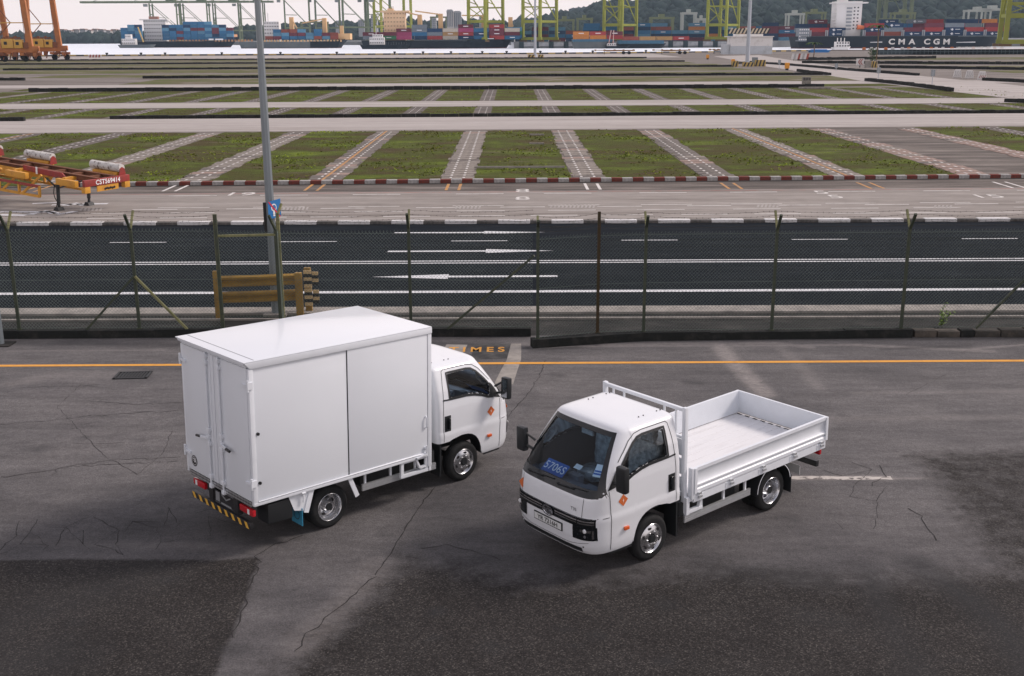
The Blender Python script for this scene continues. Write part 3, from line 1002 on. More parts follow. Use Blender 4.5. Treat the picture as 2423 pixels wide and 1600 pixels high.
crack(.014, (980, 1270), (1040, 1265), (1120, 1285), (1160, 1300))
ck.build('cracks', crack_mat, yard)
wl_ = jig(gl((1832, 1110), (1900, 1109), (1990, 1110), (2068, 1110)), .1, .012)
MB().ribbon(wl_, [.15 * rnd.uniform(.6, 1.1) for _ in wl_], .0072).build('worn_line', M('scuffed_paint', (.46, .43, .40), .85, col2=(.13, .12, .115), vs=7, thr=(.5, .62)), yard)
paint('yellow_line', [[(-30, 23.45), (30, 23.69), (30, 23.84), (-30, 23.60)]], 0.009, line_yellow, yard)
tx_, ty_ = G(1106, 812)
text_on('TIMES', 0.36, line_yellow, yard, (tx_, ty_, .009), (1, 0, 0), (0, 1.55, 0), 'painted_lettering', spacing=1.5, bold=.008)
MB().ribbon(gl((1197, 798), (1195, 815), (1192, 835), (1180, 862), (1168, 892)), [.24, .28, .32, .36, .4], 0.0085).build('concrete_channel', paleconc, yard)
MB().ribbon(gl((1060, 800), (1052, 815), (1040, 830)), .5, 0.0082).build('patched_strip', paleconc, yard)
MB().add([(x, y, .0078) for x, y in gl((1100, 800), (1185, 798), (1180, 832), (1092, 834))], [(0, 1, 2, 3)]).build('dark_patch', M('dark_patch', (0.045, 0.045, 0.046), .9, col2=(.10, .098, .095), vs=3), yard)
# drain grate
gx_, gy_ = G(308, 872)
dg = empty('drain_grate', (gx_, gy_, 0.0), R(4), label='dark metal drain grate set in the asphalt beside the box truck', cat='grate')
m_ = MB()
for bx in ((-.36, -.31), (.31, .36)):
    m_.box(bx[0], bx[1], -.25, .25, .002, .03)
m_.box(-.36, .36, -.25, -.21, .002, .03).box(-.36, .36, .21, .25, .002, .03)
m_.build('frame', dark_steel, dg)
MB().box(-.31, .31, -.21, .21, .0045, .006).build('pit', ink_black, dg)
bm_ = MB().box(-.018, .018, -.21, .21, .006, .026).mesh('bar', dark_steel)
for i in range(9):
    link('bar', bm_, dg, (-.26 + i * .065, 0, 0))

# ================================================================== THE TWO TRUCKS
RK = 0.0266
def rake(p):
    x, y, z = p
    return (x + z * RK, y, z - x * RK)
ZT = [.36, .42, .50, .62, .75, .86, .90, .94, 1.05, 1.17, 1.30, 1.45, 1.60, 1.80, 1.93]
XC = [1.06, 1.10, 1.125, 1.14, 1.14, 1.135, 1.13, 1.125, 1.11, 1.085, .985, .865, .745, .585, .475]
WW = [.82, .838, .848, .853, .856, .862, .858, .85, .848, .846, .842, .828, .803, .748, .702]
X0, XR = -0.1, -0.575
NF, NR = 6.5, 18.0
def xc(z):
    return float(np.interp(z, ZT, XC))
def hw(z):
    return float(np.interp(z, ZT, WW))
def Xf(y, z, off=0.0):
    q = max(0.0, 1 - (abs(y) / hw(z)) ** NF)
    return X0 + (xc(z) - X0) * q ** (1 / NF) - .025 * (abs(y) / .8) ** 2 + off
def Ys(x, z, off=0.0):
    if x > X0:
        q = min(1.0, max(0.0, (x - X0 + .02 * (x > .5)) / (xc(z) - X0)))
        return hw(z) * max(0.0, 1 - q ** NF) ** (1 / NF) + off
    q = min(1.0, (X0 - x) / (X0 - XR))
    return hw(z) * max(0.0, 1 - q ** NR) ** (1 / NR) + off
ARX = [-.62, -.34, -.27, -.18, -.06, .05, .14, .22, .28, .325, .355, .372, .38, 1.3]
ARZ = [.755, .762, .785, .81, .82, .81, .785, .735, .67, .58, .49, .42, .385, .375]
def zmin(x, y):
    if abs(y) < .62 and x < .6:
        return .76
    return float(np.interp(x, ARX, ARZ))
def theta_table(n, ne, lx, ly):
    th = np.linspace(0, math.pi / 2, 4000)
    a_ = np.sin(th) ** (2 / ne) * lx
    b_ = np.cos(th) ** (2 / ne) * ly
    s_ = np.concatenate([[0], np.cumsum(np.hypot(np.diff(a_), np.diff(b_)))])
    return np.interp(np.linspace(0, s_[-1], n), s_, th)
def cab_columns():
    cols = []
    tf = theta_table(86, NF, 1.1, .85)
    tr = theta_table(44, NR, .475, .85)
    half = [('r', t_) for t_ in tr[::-1]][:-1] + [('f', t_) for t_ in tf]
    for k_, t_ in half:
        cols.append((k_, math.sin(t_) if t_ < math.pi / 2 - 1e-6 else 1.0, math.cos(t_) if t_ < math.pi / 2 - 1e-6 else 0.0, 1))
    for k_, sn, cs, _ in cols[-2:0:-1]:
        pass
    left = cols
    right = [(k_, sn, cs, -1) for k_, sn, cs, _ in cols[::-1][1:-1]]
    return left + right
CABCOLS = cab_columns()
def cab_pt(col, z, sh=0.0, shx=0.0, xr=XR):
    k_, sn, cs, sg = col
    wz, xz = hw(z) - sh, xc(z) - shx
    if k_ == 'f':
        x = X0 + (xz - X0) * sn ** (2 / NF)
        y = wz * cs ** (2 / NF) if cs > 0 else 0.0
        x -= .025 * (y / .8) ** 2 * (x > .3)
    else:
        x = X0 - (X0 - xr - shx * .5) * sn ** (2 / NR)
        y = wz * cs ** (2 / NR) if cs > 0 else 0.0
    return x, sg * y
WSB, WST = 1.19, 1.915
def ws_half(z):
    return .80 + (.585 - .80) * (z - WSB) / (WST - WSB)
SWT = [(-.315, 1.865), (.10, 1.865), (.20, 1.85), (.30, 1.79), (.44, 1.66), (.56, 1.53)]
SWB = [(-.305, 1.462), (.05, 1.458), (.20, 1.44), (.36, 1.40), (.50, 1.345), (.56, 1.335)]
def sw_in(x, z, mg=0.0):
    if not (-.31 + mg < x < .56 - mg):
        return False
    return np.interp(x, [p[0] for p in SWB], [p[1] for p in SWB]) + mg < z < np.interp(x, [p[0] for p in SWT], [p[1] for p in SWT]) - mg
def rw_in(y, z):
    return abs(y) < .5 and 1.5 < z < 1.82
ROOF = [(1.955, .03, .025), (1.975, .065, .06), (1.99, .12, .12), (1.999, .20, .2), (2.006, .34, .36), (2.010, .52, .55)]
def cab_shell(inner=False):
    m_ = MB()
    nr = 66
    rows = []
    ins = 0.03 if inner else 0.0
    n = len(CABCOLS)
    for j in range(nr + 1):
        row = []
        for c in CABCOLS:
            xx, yy = cab_pt(c, .7, ins, ins)
            z0 = zmin(xx, yy)
            if inner:
                z0 = max(z0, .80)
            z = z0 + (1.93 - ins * .5 - z0) * j / nr
            x, y = cab_pt(c, z, ins, ins)
            row.append((x, y, z))
        rows.append(row)
    vs = [p for r_ in rows for p in r_]
    fs = []
    for j in range(nr):
        for i in range(n):
            k_ = (i + 1) % n
            q = (j * n + i, j * n + k_, (j + 1) * n + k_, (j + 1) * n + i)
            cx = sum(vs[a_][0] for a_ in q) / 4
            cy = sum(vs[a_][1] for a_ in q) / 4
            cz = sum(vs[a_][2] for a_ in q) / 4
            if cx > .3 and WSB + .02 < cz < WST - .015 and abs(cy) < ws_half(cz) - .02 and CABCOLS[i][0] == 'f' and abs(cx - Xf(cy, cz)) < .06:
                continue
            if abs(cy) > .6 and sw_in(cx, cz, .015):
                continue
            if CABCOLS[i][0] == 'r' and cx < XR + .06 and rw_in(cy, cz):
                continue
            fs.append(q)
    top = nr * n
    if not inner:
        for z, sw_, sx_ in ROOF:
            base_ = len(vs)
            for c in CABCOLS:
                x, y = cab_pt(c, 1.93)
                fx = 1 - sx_ * (.9 if x > 0 else .55)
                vs.append(((x + .06) * fx - .06, y * (1 - sw_ * 1.25), z))
            for i in range(n):
                k_ = (i + 1) % n
                fs.append((top + i, top + k_, base_ + k_, base_ + i))
            top = base_
        fs.append(tuple(range(top, top + n)))
    else:
        fs.append(tuple(range(top, top + n)))
        fs.append(tuple(range(n - 1, -1, -1)))
    return m_.add(vs, fs)
def side_grid(m_, top, bot, sg, off, n=22):
    xs_ = np.linspace(top[0][0], top[-1][0], n)
    rows = []
    for f_ in np.linspace(0, 1, 7):
        row = []
        for x in xs_:
            zt_ = np.interp(x, [p[0] for p in top], [p[1] for p in top])
            zb_ = np.interp(x, [p[0] for p in bot], [p[1] for p in bot])
            z = zb_ + (zt_ - zb_) * f_
            row.append((x, sg * Ys(x, z, off), z))
        rows.append(row)
    m_.grid(rows)
def surf_line(m_, pts, wd, off, side=None, front=False):
    """thin strip lying on the cab skin along pts ((x,z) on a side, (y,z) on the front)"""
    q = []
    for (a0, z0), (a1, z1) in zip(pts[:-1], pts[1:]):
        n_ = max(2, int(math.hypot(a1 - a0, z1 - z0) / .05))
        q += [(a0 + (a1 - a0) * k_ / n_, z0 + (z1 - z0) * k_ / n_) for k_ in range(n_)]
    q.append(pts[-1])
    vs = []
    for i, (u, z) in enumerate(q):
        a_, b_ = q[max(0, i - 1)], q[min(len(q) - 1, i + 1)]
        du, dz = b_[0] - a_[0], b_[1] - a_[1]
        l = math.hypot(du, dz) or 1
        for s_ in (1, -1):
            uu, zz = u - dz / l * wd / 2 * s_, z + du / l * wd / 2 * s_
            vs.append((Xf(uu, zz, off), uu, zz) if front else (uu, side * Ys(uu, zz, off), zz))
    m_.add(vs, [(2 * i, 2 * i + 1, 2 * i + 3, 2 * i + 2) for i in range(len(q) - 1)])
def front_patch(m_, y0, y1, z0, z1, off, ny_=14, nz_=4, skew=0.0):
    m_.grid([[(Xf(y, z, off), y, z) for y in np.linspace(y0, y1, ny_)] for z in np.linspace(z0, z1, nz_)])
def diamond(m_, org, u, v, s_):
    o_, u, v = Vector(org), Vector(u), Vector(v)
    m_.add([o_ + u * s_, o_ + v * s_, o_ - u * s_, o_ - v * s_], [(0, 1, 2, 3)])

def wheel(root, x, y, sg, dished, rear2=False):
    """tyre, rim and hub; sg is the outward side"""
    tw = .185
    w_ = MB()
    pr = [(-tw / 2, .205), (-tw / 2 + .005, .23), (-tw / 2 - .008, .27), (-tw / 2 + .005, .305), (-tw / 2 + .03, .326), (-.03, .332), (-.028, .322), (-.02, .322), (-.018, .333),
          (.018, .333), (.02, .322), (.028, .322), (.03, .332), (tw / 2 - .03, .326), (tw / 2 - .005, .305), (tw / 2 + .008, .27), (tw / 2 - .005, .23), (tw / 2, .21), (tw / 2 - .02, .203)]
    cy = y - sg * tw / 2
    w_.lathe(pr, (x, cy, .33), 'y', 36, flip=sg)
    t_ = w_.build('wheel', rubber, root, smooth=50)
    r_ = MB()
    o_ = tw / 2
    if dished:
        pr = [(o_ - .003, .214), (o_ + .003, .208), (o_ - .01, .197), (o_ - .075, .188), (o_ - .125, .175), (o_ - .135, .15), (o_ - .128, .11), (o_ - .10, .085), (o_ - .05, .075), (o_ - .03, .06), (o_ - .03, .0)]
    else:
        pr = [(o_ - .003, .214), (o_ + .004, .208), (o_ - .008, .197), (o_ - .022, .190), (o_ - .012, .172), (o_ + .004, .14), (o_ + .014, .115), (o_ + .016, .09), (o_ + .008, .068), (o_ - .01, .062)]
    r_.lathe(pr, (x, cy, .33), 'y', 36, flip=sg)
    rim = r_.build('rim', rim_steel, t_, smooth=50)
    h_ = MB()
    hr = .155 if not dished else .14
    ho = (o_ - .004) if not dished else (o_ - .1335)
    for k_ in range(6):
        an = k_ * math.tau / 6 + .3
        cx, cz = x + math.cos(an) * hr, .33 + math.sin(an) * hr
        e_ = []
        for j in range(12):
            q = j * math.tau / 12
            du, dv = math.cos(q) * .019, math.sin(q) * .03
            e_.append((cx + math.cos(an) * du - math.sin(an) * dv, cy + sg * (ho + .010), cz + math.sin(an) * du + math.cos(an) * dv))
        h_.add(e_, [tuple(range(12))])
    h_.build('rim_hole', ink_black, t_)
    n_ = MB()
    nrd = .10 if not dished else .105
    no_ = o_ + .012 if not dished else o_ - .12
    for k_ in range(6):
        an = k_ * math.tau / 6
        p = Vector((x + math.cos(an) * nrd, cy + sg * no_, .33 + math.sin(an) * nrd))
        n_.tube(p, p + Vector((0, sg * .022, 0)), .014, .011, 6)
    n_.build('wheel_nut', rim_steel, t_)
    c_ = MB()
    if dished:
        c_.tube((x, cy + sg * (o_ - .05), .33), (x, cy + sg * (o_ - .02), .33), .062, .055, 18)
    else:
        c_.tube((x, cy + sg * (o_ - .03), .33), (x, cy + sg * (o_ + .035), .33), .062, .052, 18)
    c_.build('hub_cap', black_plastic, t_)
    return t_

def build_cab(root, rake_=rake):
    bd = lambda m_, name, mat, par=root, **kw: m_.build(name, mat, par, xf=rake_, **kw)
    shell = bd(cab_shell(), 'cab', white_paint, smooth=38)
    bd(cab_shell(True), 'cab_lining', liner, fixn=False)
    # windscreen
    m_ = MB()
    m_.grid([[(Xf(y * ws_half(z), z, -.004), y * ws_half(z), z) for y in np.linspace(-1, 1, 25)] for z in np.linspace(WSB, WST, 17)])
    ws = bd(m_, 'windscreen', ws_glass, smooth=60)
    m_ = MB()
    def wsg(z0, z1, f0, f1, n_=25, k_=3):
        m_.grid([[(Xf(y * ws_half(z), z, .004), y * ws_half(z), z) for y in np.linspace(f0, f1, n_)] for z in np.linspace(z0, z1, k_)])
    wsg(WSB - .012, WSB + .09, -1.01, 1.01, 31, 6)
    wsg(WST - .04, WST + .015, -1.02, 1.02, 31, 3)
    wsg(WSB, WST, -1.02, -.93, 3, 14)
    wsg(WSB, WST, .93, 1.02, 3, 14)
    bd(m_, 'windscreen_border', black_gloss, ws, smooth=60)
    for s_ in (0, 1):
        m_ = MB()
        y0 = -.52 + s_ * .62
        p0 = (Xf(y0, 1.235, .03), y0, 1.235)
        p1 = (Xf(y0 + .30, 1.245, .022), y0 + .30, 1.245)
        p2 = (Xf(y0 - .14, 1.27 + .02, .022), y0 - .14, 1.28)
        p3 = (Xf(y0 + .52, 1.262, .018), y0 + .52, 1.262)
        m_.bar(p0, p1, .018, .018).bar((Xf(y0 + .02, 1.232, .02), y0 + .02, 1.232), p3, .012, .016)
        m_.tube(p0, (p0[0] - .02, p0[1], p0[2] - .01), .02, n=8)
        bd(m_, 'wiper', black_plastic, ws)
    # doors: outline seams, glass, seals, handle, mirror
    for sg, sd_ in ((1, 'left'), (-1, 'right')):
        m_ = MB()
        side_grid(m_, SWT, SWB, sg, -.006)
        gl_ = bd(m_, 'side_window', glass, smooth=60)
        m_ = MB()
        lp = [(-.315, 1.462)] + SWT + [(.565, 1.345)] + SWB[::-1][1:] + [(-.315, 1.462)]
        surf_line(m_, lp, .034, .005, sg)
        bd(m_, 'window_seal', black_plastic, gl_)
        m_ = MB()
        surf_line(m_, [(-.455, 1.458), (-.3, 1.448), (.05, 1.444), (.20, 1.425), (.36, 1.385), (.50, 1.33), (.62, 1.312)], .022, .007, sg)
        side_grid(m_, [(.545, 1.55), (.58, 1.56), (.64, 1.50), (.80, 1.272)], [(.545, 1.325), (.60, 1.315), (.70, 1.292), (.80, 1.265)], sg, .006, 12)
        bd(m_, 'mirror_sail', black_plastic, gl_)
        m_ = MB()
        surf_line(m_, [(.772, .42), (.772, .9), (.785, 1.255)], .009, .0025, sg)
        surf_line(m_, [(-.455, .77), (-.455, 1.25), (-.43, 1.70), (-.40, 1.90), (-.36, 1.925), (.10, 1.925), (.24, 1.905), (.36, 1.83), (.58, 1.60)], .009, .0025, sg)
        surf_line(m_, [(.80, .902), (.9, .902)], .008, .0025, sg)
        bd(m_, 'door_seam', seam_mat, shell)
        m_ = MB()
        m_.grid([[(x, sg * Ys(x, z, .003), z) for x in (-.435, -.40, -.34, -.305)] for z in (.935, .95, 1.0, 1.13, 1.18, 1.195)])
        hd = bd(m_, 'door_handle', black_plastic, shell)
        m_ = MB()
        m_.box(-.375, -.34, sg * .852 if sg > 0 else -.88, sg * .88 if sg > 0 else -.852, .97, 1.16)
        bd(m_, 'grip', black_gloss, hd, bevel=.008)
        m_ = MB()
        yy = lambda x, z: sg * Ys(x, z, .004)
        m_.box(.47, .56, min(sg * .85, sg * .885), max(sg * .85, sg * .885), .648, .70)
        bd(m_, 'side_indicator', orange_lens, shell, bevel=.014)
        m_ = MB()
        s_ = .085
        m_.add([(.56 + s_, yy(.56 + s_, 1.083), 1.083), (.56, yy(.56, 1.083 + s_), 1.083 + s_), (.56 - s_, yy(.56 - s_, 1.083), 1.083), (.56, yy(.56, 1.083 - s_), 1.083 - s_)], [(0, 1, 2, 3)])
        bd(m_, 'hazard_sticker', orange_sticker, shell)
        m_ = MB()
        y9 = sg * Ys(.56, 1.083, .007)
        m_.add([(.565, y9, 1.115), (.548, y9, 1.08), (.562, y9, 1.08), (.553, y9, 1.048), (.575, y9, 1.088), (.56, y9, 1.088)], [(0, 1, 2, 3, 4, 5)])
        bd(m_, 'bolt_symbol', ink_white, shell)
        # wheel arch lip and liner
        m_ = MB()
        pts = [(x, z) for x, z in zip(ARX[1:-1], ARZ[1:-1])]
        ri = [(x, sg * (.842 if z < 5 else 0), z - .002) for x, z in pts]
        ro = [(x, sg * .58, z + .02) for x, z in pts]
        m_.grid([ri, ro])
        bd(m_, 'arch_liner', black_plastic, shell)
        m_ = MB()
        m_.box(-.52, -.49, min(sg * .60, sg * .83), max(sg * .60, sg * .83), .20, .76)
        m_.grid([[(.40 - .02 * k_ / 2, sg * .84, .385 - .03 * (k_ > 0)) for k_ in (0, 1)], [(.78, sg * .82, .385 - .0 * k_) if not k_ else (.78, sg * .82, .36) for k_ in (0, 1)]])
        bd(m_, 'mud_guard', black_plastic, shell)
        # mirror
        m_ = MB()
        m_.tube((.70, sg * .83, 1.36), (.73, sg * .95, 1.40), .022, .018, 8)
        m_.tube((.66, sg * .82, 1.48), (.73, sg * .95, 1.58), .018, .016, 8)
        arm = bd(m_, 'mirror_arm', black_plastic)
        m_ = MB()
        m_.box(.69, .79, min(sg * .93, sg * 1.10), max(sg * .93, sg * 1.10), 1.30, 1.66)
        bd(m_, 'mirror_housing', black_plastic, arm, bevel=.03)
        m_ = MB()
        m_.add([(.688, sg * .95, 1.33), (.688, sg * 1.08, 1.33), (.688, sg * 1.08, 1.63), (.688, sg * .95, 1.63)], [(0, 1, 2, 3)])
        bd(m_, 'mirror_glass', chrome, arm)
    # front: grille band, lamps, plate, lower intake, seams
    m_ = MB()
    front_patch(m_, -.775, .775, .785, .905, .008, 31, 4)
    gr = bd(m_, 'grille', black_gloss, shell, smooth=60)
    m_ = MB()
    for z in (.872, .838):
        for y0, y1 in ((-.765, -.56), (-.545, -.13), (.13, .545), (.56, .765)):
            front_patch(m_, y0, y1, z - .009, z + .009, .016, 12, 2)
    bd(m_, 'grille_trim', chrome, gr, smooth=60)
    m_ = MB()
    m_.lathe([(0, .0), (0, .085), (.012, .092), (.012, .076), (.004, .072), (.004, 0)], (0, 0, 0), 'x', 28)
    for i, v in enumerate(m_.v):
        m_.v[i] = (Xf(0, .84, .014) + v[0], v[1] * 1.2, .838 + v[2] * .82)
    lg = bd(m_, 'emblem', chrome, gr, smooth=60)
    text_on('BYD', .085, chrome, lg, (Xf(0, .84, .032), 0, .836), (0, 1, 0), (0, 0, 1), 'emblem_letters', xf=rake_, sx=1.1, bold=.003)
    for sg in (1, -1):
        m_ = MB()
        a_, b_ = sorted((sg * .475, sg * .785))
        front_patch(m_, a_, b_, .60, .79, .009, 10, 5)
        hl = bd(m_, 'headlamp', black_gloss, shell, smooth=60)
        m_ = MB()
        for yy_, z_, s_ in ((.665, .735, .030),):
            m_.lathe([(.0, s_), (.012, s_ * .9), (.016, .0)], (Xf(yy_, z_, .010), sg * yy_, z_), 'x', 14)
        bd(m_, 'lamp_lens', clear_lens, hl, smooth=60)
        m_ = MB()
        a_, b_ = sorted((sg * .60, sg * .735))
        front_patch(m_, a_, b_, .715, .75, .0125, 4, 2)
        front_patch(m_, *sorted((sg * .745, sg * .76)), .63, .75, .0125, 3, 3)
        bd(m_, 'lamp_trim', chrome, hl)
        m_ = MB()
        m_.lathe([(.0, .022), (.008, .018), (.008, 0)], (Xf(.665, .655, .010), sg * .665, .655), 'x', 12)
        bd(m_, 'fog_lamp', M('smoked_lens', (.12, .12, .13), .1, coat=.6), hl)
        m_ = MB()
        m_.lathe([(.0, .016), (.006, .012), (.006, 0)], (Xf(.62, .48, .0), sg * .62, .49), 'x', 10)
        bd(m_, 'parking_sensor', black_plastic, shell)
    m_ = MB()
    front_patch(m_, -.60, .60, .405, .475, .006, 25, 3)
    bd(m_, 'lower_intake', black_plastic, shell)
    m_ = MB()
    front_patch(m_, -.84, .84, .905, .912, .003, 31, 2)
    surf_line(m_, [(.61, .915), (.61, 1.17)], .006, .003, front=True)
    surf_line(m_, [(-.61, .915), (-.61, 1.17)], .006, .003, front=True)
    surf_line(m_, [(-.70, .56), (-.4, .50), (.4, .50), (.70, .56)], .006, .003, front=True)
    bd(m_, 'bonnet_seam', seam_mat, shell)
    m_ = MB()
    px = Xf(.2, .67, .0)
    m_.box(px - .01, px + .012, -.30, .28, .615, .735)
    pf = bd(m_, 'number_plate', black_plastic, shell, bevel=.005)
    m_ = MB()
    m_.box(px + .011, px + .016, -.285, .265, .63, .72)
    bd(m_, 'plate_face', plate_white, pf)
    m_ = MB()
    for k_, (y, z) in enumerate(((-.62, 1.02),)):
        s_ = .075
        m_.add([(Xf(y, z, .006), y + s_, z), (Xf(y, z + s_, .006), y, z + s_), (Xf(y, z, .006), y - s_, z), (Xf(y, z - s_, .006), y, z - s_)], [(0, 1, 2, 3)])
    bd(m_, 'hazard_sticker', orange_sticker, shell)
    text_on('T35', .065, ink_black, shell, (Xf(.47, 1.0, .005), .47, 1.0), (-.06, 1, 0), (0, 0, 1), 'badge', xf=rake_)
    text_on('YR 7216H', .088, ink_black, pf, (px + .0185, -.01, .672), (0, 1, 0), (0, 0, 1), 'plate_number', xf=rake_, sx=1.12, bold=.0015)
    # roof rivets
    m_ = MB()
    for sg in (1, -1):
        for x in (-.07, -.16, -.42, -.49):
            m_.tube((x, sg * .50, 1.99), (x, sg * .50, 2.012), .009, n=8)
    bd(m_, 'roof_plug', ink_black, shell)
    # inside: dashboard, wheel, seats, tags
    m_ = MB()
    rows = []
    for xx, zz in ((.60, .86), (.62, 1.08), (.70, 1.16), (.80, 1.17), (.93, 1.15), (1.03, 1.12), (1.03, .9)):
        rows.append([(xx - .10 * (abs(y) / .8) ** 3 * (xx > .7), y, zz) for y in np.linspace(-.76, .76, 13)])
    m_.grid(rows)
    m_.box(.58, .78, -.60, -.16, 1.10, 1.22)
    m_.box(.60, .70, -.10, .12, 1.02, 1.22)
    m_.box(.62, .72, .25, .62, 1.0, 1.15)
    dsh = bd(m_, 'dashboard', dash_mat)
    m_ = MB()
    c0 = Vector((.50, -.38, 1.16))
    ax = Vector((.62, 0, -.78)).normalized()
    u = Vector((0, 1, 0))
    v = ax.cross(u)
    ring = [c0 + (u * math.cos(q) + v * math.sin(q)) * .19 for q in np.linspace(0, math.tau, 21)]
    m_.path(ring, .014)
    m_.bar(c0, c0 + u * .19, .03, .02).bar(c0, c0 - u * .19, .03, .02).bar(c0, c0 + v * .19, .03, .02)
    m_.tube(c0 + ax * .04, c0 - ax * .03, .06, .05, 12).tube(c0, c0 + ax * .25, .03, n=8)
    bd(m_, 'steering_wheel', dash_mat, dsh)
    for y, w_ in ((-.40, .42), (.36, .56)):
        m_ = MB()
        def cush(x0, x1, y0, y1, z0, z1, lean=0.0):
            rows_ = []
            for f_ in np.linspace(0, 1, 9):
                row = []
                for g_ in np.linspace(0, math.tau, 25)[:-1]:
                    bx = (abs(math.cos(g_)) ** .35) * (1 if math.cos(g_) > 0 else -1)
                    by = (abs(math.sin(g_)) ** .35) * (1 if math.sin(g_) > 0 else -1)
                    s_ = 1 - .12 * abs(2 * f_ - 1) ** 3
                    row.append(((x0 + x1) / 2 + bx * (x1 - x0) / 2 * s_ + lean * f_ + rnd.gauss(0, .008), (y0 + y1) / 2 + by * (y1 - y0) / 2 * s_ + rnd.gauss(0, .008), z0 + (z1 - z0) * f_))
                rows_.append(row)
            m_.grid(rows_, close=True)
            n0 = len(m_.v) - 24
            m_.f.append(tuple(range(n0, n0 + 24)))
            m_.m.append(0)
        cush(-.42, .12, y - w_ / 2, y + w_ / 2, .84, .98)
        cush(-.40, -.24, y - w_ / 2, y + w_ / 2, .96, 1.55, -.08)
        cush(-.46, -.36, y - .13, y + .13, 1.55, 1.76, -.03)
        bd(m_, 'seat', seat_mat, smooth=60)
    m_ = MB()
    for sg in (1, -1):
        m_.path([(.62, sg * .66, 1.50), (.57, sg * .64, 1.50), (.45, sg * .61, 1.63), (.45, sg * .61, 1.70)], .016)
    m_.box(.39, .42, -.11, .11, 1.74, 1.81)
    bd(m_, 'grab_handle', M('grey_handle', (.35, .36, .37), .6))
    m_ = MB()
    def onscreen(y, z):
        return (Xf(y, z, -.012), y, z)
    m_.add([onscreen(.56, 1.42), onscreen(.69, 1.42), onscreen(.66, 1.56), onscreen(.545, 1.56)], [(0, 1, 2, 3)])
    tg_ = bd(m_, 'screen_sticker', ink_white, ws)
    m_ = MB()
    for z in (1.445, 1.475):
        m_.add([(Xf(.56, z, -.009), .56, z), (Xf(.68, z, -.009), .68, z), (Xf(.68, z + .018, -.009), .675, z + .018), (Xf(.56, z + .018, -.009), .558, z + .018)], [(0, 1, 2, 3)])
    bd(m_, 'sticker_print', label_blue, ws)
    m_ = MB()
    y0, y1 = -.46, -.02
    tp = lambda y, f_: (.88 - .16 * f_, y, 1.215 + .125 * f_)
    m_.add([tp(y0, 0), tp(y1, 0), tp(y1, 1), tp(y0, 1)], [(0, 1, 2, 3)])
    lb = bd(m_, 'dash_card', label_blue, dsh)
    text_on('5706S', .17, ink_white, lb, Vector(tp((y0 + y1) / 2, .48)) + Vector((.005, 0, .006)), (0, 1, 0), Vector((-.16, 0, .125)).normalized(), 'card_number', xf=rake_)
    m_ = MB()
    m_.add([(.72, .04, 1.345), (.72, .17, 1.345), (.65, .17, 1.385), (.65, .04, 1.385)], [(0, 1, 2, 3)])
    bd(m_, 'paper_note', ink_white, dsh)
    return shell

def chassis(root, x_rear, tank_side, sgv):
    m_ = MB()
    for y in (-.36, .36):
        m_.box(x_rear, .75, y - .035, y + .035, .48, .62)
    for x in (-.75, -1.5, -2.2, -3.0, -3.6):
        m_.box(x - .04, x + .04, -.36, .36, .49, .60)
    m_.tube((0, -.7, .33), (0, .7, .33), .05)
    m_.tube((-2.6086, -.7, .33), (-2.6086, .7, .33), .07)
    m_.tube((-2.6086, -.16, .33), (-2.6086, .16, .33), .17, n=14)
    m_.box(-1.95, -.85, -.66, .66, .36, .62)
    m_.box(-.74, -.60, -.70, .70, .40, .68)
    m_.tube((-.66, sgv * .74, .46), (-.66, sgv * .74, .66), .075, n=12)
    m_.build('chassis', dark_steel, root, xf=rake)
    for x, dish in ((0, False), (-2.6086, True)):
        for sg in (1, -1):
            wheel(root, x, sg * .82, sg, dish)
    m_ = MB()
    for sg in (1, -1):
        w2 = MB()
        w2.lathe([(-.09, .2), (-.09, .3), (-.05, .33), (.05, .33), (.09, .3), (.09, .2)], (-2.6086, sg * .53, .33), 'y', 28)
        w2.build('inner_wheel', rubber, root, smooth=50)
    # aluminium side rails
    for sg in (1, -1):
        m_ = MB()
        a_ = sg * .865
        for z0, z1, d_ in ((.375, .405, .03), (.412, .442, .03), (.449, .479, .03)):
            y0, y1 = sorted((a_, a_ - sg * d_))
            m_.box(-2.06, -.63, y0, y1, z0, z1)
        y0, y1 = sorted((a_ - sg * .006, a_ - sg * .028))
        m_.box(-2.05, -.64, y0, y1, .38, .475)
        m_.build('side_rail', alu, root, xf=rake)
        m_ = MB()
        for x in (-1.02, -1.5, -1.98):
            y0, y1 = sorted((a_ - sg * .03, a_ - sg * .06))
            m_.box(x - .015, x + .015, y0, y1, .43, .74)
        m_.build('rail_bracket', white_steel, root, xf=rake)

# ------------------------------------------------------------------ flatbed
ft = empty('flatbed_truck', (1.3898, 14.6597, 0), R(219.0973),
           label='white flatbed lorry with low open bed, front facing the camera, number plate YR 7216H', cat='truck', group='small white delivery trucks on the asphalt')
build_cab(ft)
chassis(ft, -3.75, 1, 1)
rb = lambda m_, name, mat, par=ft, **kw: m_.build(name, mat, par, xf=rake, **kw)
BX0, BX1, BW_ = -.767, -3.866, .8944
m_ = MB()
m_.box(BX1 + .01, BX0 - .005, -.87, .87, .70, .765)
for i in range(9):                      # long ribs pressed into the floor
    y = -.72 + i * .18
    m_.box(BX1 + .06, BX0 - .04, y - .045, y + .045, .765, .769)
for x in (-1.1, -1.8, -2.5, -3.2):
    m_.box(x - .03, x + .03, -.82, .82, .62, .70)
fl = rb(m_, 'bed_floor', bed_floor)
m_ = MB()
for i in range(11):
    y = -.80 + i * .16
    m_.box(BX1 + .045, BX1 + .075, y - .045, y + .045, .7655, .7725)
rb(m_, 'drain_slot', ink_black, fl)
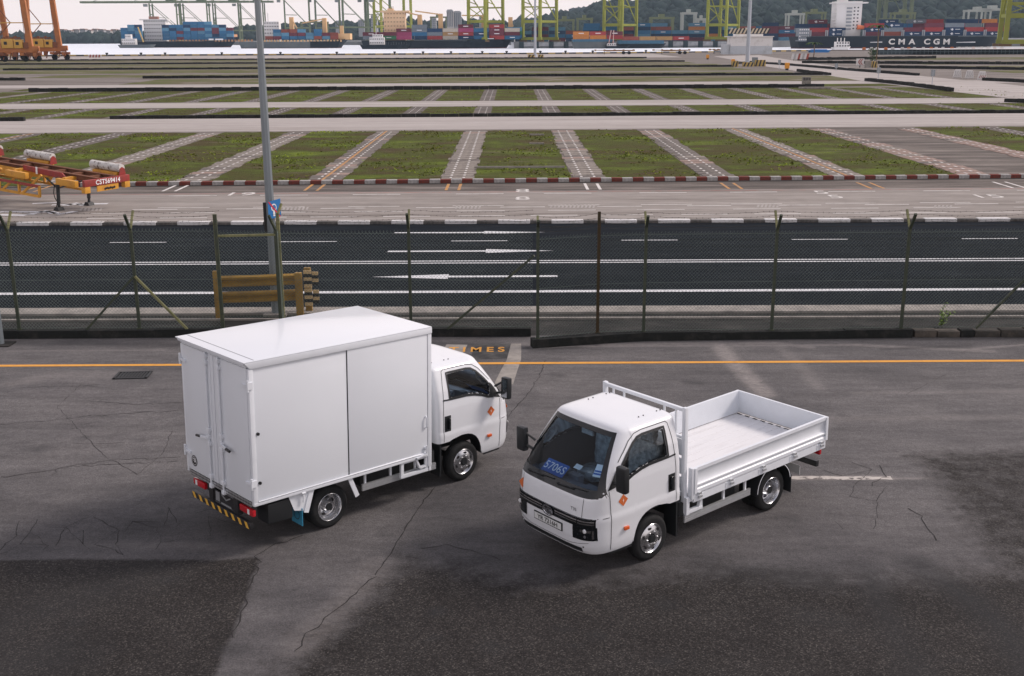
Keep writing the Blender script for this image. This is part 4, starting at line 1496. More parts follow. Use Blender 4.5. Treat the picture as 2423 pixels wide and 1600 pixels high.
def side_board(sg, name):
    """pressed side board: flat rims and a wide shallow channel"""
    m_ = MB()
    prof = [(0, 1.164), (0, 1.115), (-.022, 1.095), (-.030, 1.06), (-.034, 1.0), (-.030, .945), (-.012, .915), (0, .905), (0, .885), (-.016, .868), (-.016, .845), (0, .83), (0, .782),
            (-.045, .782), (-.045, 1.164)]
    n_ = len(prof)
    vs = []
    for x in (BX0 - .02, BX1 + .012):
        for d_, z in prof:
            vs.append((x, sg * (BW_ + d_), z))
    fs = [(i, (i + 1) % n_, n_ + (i + 1) % n_, n_ + i) for i in range(n_)] + [tuple(range(n_)), tuple(range(2 * n_ - 1, n_ - 1, -1))]
    m_.add(vs, fs)
    bo = rb(m_, name, white_steel, smooth=30)
    m_ = MB()
    y0, y1 = sorted((sg * (BW_ - .004), sg * (BW_ + .012)))
    m_.box(BX1 + .0, BX1 + .05, y0, y1, .78, 1.16).box(BX0 - .07, BX0 - .02, y0, y1, .78, 1.16)
    rb(m_, 'end_cap', white_steel, bo)
    m_ = MB()
    for x in (-.889, -1.572, -2.305, -3.05, -3.72):
        y0, y1 = sorted((sg * BW_, sg * (BW_ + .025)))
        m_.box(x - .03, x + .03, y0, y1, .755, .785).box(x - .05, x + .02, y0, y1, .70, .73)
    rb(m_, 'latch', alu, bo)
    return bo
side_board(1, 'side_board')
side_board(-1, 'side_board')
m_ = MB()
m_.box(BX1, BX1 + .04, -BW_ + .002, BW_ - .002, .79, 1.162)
for z in (.84, .95, 1.06):
    m_.box(BX1 - .01, BX1, -BW_ + .05, BW_ - .05, z - .03, z + .03)
rb(m_, 'tail_board', white_steel, bevel=.008)
for sg in (1, -1):
    m_ = MB()
    y0, y1 = sorted((sg * (BW_ - .01), sg * (BW_ - .05)))
    m_.box(BX1 + .02, BX0 - .02, y0, y1, .645, .755)
    for x in (-.889, -1.572, -2.305, -3.05, -3.72):
        ya, yb = sorted((sg * (BW_ - .012), sg * (BW_ - .004)))
        m_.box(x - .1, x + .1, ya, yb, .66, .745)
    rb(m_, 'bed_rail', white_steel)
m_ = MB()
for sg in (1, -1):
    y0, y1 = sorted((sg * .76, sg * .82))
    m_.box(-.715, -.655, y0, y1, .50, 2.064)
m_.box(-.71, -.66, -.76, .76, 2.0, 2.05)
for z0, z1 in ((.80, 1.02), (1.06, 1.30), (1.34, 1.58)):
    m_.box(-.70, -.685, -.76, .76, z0, z1)
m_.box(-.71, -.66, -.76, .76, 1.60, 1.64).box(-.71, -.66, -.76, .76, .74, .79)
for y in (-.62, -.4, .4, .62):
    m_.box(-.70, -.67, y - .012, y + .012, 1.64, 2.0)
hbd = rb(m_, 'headboard', white_steel, bevel=.006)
m_ = MB()
for sg in (1, -1):
    y0, y1 = sorted((sg * .82, sg * .895))
    m_.box(BX0 - .02, BX0 + .03, y0, y1, .70, 1.17)
rb(m_, 'corner_post', white_steel, bevel=.006)
for sg in (1, -1):
    m_ = MB()
    y0, y1 = sorted((sg * .80, sg * .87))
    m_.box(-.72, -.66, y0, y1, .48, .74).box(-1.0, -.72, y0, y1, .67, .71).box(-1.0, -.72, y0, y1, .49, .53)
    m_.bar((-.94, sg * .835, .50), (-1.02, sg * .835, .74), .05, .03)
    rb(m_, 'step_bracket', white_steel)
    # rear mudguard arcs and flap
    m_ = MB()
    arc = [(-2.6086 + math.cos(q) * .41, .345 + math.sin(q) * .385) for q in np.linspace(R(-8), R(175), 18)]
    m_.grid([[(x, sg * .875, z) for x, z in arc], [(x, sg * .60, z) for x, z in arc]])
    mg = rb(m_, 'mudguard', black_plastic, smooth=60)
    m_ = MB()
    ar2 = [(-2.6086 + math.cos(q) * .395, .345 + math.sin(q) * .37) for q in np.linspace(R(-2), R(172), 18)]
    ar3 = [(-2.6086 + math.cos(q) * .383, .345 + math.sin(q) * .358) for q in np.linspace(R(-2), R(172), 18)]
    m_.grid([[(x, sg * .878, z) for x, z in ar2], [(x, sg * .878, z) for x, z in ar3]])
    rb(m_, 'guard_trim', white_steel, mg)
    m_ = MB()
    y0, y1 = sorted((sg * .62, sg * .875))
    m_.box(-3.03, -3.02, y0, y1, .13, .42)
    rb(m_, 'mud_flap', black_plastic)
m_ = MB()
m_.box(BX1 - .01, BX1 + .05, -.76, .76, .29, .385)
m_.box(BX1 + .02, BX1 + .10, -.33, -.27, .38, .66).box(BX1 + .02, BX1 + .10, .27, .33, .38, .66)
bmp = rb(m_, 'rear_bumper', black_plastic)
yel = M('hazard_yellow', (.62, .36, .05), .5, var=.1)
m_ = MB()
for i in range(8):
    y = -.70 + i * .2
    m_.add([(BX1 - .013, y - .05, .30), (BX1 - .013, y + .04, .30), (BX1 - .013, y + .09 - .05, .375), (BX1 - .013, y - .05, .375)], [(0, 1, 2, 3)])
rb(m_, 'bumper_stripe', yel, bmp)
m_ = MB()
m_.box(BX1 + .25, BX1 + .26, .30, .60, .17, .32)
rb(m_, 'rear_plate', plate_white)
for sg in (1, -1):
    m_ = MB()
    y0, y1 = sorted((sg * .55, sg * .80))
    m_.box(BX1 - .01, BX1 + .04, y0, y1, .50, .60)
    rb(m_, 'tail_lamp', red_lens, bevel=.01)

# ------------------------------------------------------------------ box truck
bt = empty('box_truck', (-1.3604, 17.5067, 0), R(43.4989),
           label='white box lorry with tall plain cargo body, rear doors towards the camera', cat='truck', group='small white delivery trucks on the asphalt')
build_cab(bt)
chassis(bt, -3.85, -1, -1)
rb = lambda m_, name, mat, par=bt, **kw: m_.build(name, mat, par, xf=rake, **kw)
X1, X2, B2, ZB, ZR = -.786, -3.939, .942, .667, 2.735
m_ = MB()
m_.box(X2 + .06, X1, -B2 + .03, B2 - .03, ZB + .02, ZR - .03)
cg = rb(m_, 'cargo_body', white_panel)
m_ = MB()      # roof with drip edge, standing a little over the doors
m_.box(X2 - .07, X1 + .005, -B2 - .012, B2 + .012, ZR - .012, ZR)
rf = rb(m_, 'roof', white_panel, bevel=.006)
m_ = MB()
for sg in (1, -1):
    y0, y1 = sorted((sg * (B2 + .014), sg * (B2 - .03)))
    m_.prism([(X2 - .06, ZR - .014), (X1 + .008, ZR - .014), (X1 + .008, ZR - .105), (X2 + .02, ZR - .105)], 'y', y0, y1)
m_.box(X2 - .055, X2 + .03, -B2 + .03, B2 - .03, ZR - .05, ZR - .013)
rb(m_, 'eaves_trim', white_steel, rf, bevel=.006)
m_ = MB()
m_.box(X2 + .10, X2 + .112, -B2 + .03, B2 - .03, ZR, ZR + .002)
rb(m_, 'roof_seam', gap_mat, rf)
for sg in (1, -1):
    yo = sg * B2
    def yb_(a_, b_):
        return sorted((yo - sg * a_, yo - sg * b_))
    m_ = MB()                      # side: two sliding panels between posts, the front one a little prouder
    y0, y1 = yb_(.014, .03)
    m_.box(X2 + .075, -2.345, y0, y1, ZB + .05, ZR - .107)
    rb(m_, 'side_panel', white_panel, bevel=.004)
    m_ = MB()
    y0, y1 = yb_(.002, .03)
    m_.box(-2.335, -.865, y0, y1, ZB + .045, ZR - .107)
    sp = rb(m_, 'sliding_door', white_panel, bevel=.004)
    m_ = MB()
    y0, y1 = yb_(.012, .031)
    m_.box(-2.349, -2.334, y0, y1, ZB + .05, ZR - .108)
    m_.box(-.866, -.858, y0, y1, ZB + .05, ZR - .108)
    rb(m_, 'door_gap', seam_mat)
    m_ = MB()
    y0, y1 = yb_(-.004, .05)
    m_.box(-.857, X1 + .004, y0, y1, .49, ZR - .106)
    m_.box(X2, X2 + .07, y0, y1, ZB, ZR - .106)
    rb(m_, 'corner_post', white_steel, bevel=.008)
    m_ = MB()
    y0, y1 = yb_(-.008, .04)
    m_.box(X2 + .005, -.86, y0, y1, ZB, ZB + .045)
    m_.tube((X2 + .07, yo + sg * .004, ZB + .058), (-.87, yo + sg * .004, ZB + .058), .012, n=8)
    rb(m_, 'sill_rail', white_steel, bevel=.006)
    m_ = MB()
    ym_ = yo + sg * .028
    m_.path([(-.9, yo, 1.33), (-.9, ym_, 1.31), (-.9, ym_, 1.16), (-.9, yo, 1.14)], .011)
    m_.box(-.93, -.885, min(yo, ym_), max(yo, ym_), .80, .83).tube((-.905, ym_, .70), (-.905, ym_, .86), .014, n=8)
    m_.bar((-.90, ym_, .72), (-1.10, ym_, .69), .03, .02)
    rb(m_, 'door_pull', white_steel, sp)
    m_ = MB()
    ya = yo - sg * .03
    m_.bar((-1.35, ya, .66), (-1.35, ya, .42), .05, .04).bar((-.87, ya, .70), (-.87, ya, .42), .05, .04).bar((-1.38, ya, .44), (-.84, ya, .44), .045, .045)
    m_.bar((-1.35, ya, .655), (-.87, ya, .655), .03, .03).bar((-1.08, ya, .66), (-1.0, ya, .50), .05, .03).bar((-1.0, ya, .50), (-.90, ya, .51), .05, .03)
    m_.box(-.83, -.79, *yb_(.0, .05), .42, .66)
    rb(m_, 'side_step_frame', white_steel)
    m_ = MB()
    m_.bar((-2.33, ya, .69), (-2.19, ya, .35), .07, .02, up=(0, 1, 0)).bar((-2.98, ya, .68), (-3.09, ya, .34), .08, .02, up=(0, 1, 0))
    m_.add([(-2.95, ya - sg * .004, .68), (-3.38, ya - sg * .004, .68), (-3.28, ya - sg * .004, .42), (-3.08, ya - sg * .004, .36)], [(0, 1, 2, 3)])
    m_.bar((-3.14, ya + sg * .03, .69), (-3.14, ya + sg * .03, .52), .02, .02).tube((-3.17, ya + sg * .03, .66), (-3.11, ya + sg * .03, .66), .02)
    rb(m_, 'wheel_flare', white_steel)
    m_ = MB()
    a0, a1 = sorted((yo - sg * .04, yo - sg * .34))
    m_.box(-3.70, -3.30, a0, a1, .32, .62)
    rb(m_, 'storage_box', black_plastic, bevel=.02)
    m_ = MB()
    a0, a1 = sorted((yo - sg * .02, yo - sg * .30))
    m_.prism([(a0, .15), (a1, .15), (a1, .42), (a0, .42)], 'x', -3.16, -3.15)
    fp = rb(m_, 'mud_flap', M('blue_flap', (.03, .22, .36), .6))
    m_ = MB()
    yc_ = (a0 + a1) / 2
    m_.lathe([(0, .075), (0, .063)], (-3.163, yc_, .29), 'x', 20)
    rb(m_, 'flap_ring', ink_black, fp)
    m_ = MB()
    for z in (1.70, .99):
        m_.tube((-3.83, yo - sg * .02, z), (-3.83, yo + sg * .012, z), .022, n=12)
    rb(m_, 'side_marker', ink_black)
# rear frame and doors
m_ = MB()
m_.box(X2 + .0, X2 + .06, -B2 + .05, B2 - .05, ZR - .10, ZR - .05)
rb(m_, 'rear_header', white_steel)
for sg in (1, -1):
    a0, a1 = sorted((sg * .008, sg * (B2 - .055)))
    m_ = MB()
    m_.box(X2 - .004, X2 + .055, a0, a1, ZB + .06, ZR - .105)
    dr_ = rb(m_, 'rear_door', white_panel, bevel=.006)
    m_ = MB()
    xr_ = X2 - .03
    for yr in (.175 * sg,):
        m_.tube((xr_, yr, ZB - .02), (xr_, yr, ZR - .08), .016, n=10)
        for z in (ZB - .01, .80, 1.30, 1.5, 2.5, 2.6):
            m_.box(xr_ - .02, X2, yr - .035, yr + .035, z - .03, z + .03)
    m_.box(X2 - .012, X2 - .004, .10 * sg - .02, .10 * sg + .02, ZB + .08, ZR - .12)
    rb(m_, 'lock_rod', white_steel, dr_, bevel=.004)
    m_ = MB()
    m_.box(xr_ - .02, X2, sg * .19 - .03, sg * .19 + .03, 1.36, 1.42)
    m_.bar((xr_ - .02, sg * .19, 1.385), (xr_ - .035, sg * .36, 1.37), .02, .035)
    hn = rb(m_, 'door_handle', white_steel, dr_)
    m_ = MB()
    m_.tube((xr_ - .035, sg * .36, 1.37), (xr_ - .04, sg * .47, 1.36), .02, n=8)
    rb(m_, 'grip', ink_black, hn)
    for z in (2.40, 1.0):
        m_ = MB()
        m_.bar((X2 - .015, sg * .93, z), (X2 - .015, sg * .78, z - .012), .02, .035)
        m_.box(X2 - .03, X2 + .05, min(sg * .925, sg * .962), max(sg * .925, sg * .962), z - .05, z + .05)
        m_.tube((X2 - .02, sg * .945, z - .08), (X2 - .02, sg * .945, z + .08), .016, n=8)
        rb(m_, 'hinge', white_steel, dr_)
m_ = MB()
m_.lathe([(0, 0), (0, .085)], (X2 - .0065, .70, .885), 'x', 26)
dc = rb(m_, 'speed_disc', ink_black)
m_ = MB()
m_.lathe([(0, .067), (0, .060)], (X2 - .0085, .70, .885), 'x', 26)
rb(m_, 'disc_ring', ink_white, dc)
text_on('60', .085, ink_white, dc, (X2 - .009, .70, .893), (0, -1, 0), (0, 0, 1), 'disc_number', xf=rake, bold=.003)
ckm, t, b = ntree('checker_plate')
b.inputs['Metallic'].default_value = 0.9
b.inputs['Roughness'].default_value = 0.3
tcx = objco(t, (1, 1, 1))
rot = t.nodes.new('ShaderNodeMapping')
rot.inputs['Rotation'].default_value = (R(45), 0, 0)
t.links.new(tcx, rot.inputs[0])
chk = N(t, 'TexChecker', Scale=34.0)
t.links.new(rot.outputs[0], chk.inputs[0])
t.links.new(ramp(t, chk.outputs['Fac'], [(0.2, gray(.16)), (0.8, gray(.72))]), b.inputs['Base Color'])
setbump(t, b, chk.outputs['Fac'], .6, .01)
m_ = MB()
m_.box(X2 - .012, X2 + .05, -B2 + .07, B2 - .10, ZB - .02, ZB + .055)
rb(m_, 'tread_plate', ckm)
m_ = MB()
m_.box(X2 - .035, X2 + .02, -.87, .77, .315, .405)
m_.box(X2 + .0, X2 + .08, -.50, -.38, .40, .66).box(X2 + .0, X2 + .08, .20, .32, .40, .66)
bmp = rb(m_, 'rear_bumper', ink_black, bevel=.006)
m_ = MB()
for i in range(9):
    y = .71 - i * .185
    m_.add([(X2 - .0375, y + .055, .402), (X2 - .0375, y - .02, .402), (X2 - .0375, y - .075, .318), (X2 - .0375, y + .0, .318)], [(0, 1, 2, 3)])
rb(m_, 'bumper_stripe', yel, bmp)
for y0, y1 in ((.42, .76), (-.92, -.56)):
    m_ = MB()
    m_.box(X2 - .012, X2 + .04, y0, y1, .51, .605)
    tl = rb(m_, 'tail_lamp', red_lens, bevel=.012)
    m_ = MB()
    yo_ = y0 + .22 if y0 > 0 else y0 + .09
    m_.box(X2 - .016, X2 - .010, yo_, yo_ + .05, .52, .595)
    rb(m_, 'reverse_lens', clear_lens, tl)
m_ = MB()
m_.box(X2 + .01, X2 + .02, -.37, .17, .425, .60)
rpl = rb(m_, 'rear_plate', ink_black)
m_ = MB()
m_.box(X2 + .004, X2 + .0095, .02, .13, .445, .585).box(X2 + .004, X2 + .0095, -.30, -.02, .43, .455)
m_.bar((X2 + .007, -.04, .575), (X2 + .007, -.16, .52), .006, .02).bar((X2 + .007, -.16, .52), (X2 + .007, -.28, .58), .006, .02)
rb(m_, 'plate_marks', M('plate_grey', (.2, .21, .22), .5), rpl)

# ================================================================== FENCE, LAMP POST, GUARD RAIL, TRAILER
fence_green = M('fence_green', (0.030, 0.042, 0.026), 0.6, col2=(0.085, 0.09, 0.045), vs=5, thr=(.5, .8))
fence_pale = M('fence_weathered', (0.20, 0.20, 0.10), 0.7, col2=(0.10, 0.11, 0.06), vs=4)
wire_mat = M('fence_wire', (0.12, 0.155, 0.135), 0.5, metal=.2, var=.25, vs=1.2)
barb_mat = M('barbed_wire', (0.05, 0.045, 0.04), 0.7, metal=.4)
plinth_mat = M('plinth_concrete', (0.018, 0.02, 0.019), 0.9, col2=(0.05, 0.048, 0.044), vs=3, bump=.8, bs=12, thr=(.5, .8))
stone_mat = M('plinth_stone', (0.05, 0.048, 0.043), 0.9, col2=(0.11, 0.095, 0.08), vs=3, bump=.8, bs=9)
PZ = 0.20
FP = [(-15.0, 26.0), (-11.95, 26.05), (-9.05, 26.1), (-7.02, 26.1)]
FR = [(-5.62, 26.15), (-2.45, 26.1), (0.5, 26.0)]
FQ = [(0.60, 25.02), (2.03, 25.5), (3.14, 25.62), (6.22, 25.72), (9.35, 25.8), (12.6, 25.88), (15.8, 25.95)]
def fence_post(x, y, label, arms=True, rusty=False, ztop=2.66):
    r_ = empty('fence_post', (x, y, PZ), label=label, cat='fence post', group='posts of the chain-link fence')
    m_ = MB()
    m_.bar((0, .0, -.02), (0, .0, ztop - PZ), .07, .05)
    m_.box(-.06, .06, -.05, .05, -.02, .02)
    m_.build('post', M('rusty_post', (0.055, 0.038, 0.022), .8, col2=(.035, .04, .022), vs=3) if rusty else fence_green, r_, whole=True)
    if arms:
        m_ = MB().bar((0, -.02, ztop - PZ - .02), (0, -.30, 3.02 - PZ), .06, .045)
        m_.build('arm', fence_green, r_)
        m_ = MB().bar((0, .02, ztop - PZ - .02), (0, .30, 3.03 - PZ), .05, .04)
        m_.build('arm', fence_pale, r_)
    return r_
labs = iter(['fence post at the left edge, its two arms forked', 'fence post with two slanting struts, left of the yellow guard rail'])
for p in FP[1:3]:
    fence_post(*p, next(labs))
fence_post(*FR[1], 'fence post standing behind the roof of the box truck')
fence_post(*FQ[0], 'fence corner post beside the painted word on the ground', ztop=2.86)
fence_post(*FQ[1], 'thin rusty fence post without arms in the short corner panel', arms=False, rusty=True, ztop=3.1)
fence_post(*FQ[2], 'fence post just right of the rusty one', ztop=2.75)
fence_post(*FQ[3], 'forked fence post behind the bed of the flatbed truck')
fence_post(*FQ[4], 'forked fence post beside the green weed at the right')
fence_post(*FQ[5], 'fence post past the right edge that carries the last strut')
for p, q, lb in (((-9.05, 26.05, 1.5), (-10.3, 26.0, PZ), 'dark slanting strut left of the forked post near the guard rail'),
                 ((-9.03, 26.05, 1.5), (-7.86, 26.0, PZ), 'pale slanting strut right of the forked post near the guard rail'),
                 ((.52, 25.1, 2.15), (-1.55, 25.95, PZ), 'long slanting strut leaning on the fence corner post'),
                 ((12.5, 25.85, 1.72), (11.15, 25.8, PZ), 'slanting fence strut at the right edge of the picture')):
    MB().bar(p, q, .055, .05).build('fence_strut', fence_pale if 'pale' in lb else fence_green, label=lb, cat='fence strut', group='struts of the chain-link fence')
def link_mesh(p, q, z0, z1, label, cell=.085, group='chain-link panels of the fence'):
    """woven wire panel: two sets of crossing wires, each slightly kinked, and a knuckled top"""
    m_ = MB()
    L_ = math.hypot(q[0] - p[0], q[1] - p[1])
    ux, uy = (q[0] - p[0]) / L_, (q[1] - p[1]) / L_
    hgt = z1 - z0
    n_ = int((L_ + hgt) / cell) + 1
    wr = .0024
    def pt(s_, z, o_):
        return Vector((p[0] + ux * s_ - uy * o_, p[1] + uy * s_ + ux * o_, z))
    ph = rnd.uniform(0, 6)
    for i in range(-int(hgt / cell) - 1, n_):
        for dr_ in (1, -1):
            s0 = i * cell + (cell * .13 if dr_ < 0 else 0)
            a_, b_ = (s0, s0 + hgt) if dr_ > 0 else (s0 + hgt, s0)
            ta = 0.0
            tb = 1.0
            if a_ == b_:
                continue
            # clip to panel width
            lo, hi = sorted(((0 - a_) / (b_ - a_), (L_ - a_) / (b_ - a_)))
            ta, tb = max(0, lo), min(1, hi)
            if tb - ta < .02:
                continue
            sag = .03 * math.sin(a_ * 1.7 + ph)
            k0 = pt(a_ + (b_ - a_) * ta, z0 + hgt * ta, .004 * dr_)
            k1 = pt(a_ + (b_ - a_) * tb, z0 + hgt * tb, .004 * dr_)
            km = (k0 + k1) / 2 + Vector((-uy, ux, 0)) * sag
            for e0, e1 in ((k0, km), (km, k1)):
                d_ = (e1 - e0).normalized()
                s_ = d_.cross(Vector((-uy, ux, 0))).normalized() * wr
                o_ = Vector((-uy, ux, 0)) * wr
                m_.add([e0 + s_, e0 - s_ + o_, e0 - s_ - o_, e1 + s_, e1 - s_ + o_, e1 - s_ - o_], [(0, 1, 4, 3), (1, 2, 5, 4), (2, 0, 3, 5)])
    for k_ in range(int(L_ / cell)):
        a_ = pt(k_ * cell + .02, z1 - .01, 0)
        m_.bar(a_, a_ + Vector((.012, 0, .04)), .006)
    for z in (z0 + .03, (z0 + z1) / 2, z1 - .04):
        m_.tube(pt(0, z, 0), pt(L_, z, 0), .004, n=5)
    m_.build('chain_link_panel', wire_mat, fixn=False, label=label, cat='fence panel', group=group)
names = ['chain-link panel at the left edge of the fence', 'chain-link panel between the two left forked posts', 'chain-link panel between the struts and the fence recess']
for i in range(3):
    link_mesh(FP[i], FP[i + 1], PZ, 2.62, names[i])
names = ['chain-link panel right of the fence recess, behind the box truck roof', 'chain-link panel left of the corner post, crossed by the long strut']
for i in range(2):
    link_mesh(FR[i], FR[i + 1], PZ, 2.55, names[i])
names = ['narrow chain-link panel between corner post and rusty post', 'narrow chain-link panel right of the rusty post', 'chain-link panel behind the cab of the flatbed truck',
         'chain-link panel behind the bed of the flatbed truck', 'chain-link panel with the green weed at its foot', 'chain-link panel past the right edge of the fence']
for i in range(6):
    link_mesh(FQ[i], FQ[i + 1], PZ, 2.58, names[i])
def barbed(pts, label):
    m_ = MB()
    for (a_, b_) in zip(pts[:-1], pts[1:]):
        a_, b_ = Vector(a_), Vector(b_)
        L_ = (b_ - a_).length
        n_ = max(2, int(L_ / .14))
        pr = None
        for k_ in range(n_ + 1):
            f_ = k_ / n_
            p = a_.lerp(b_, f_) - Vector((0, 0, .05 * 4 * f_ * (1 - f_))) + Vector((0, 0, rnd.gauss(0, .004)))
            if pr is not None:
                m_.bar(pr, p, .0055)
                d_ = Vector((rnd.uniform(-1, 1), rnd.uniform(-1, 1), rnd.uniform(.3, 1))).normalized() * .018
                m_.bar(p - d_, p + d_, .006)
            pr = p
    m_.build('barbed_wire', barb_mat, fixn=False, label=label, cat='barbed wire', group='barbed wire strands on the fence')
oh = {0: 'lowest', 1: 'middle', 2: 'top'}
for k_, (dy, z) in enumerate(((-.10, 2.76), (-.2, 2.89), (-.29, 3.01))):
    barbed([(x, y + dy, z) for x, y in FP[:3]] + [(-7.0, 26.1 + dy, z)], f'{oh[k_]} barbed wire strand on the near arms left of the recess')
    barbed([(x, y + dy, z) for x, y in FR], f'{oh[k_]} barbed wire strand on the near arms behind the box truck')
    barbed([(x, y + dy, z) for x, y in FQ], f'{oh[k_]} barbed wire strand on the near arms right of the corner post')
for k_, (dy, z) in enumerate(((.14, 2.80), (.29, 3.02))):
    nm = 'lower' if k_ == 0 else 'upper'
    barbed([(x, y + dy, z) for x, y in FP[:3]] + [(-7.0, 26.1 + dy, z)], f'{nm} barbed wire strand on the far arms left of the recess')
    barbed([(x, y + dy, z) for x, y in FR], f'{nm} barbed wire strand on the far arms behind the box truck')
    barbed([(x, y + dy, z) for x, y in FQ], f'{nm} barbed wire strand on the far arms right of the corner post')
# recess in the fence around the lamp post
rc = empty('fence_recess', (-6.3, 26.1, 0), label='narrow fence recess of tall posts and crossbar around the lamp post', cat='fence gate')
def rp(x, y, zt, par=rc, mat=fence_green):
    MB().bar((x + 6.3, y - 26.1, PZ - .1), (x + 6.3, y - 26.1, zt), .075, .06).build('post', mat, par)
rp(-7.02, 26.1, 2.98)
rp(-7.30, 27.1, 2.83, mat=fence_pale)
rp(-5.62, 26.15, 2.62)
rp(-5.75, 27.1, 2.86, mat=fence_pale)
MB().bar((-.72, .0, 2.46), (.68, .05, 2.48), .06, .05).build('crossbar', fence_pale, rc)
MB().bar((.68, .05, 2.60), (.60, -.2, 2.98), .05).build('arm', fence_green, rc)
MB().bar((.55, 1.0, 2.8), (.62, 1.2, 3.05), .05).build('arm', fence_pale, rc)
link_mesh((-7.02, 26.1), (-7.30, 27.1), PZ, 2.45, 'chain-link side panel on the left of the fence recess')
link_mesh((-5.62, 26.15), (-5.75, 27.1), PZ, 2.45, 'chain-link side panel on the right of the fence recess')
link_mesh((-7.30, 27.1), (-5.75, 27.1), PZ, 2.4, 'chain-link back panel of the fence recess behind the lamp post', cell=.085)
# plinth
def plinth(name, pts, wd, h_, mat, label, jag=.0, n_=1):
    m_ = MB()
    for (x0, y0), (x1, y1) in zip(pts[:-1], pts[1:]):
        an = math.atan2(y1 - y0, x1 - x0)
        L_ = math.hypot(x1 - x0, y1 - y0)
        k_ = max(1, int(L_ / 1.6))
        for i in range(k_):
            f_ = (i + .5) / k_
            cx, cy = x0 + (x1 - x0) * f_, y0 + (y1 - y0) * f_
            m_.box(cx - L_ / k_ / 2 - .001, cx + L_ / k_ / 2 - .004, cy - wd / 2, cy + wd / 2, -.02, h_ + rnd.uniform(-jag, jag), rz=an)
    return m_.build(name, mat, label=label, cat='plinth')
plinth('fence_plinth', [(-16, 25.98), (-11.95, 26.03), (-7.0, 26.1), (.46, 26.05)], .28, PZ, plinth_mat, 'long black concrete plinth under the left part of the fence', .012)
plinth('fence_plinth', [(.46, 24.98), (3.1, 25.6), (9.6, 25.8)], .26, PZ, plinth_mat, 'black concrete plinth under the right part of the fence, slanting at the corner', .012)
sw_ = empty('stone_plinth', (9.65, 25.83, 0), label='rough brown stone plinth under the fence at the right edge', cat='plinth')
x = 0.0
while x < 6.5:
    L_ = rnd.uniform(.28, .75)
    MB().box(x + .012, x + L_ - .012, -.14 + rnd.uniform(-.02, .02), .14, -.02, PZ - rnd.uniform(0, .05)).build('stone', stone_mat if rnd.random() < .75 else plinth_mat, sw_, bevel=.02)
    x += L_
bkm = M('pale_brick', (.30, .26, .17), .9, col2=(.18, .16, .12), vs=9)
br_ = MB().box(-.03, .03, -.055, .055, 0, .075).mesh('edging_brick', bkm, bevel=.006)
a0, a1 = G(1282, 770, PZ), G(1380, 766, PZ)
for i in range(16):
    f_ = i / 15
    link('edging_brick', br_, None, (a0[0] + (a1[0] - a0[0]) * f_ , a0[1] + (a1[1] - a0[1]) * f_ + rnd.uniform(-.01, .01), 0.003), rnd.uniform(-.3, .3),
         label='small pale brick set in a row along the fence corner', cat='brick', group='row of pale bricks by the fence corner')
# weed
leaf = M('weed_leaf', (.16, .26, .02), .6, col2=(.09, .17, .02), vs=9)
wr_ = empty('weed', (*G(2195, 758), 0), label='bright green weed growing at the foot of the fence', cat='plant')
m_ = MB()
stems = []
for k_ in range(7):
    p = Vector((rnd.uniform(-.25, .1), rnd.uniform(-.05, .05), .02))
    d_ = Vector((rnd.uniform(-.2, .5), rnd.uniform(-.3, .2), 1)).normalized()
    pts = [p.copy()]
    for j in range(rnd.randint(3, 7)):
        d_ = (d_ + Vector((rnd.gauss(.06, .2), rnd.gauss(0, .2), 0))).normalized()
        p = p + d_ * .09
        pts.append(p.copy())
    m_.path(pts, .005, 5)
    stems += pts[1:]
m_.build('stem', M('weed_stem', (.08, .11, .03), .7), wr_, whole=True)
m_ = MB()
for p in stems:
    for j in range(5):
        d_ = Vector((rnd.gauss(0, 1), rnd.gauss(0, 1), rnd.gauss(.3, .6))).normalized()
        s_ = d_.cross(Vector((0, 0, 1))).normalized() * .022
        q = p + d_ * rnd.uniform(.05, .10)
        mdl = (p + q) / 2
        m_.add([p, mdl + s_, q, mdl - s_], [(0, 1, 2, 3)])
m_.build('foliage', leaf, wr_, whole=True)

# lamp post with the sign
pole_mat = M('galvanised_pole', (0.20, 0.23, 0.25), .45, metal=.35, var=.12, vs=3, streak=(1, 1, .2))
lp = empty('lamp_post', (-6.17, 28.25, 0), label='tall grey tapered lamp post rising behind the fence with a blue sign', cat='lamp post', group='tall grey lamp posts')
m_ = MB()
m_.tube((0, 0, 0), (0, 0, 6.6), .125, .092, 8)
m_.tube((0, 0, 6.58), (0, 0, 13.5), .084, .05, 8)
m_.build('pole', pole_mat, lp, whole=True)
MB().box(-.3, .3, -.25, .25, 0, .06).build('base_plate', paleconc, lp, bevel=.01)
MB().bar((0, 0, 13.4), (-1.6, -.6, 14.0), .07).build('lamp_arm', pole_mat, lp)
MB().box(-2.2, -1.5, -.85, -.5, 13.93, 14.08).build('lamp_head', pole_mat, lp, bevel=.03)
m_ = MB().box(-.17, -.10, -.05, .05, 2.1, 2.95)
m_.build('sign_back', ink_black, lp)
sg_ = MB()
c_, s_ = math.cos(R(-58)), math.sin(R(-58))
def sp_(u, z, o_=0.0):
    return (.14 + u * -s_ * .55 + o_ * .0, -.14 + u * c_ - .0 - o_, z)
sg_.add([sp_(-.28, 2.55), sp_(.28, 2.60), sp_(.28, 3.05), sp_(-.28, 3.0)], [(0, 1, 2, 3)])
so = sg_.build('sign_board', M('sign_blue', (.02, .16, .42), .5), lp)
m_ = MB()
rg_ = [(-.02 + .12 * math.cos(q), 2.84 + .1 * math.sin(q)) for q in np.linspace(R(-60), R(240), 14)]
vs = []
for u, z in rg_:
    vs += [sp_(u, z, .006), sp_(u * .72, 2.84 + (z - 2.84) * .68, .006)]
m_.add(vs, [(2 * i, 2 * i + 1, 2 * i + 3, 2 * i + 2) for i in range(len(rg_) - 1)])
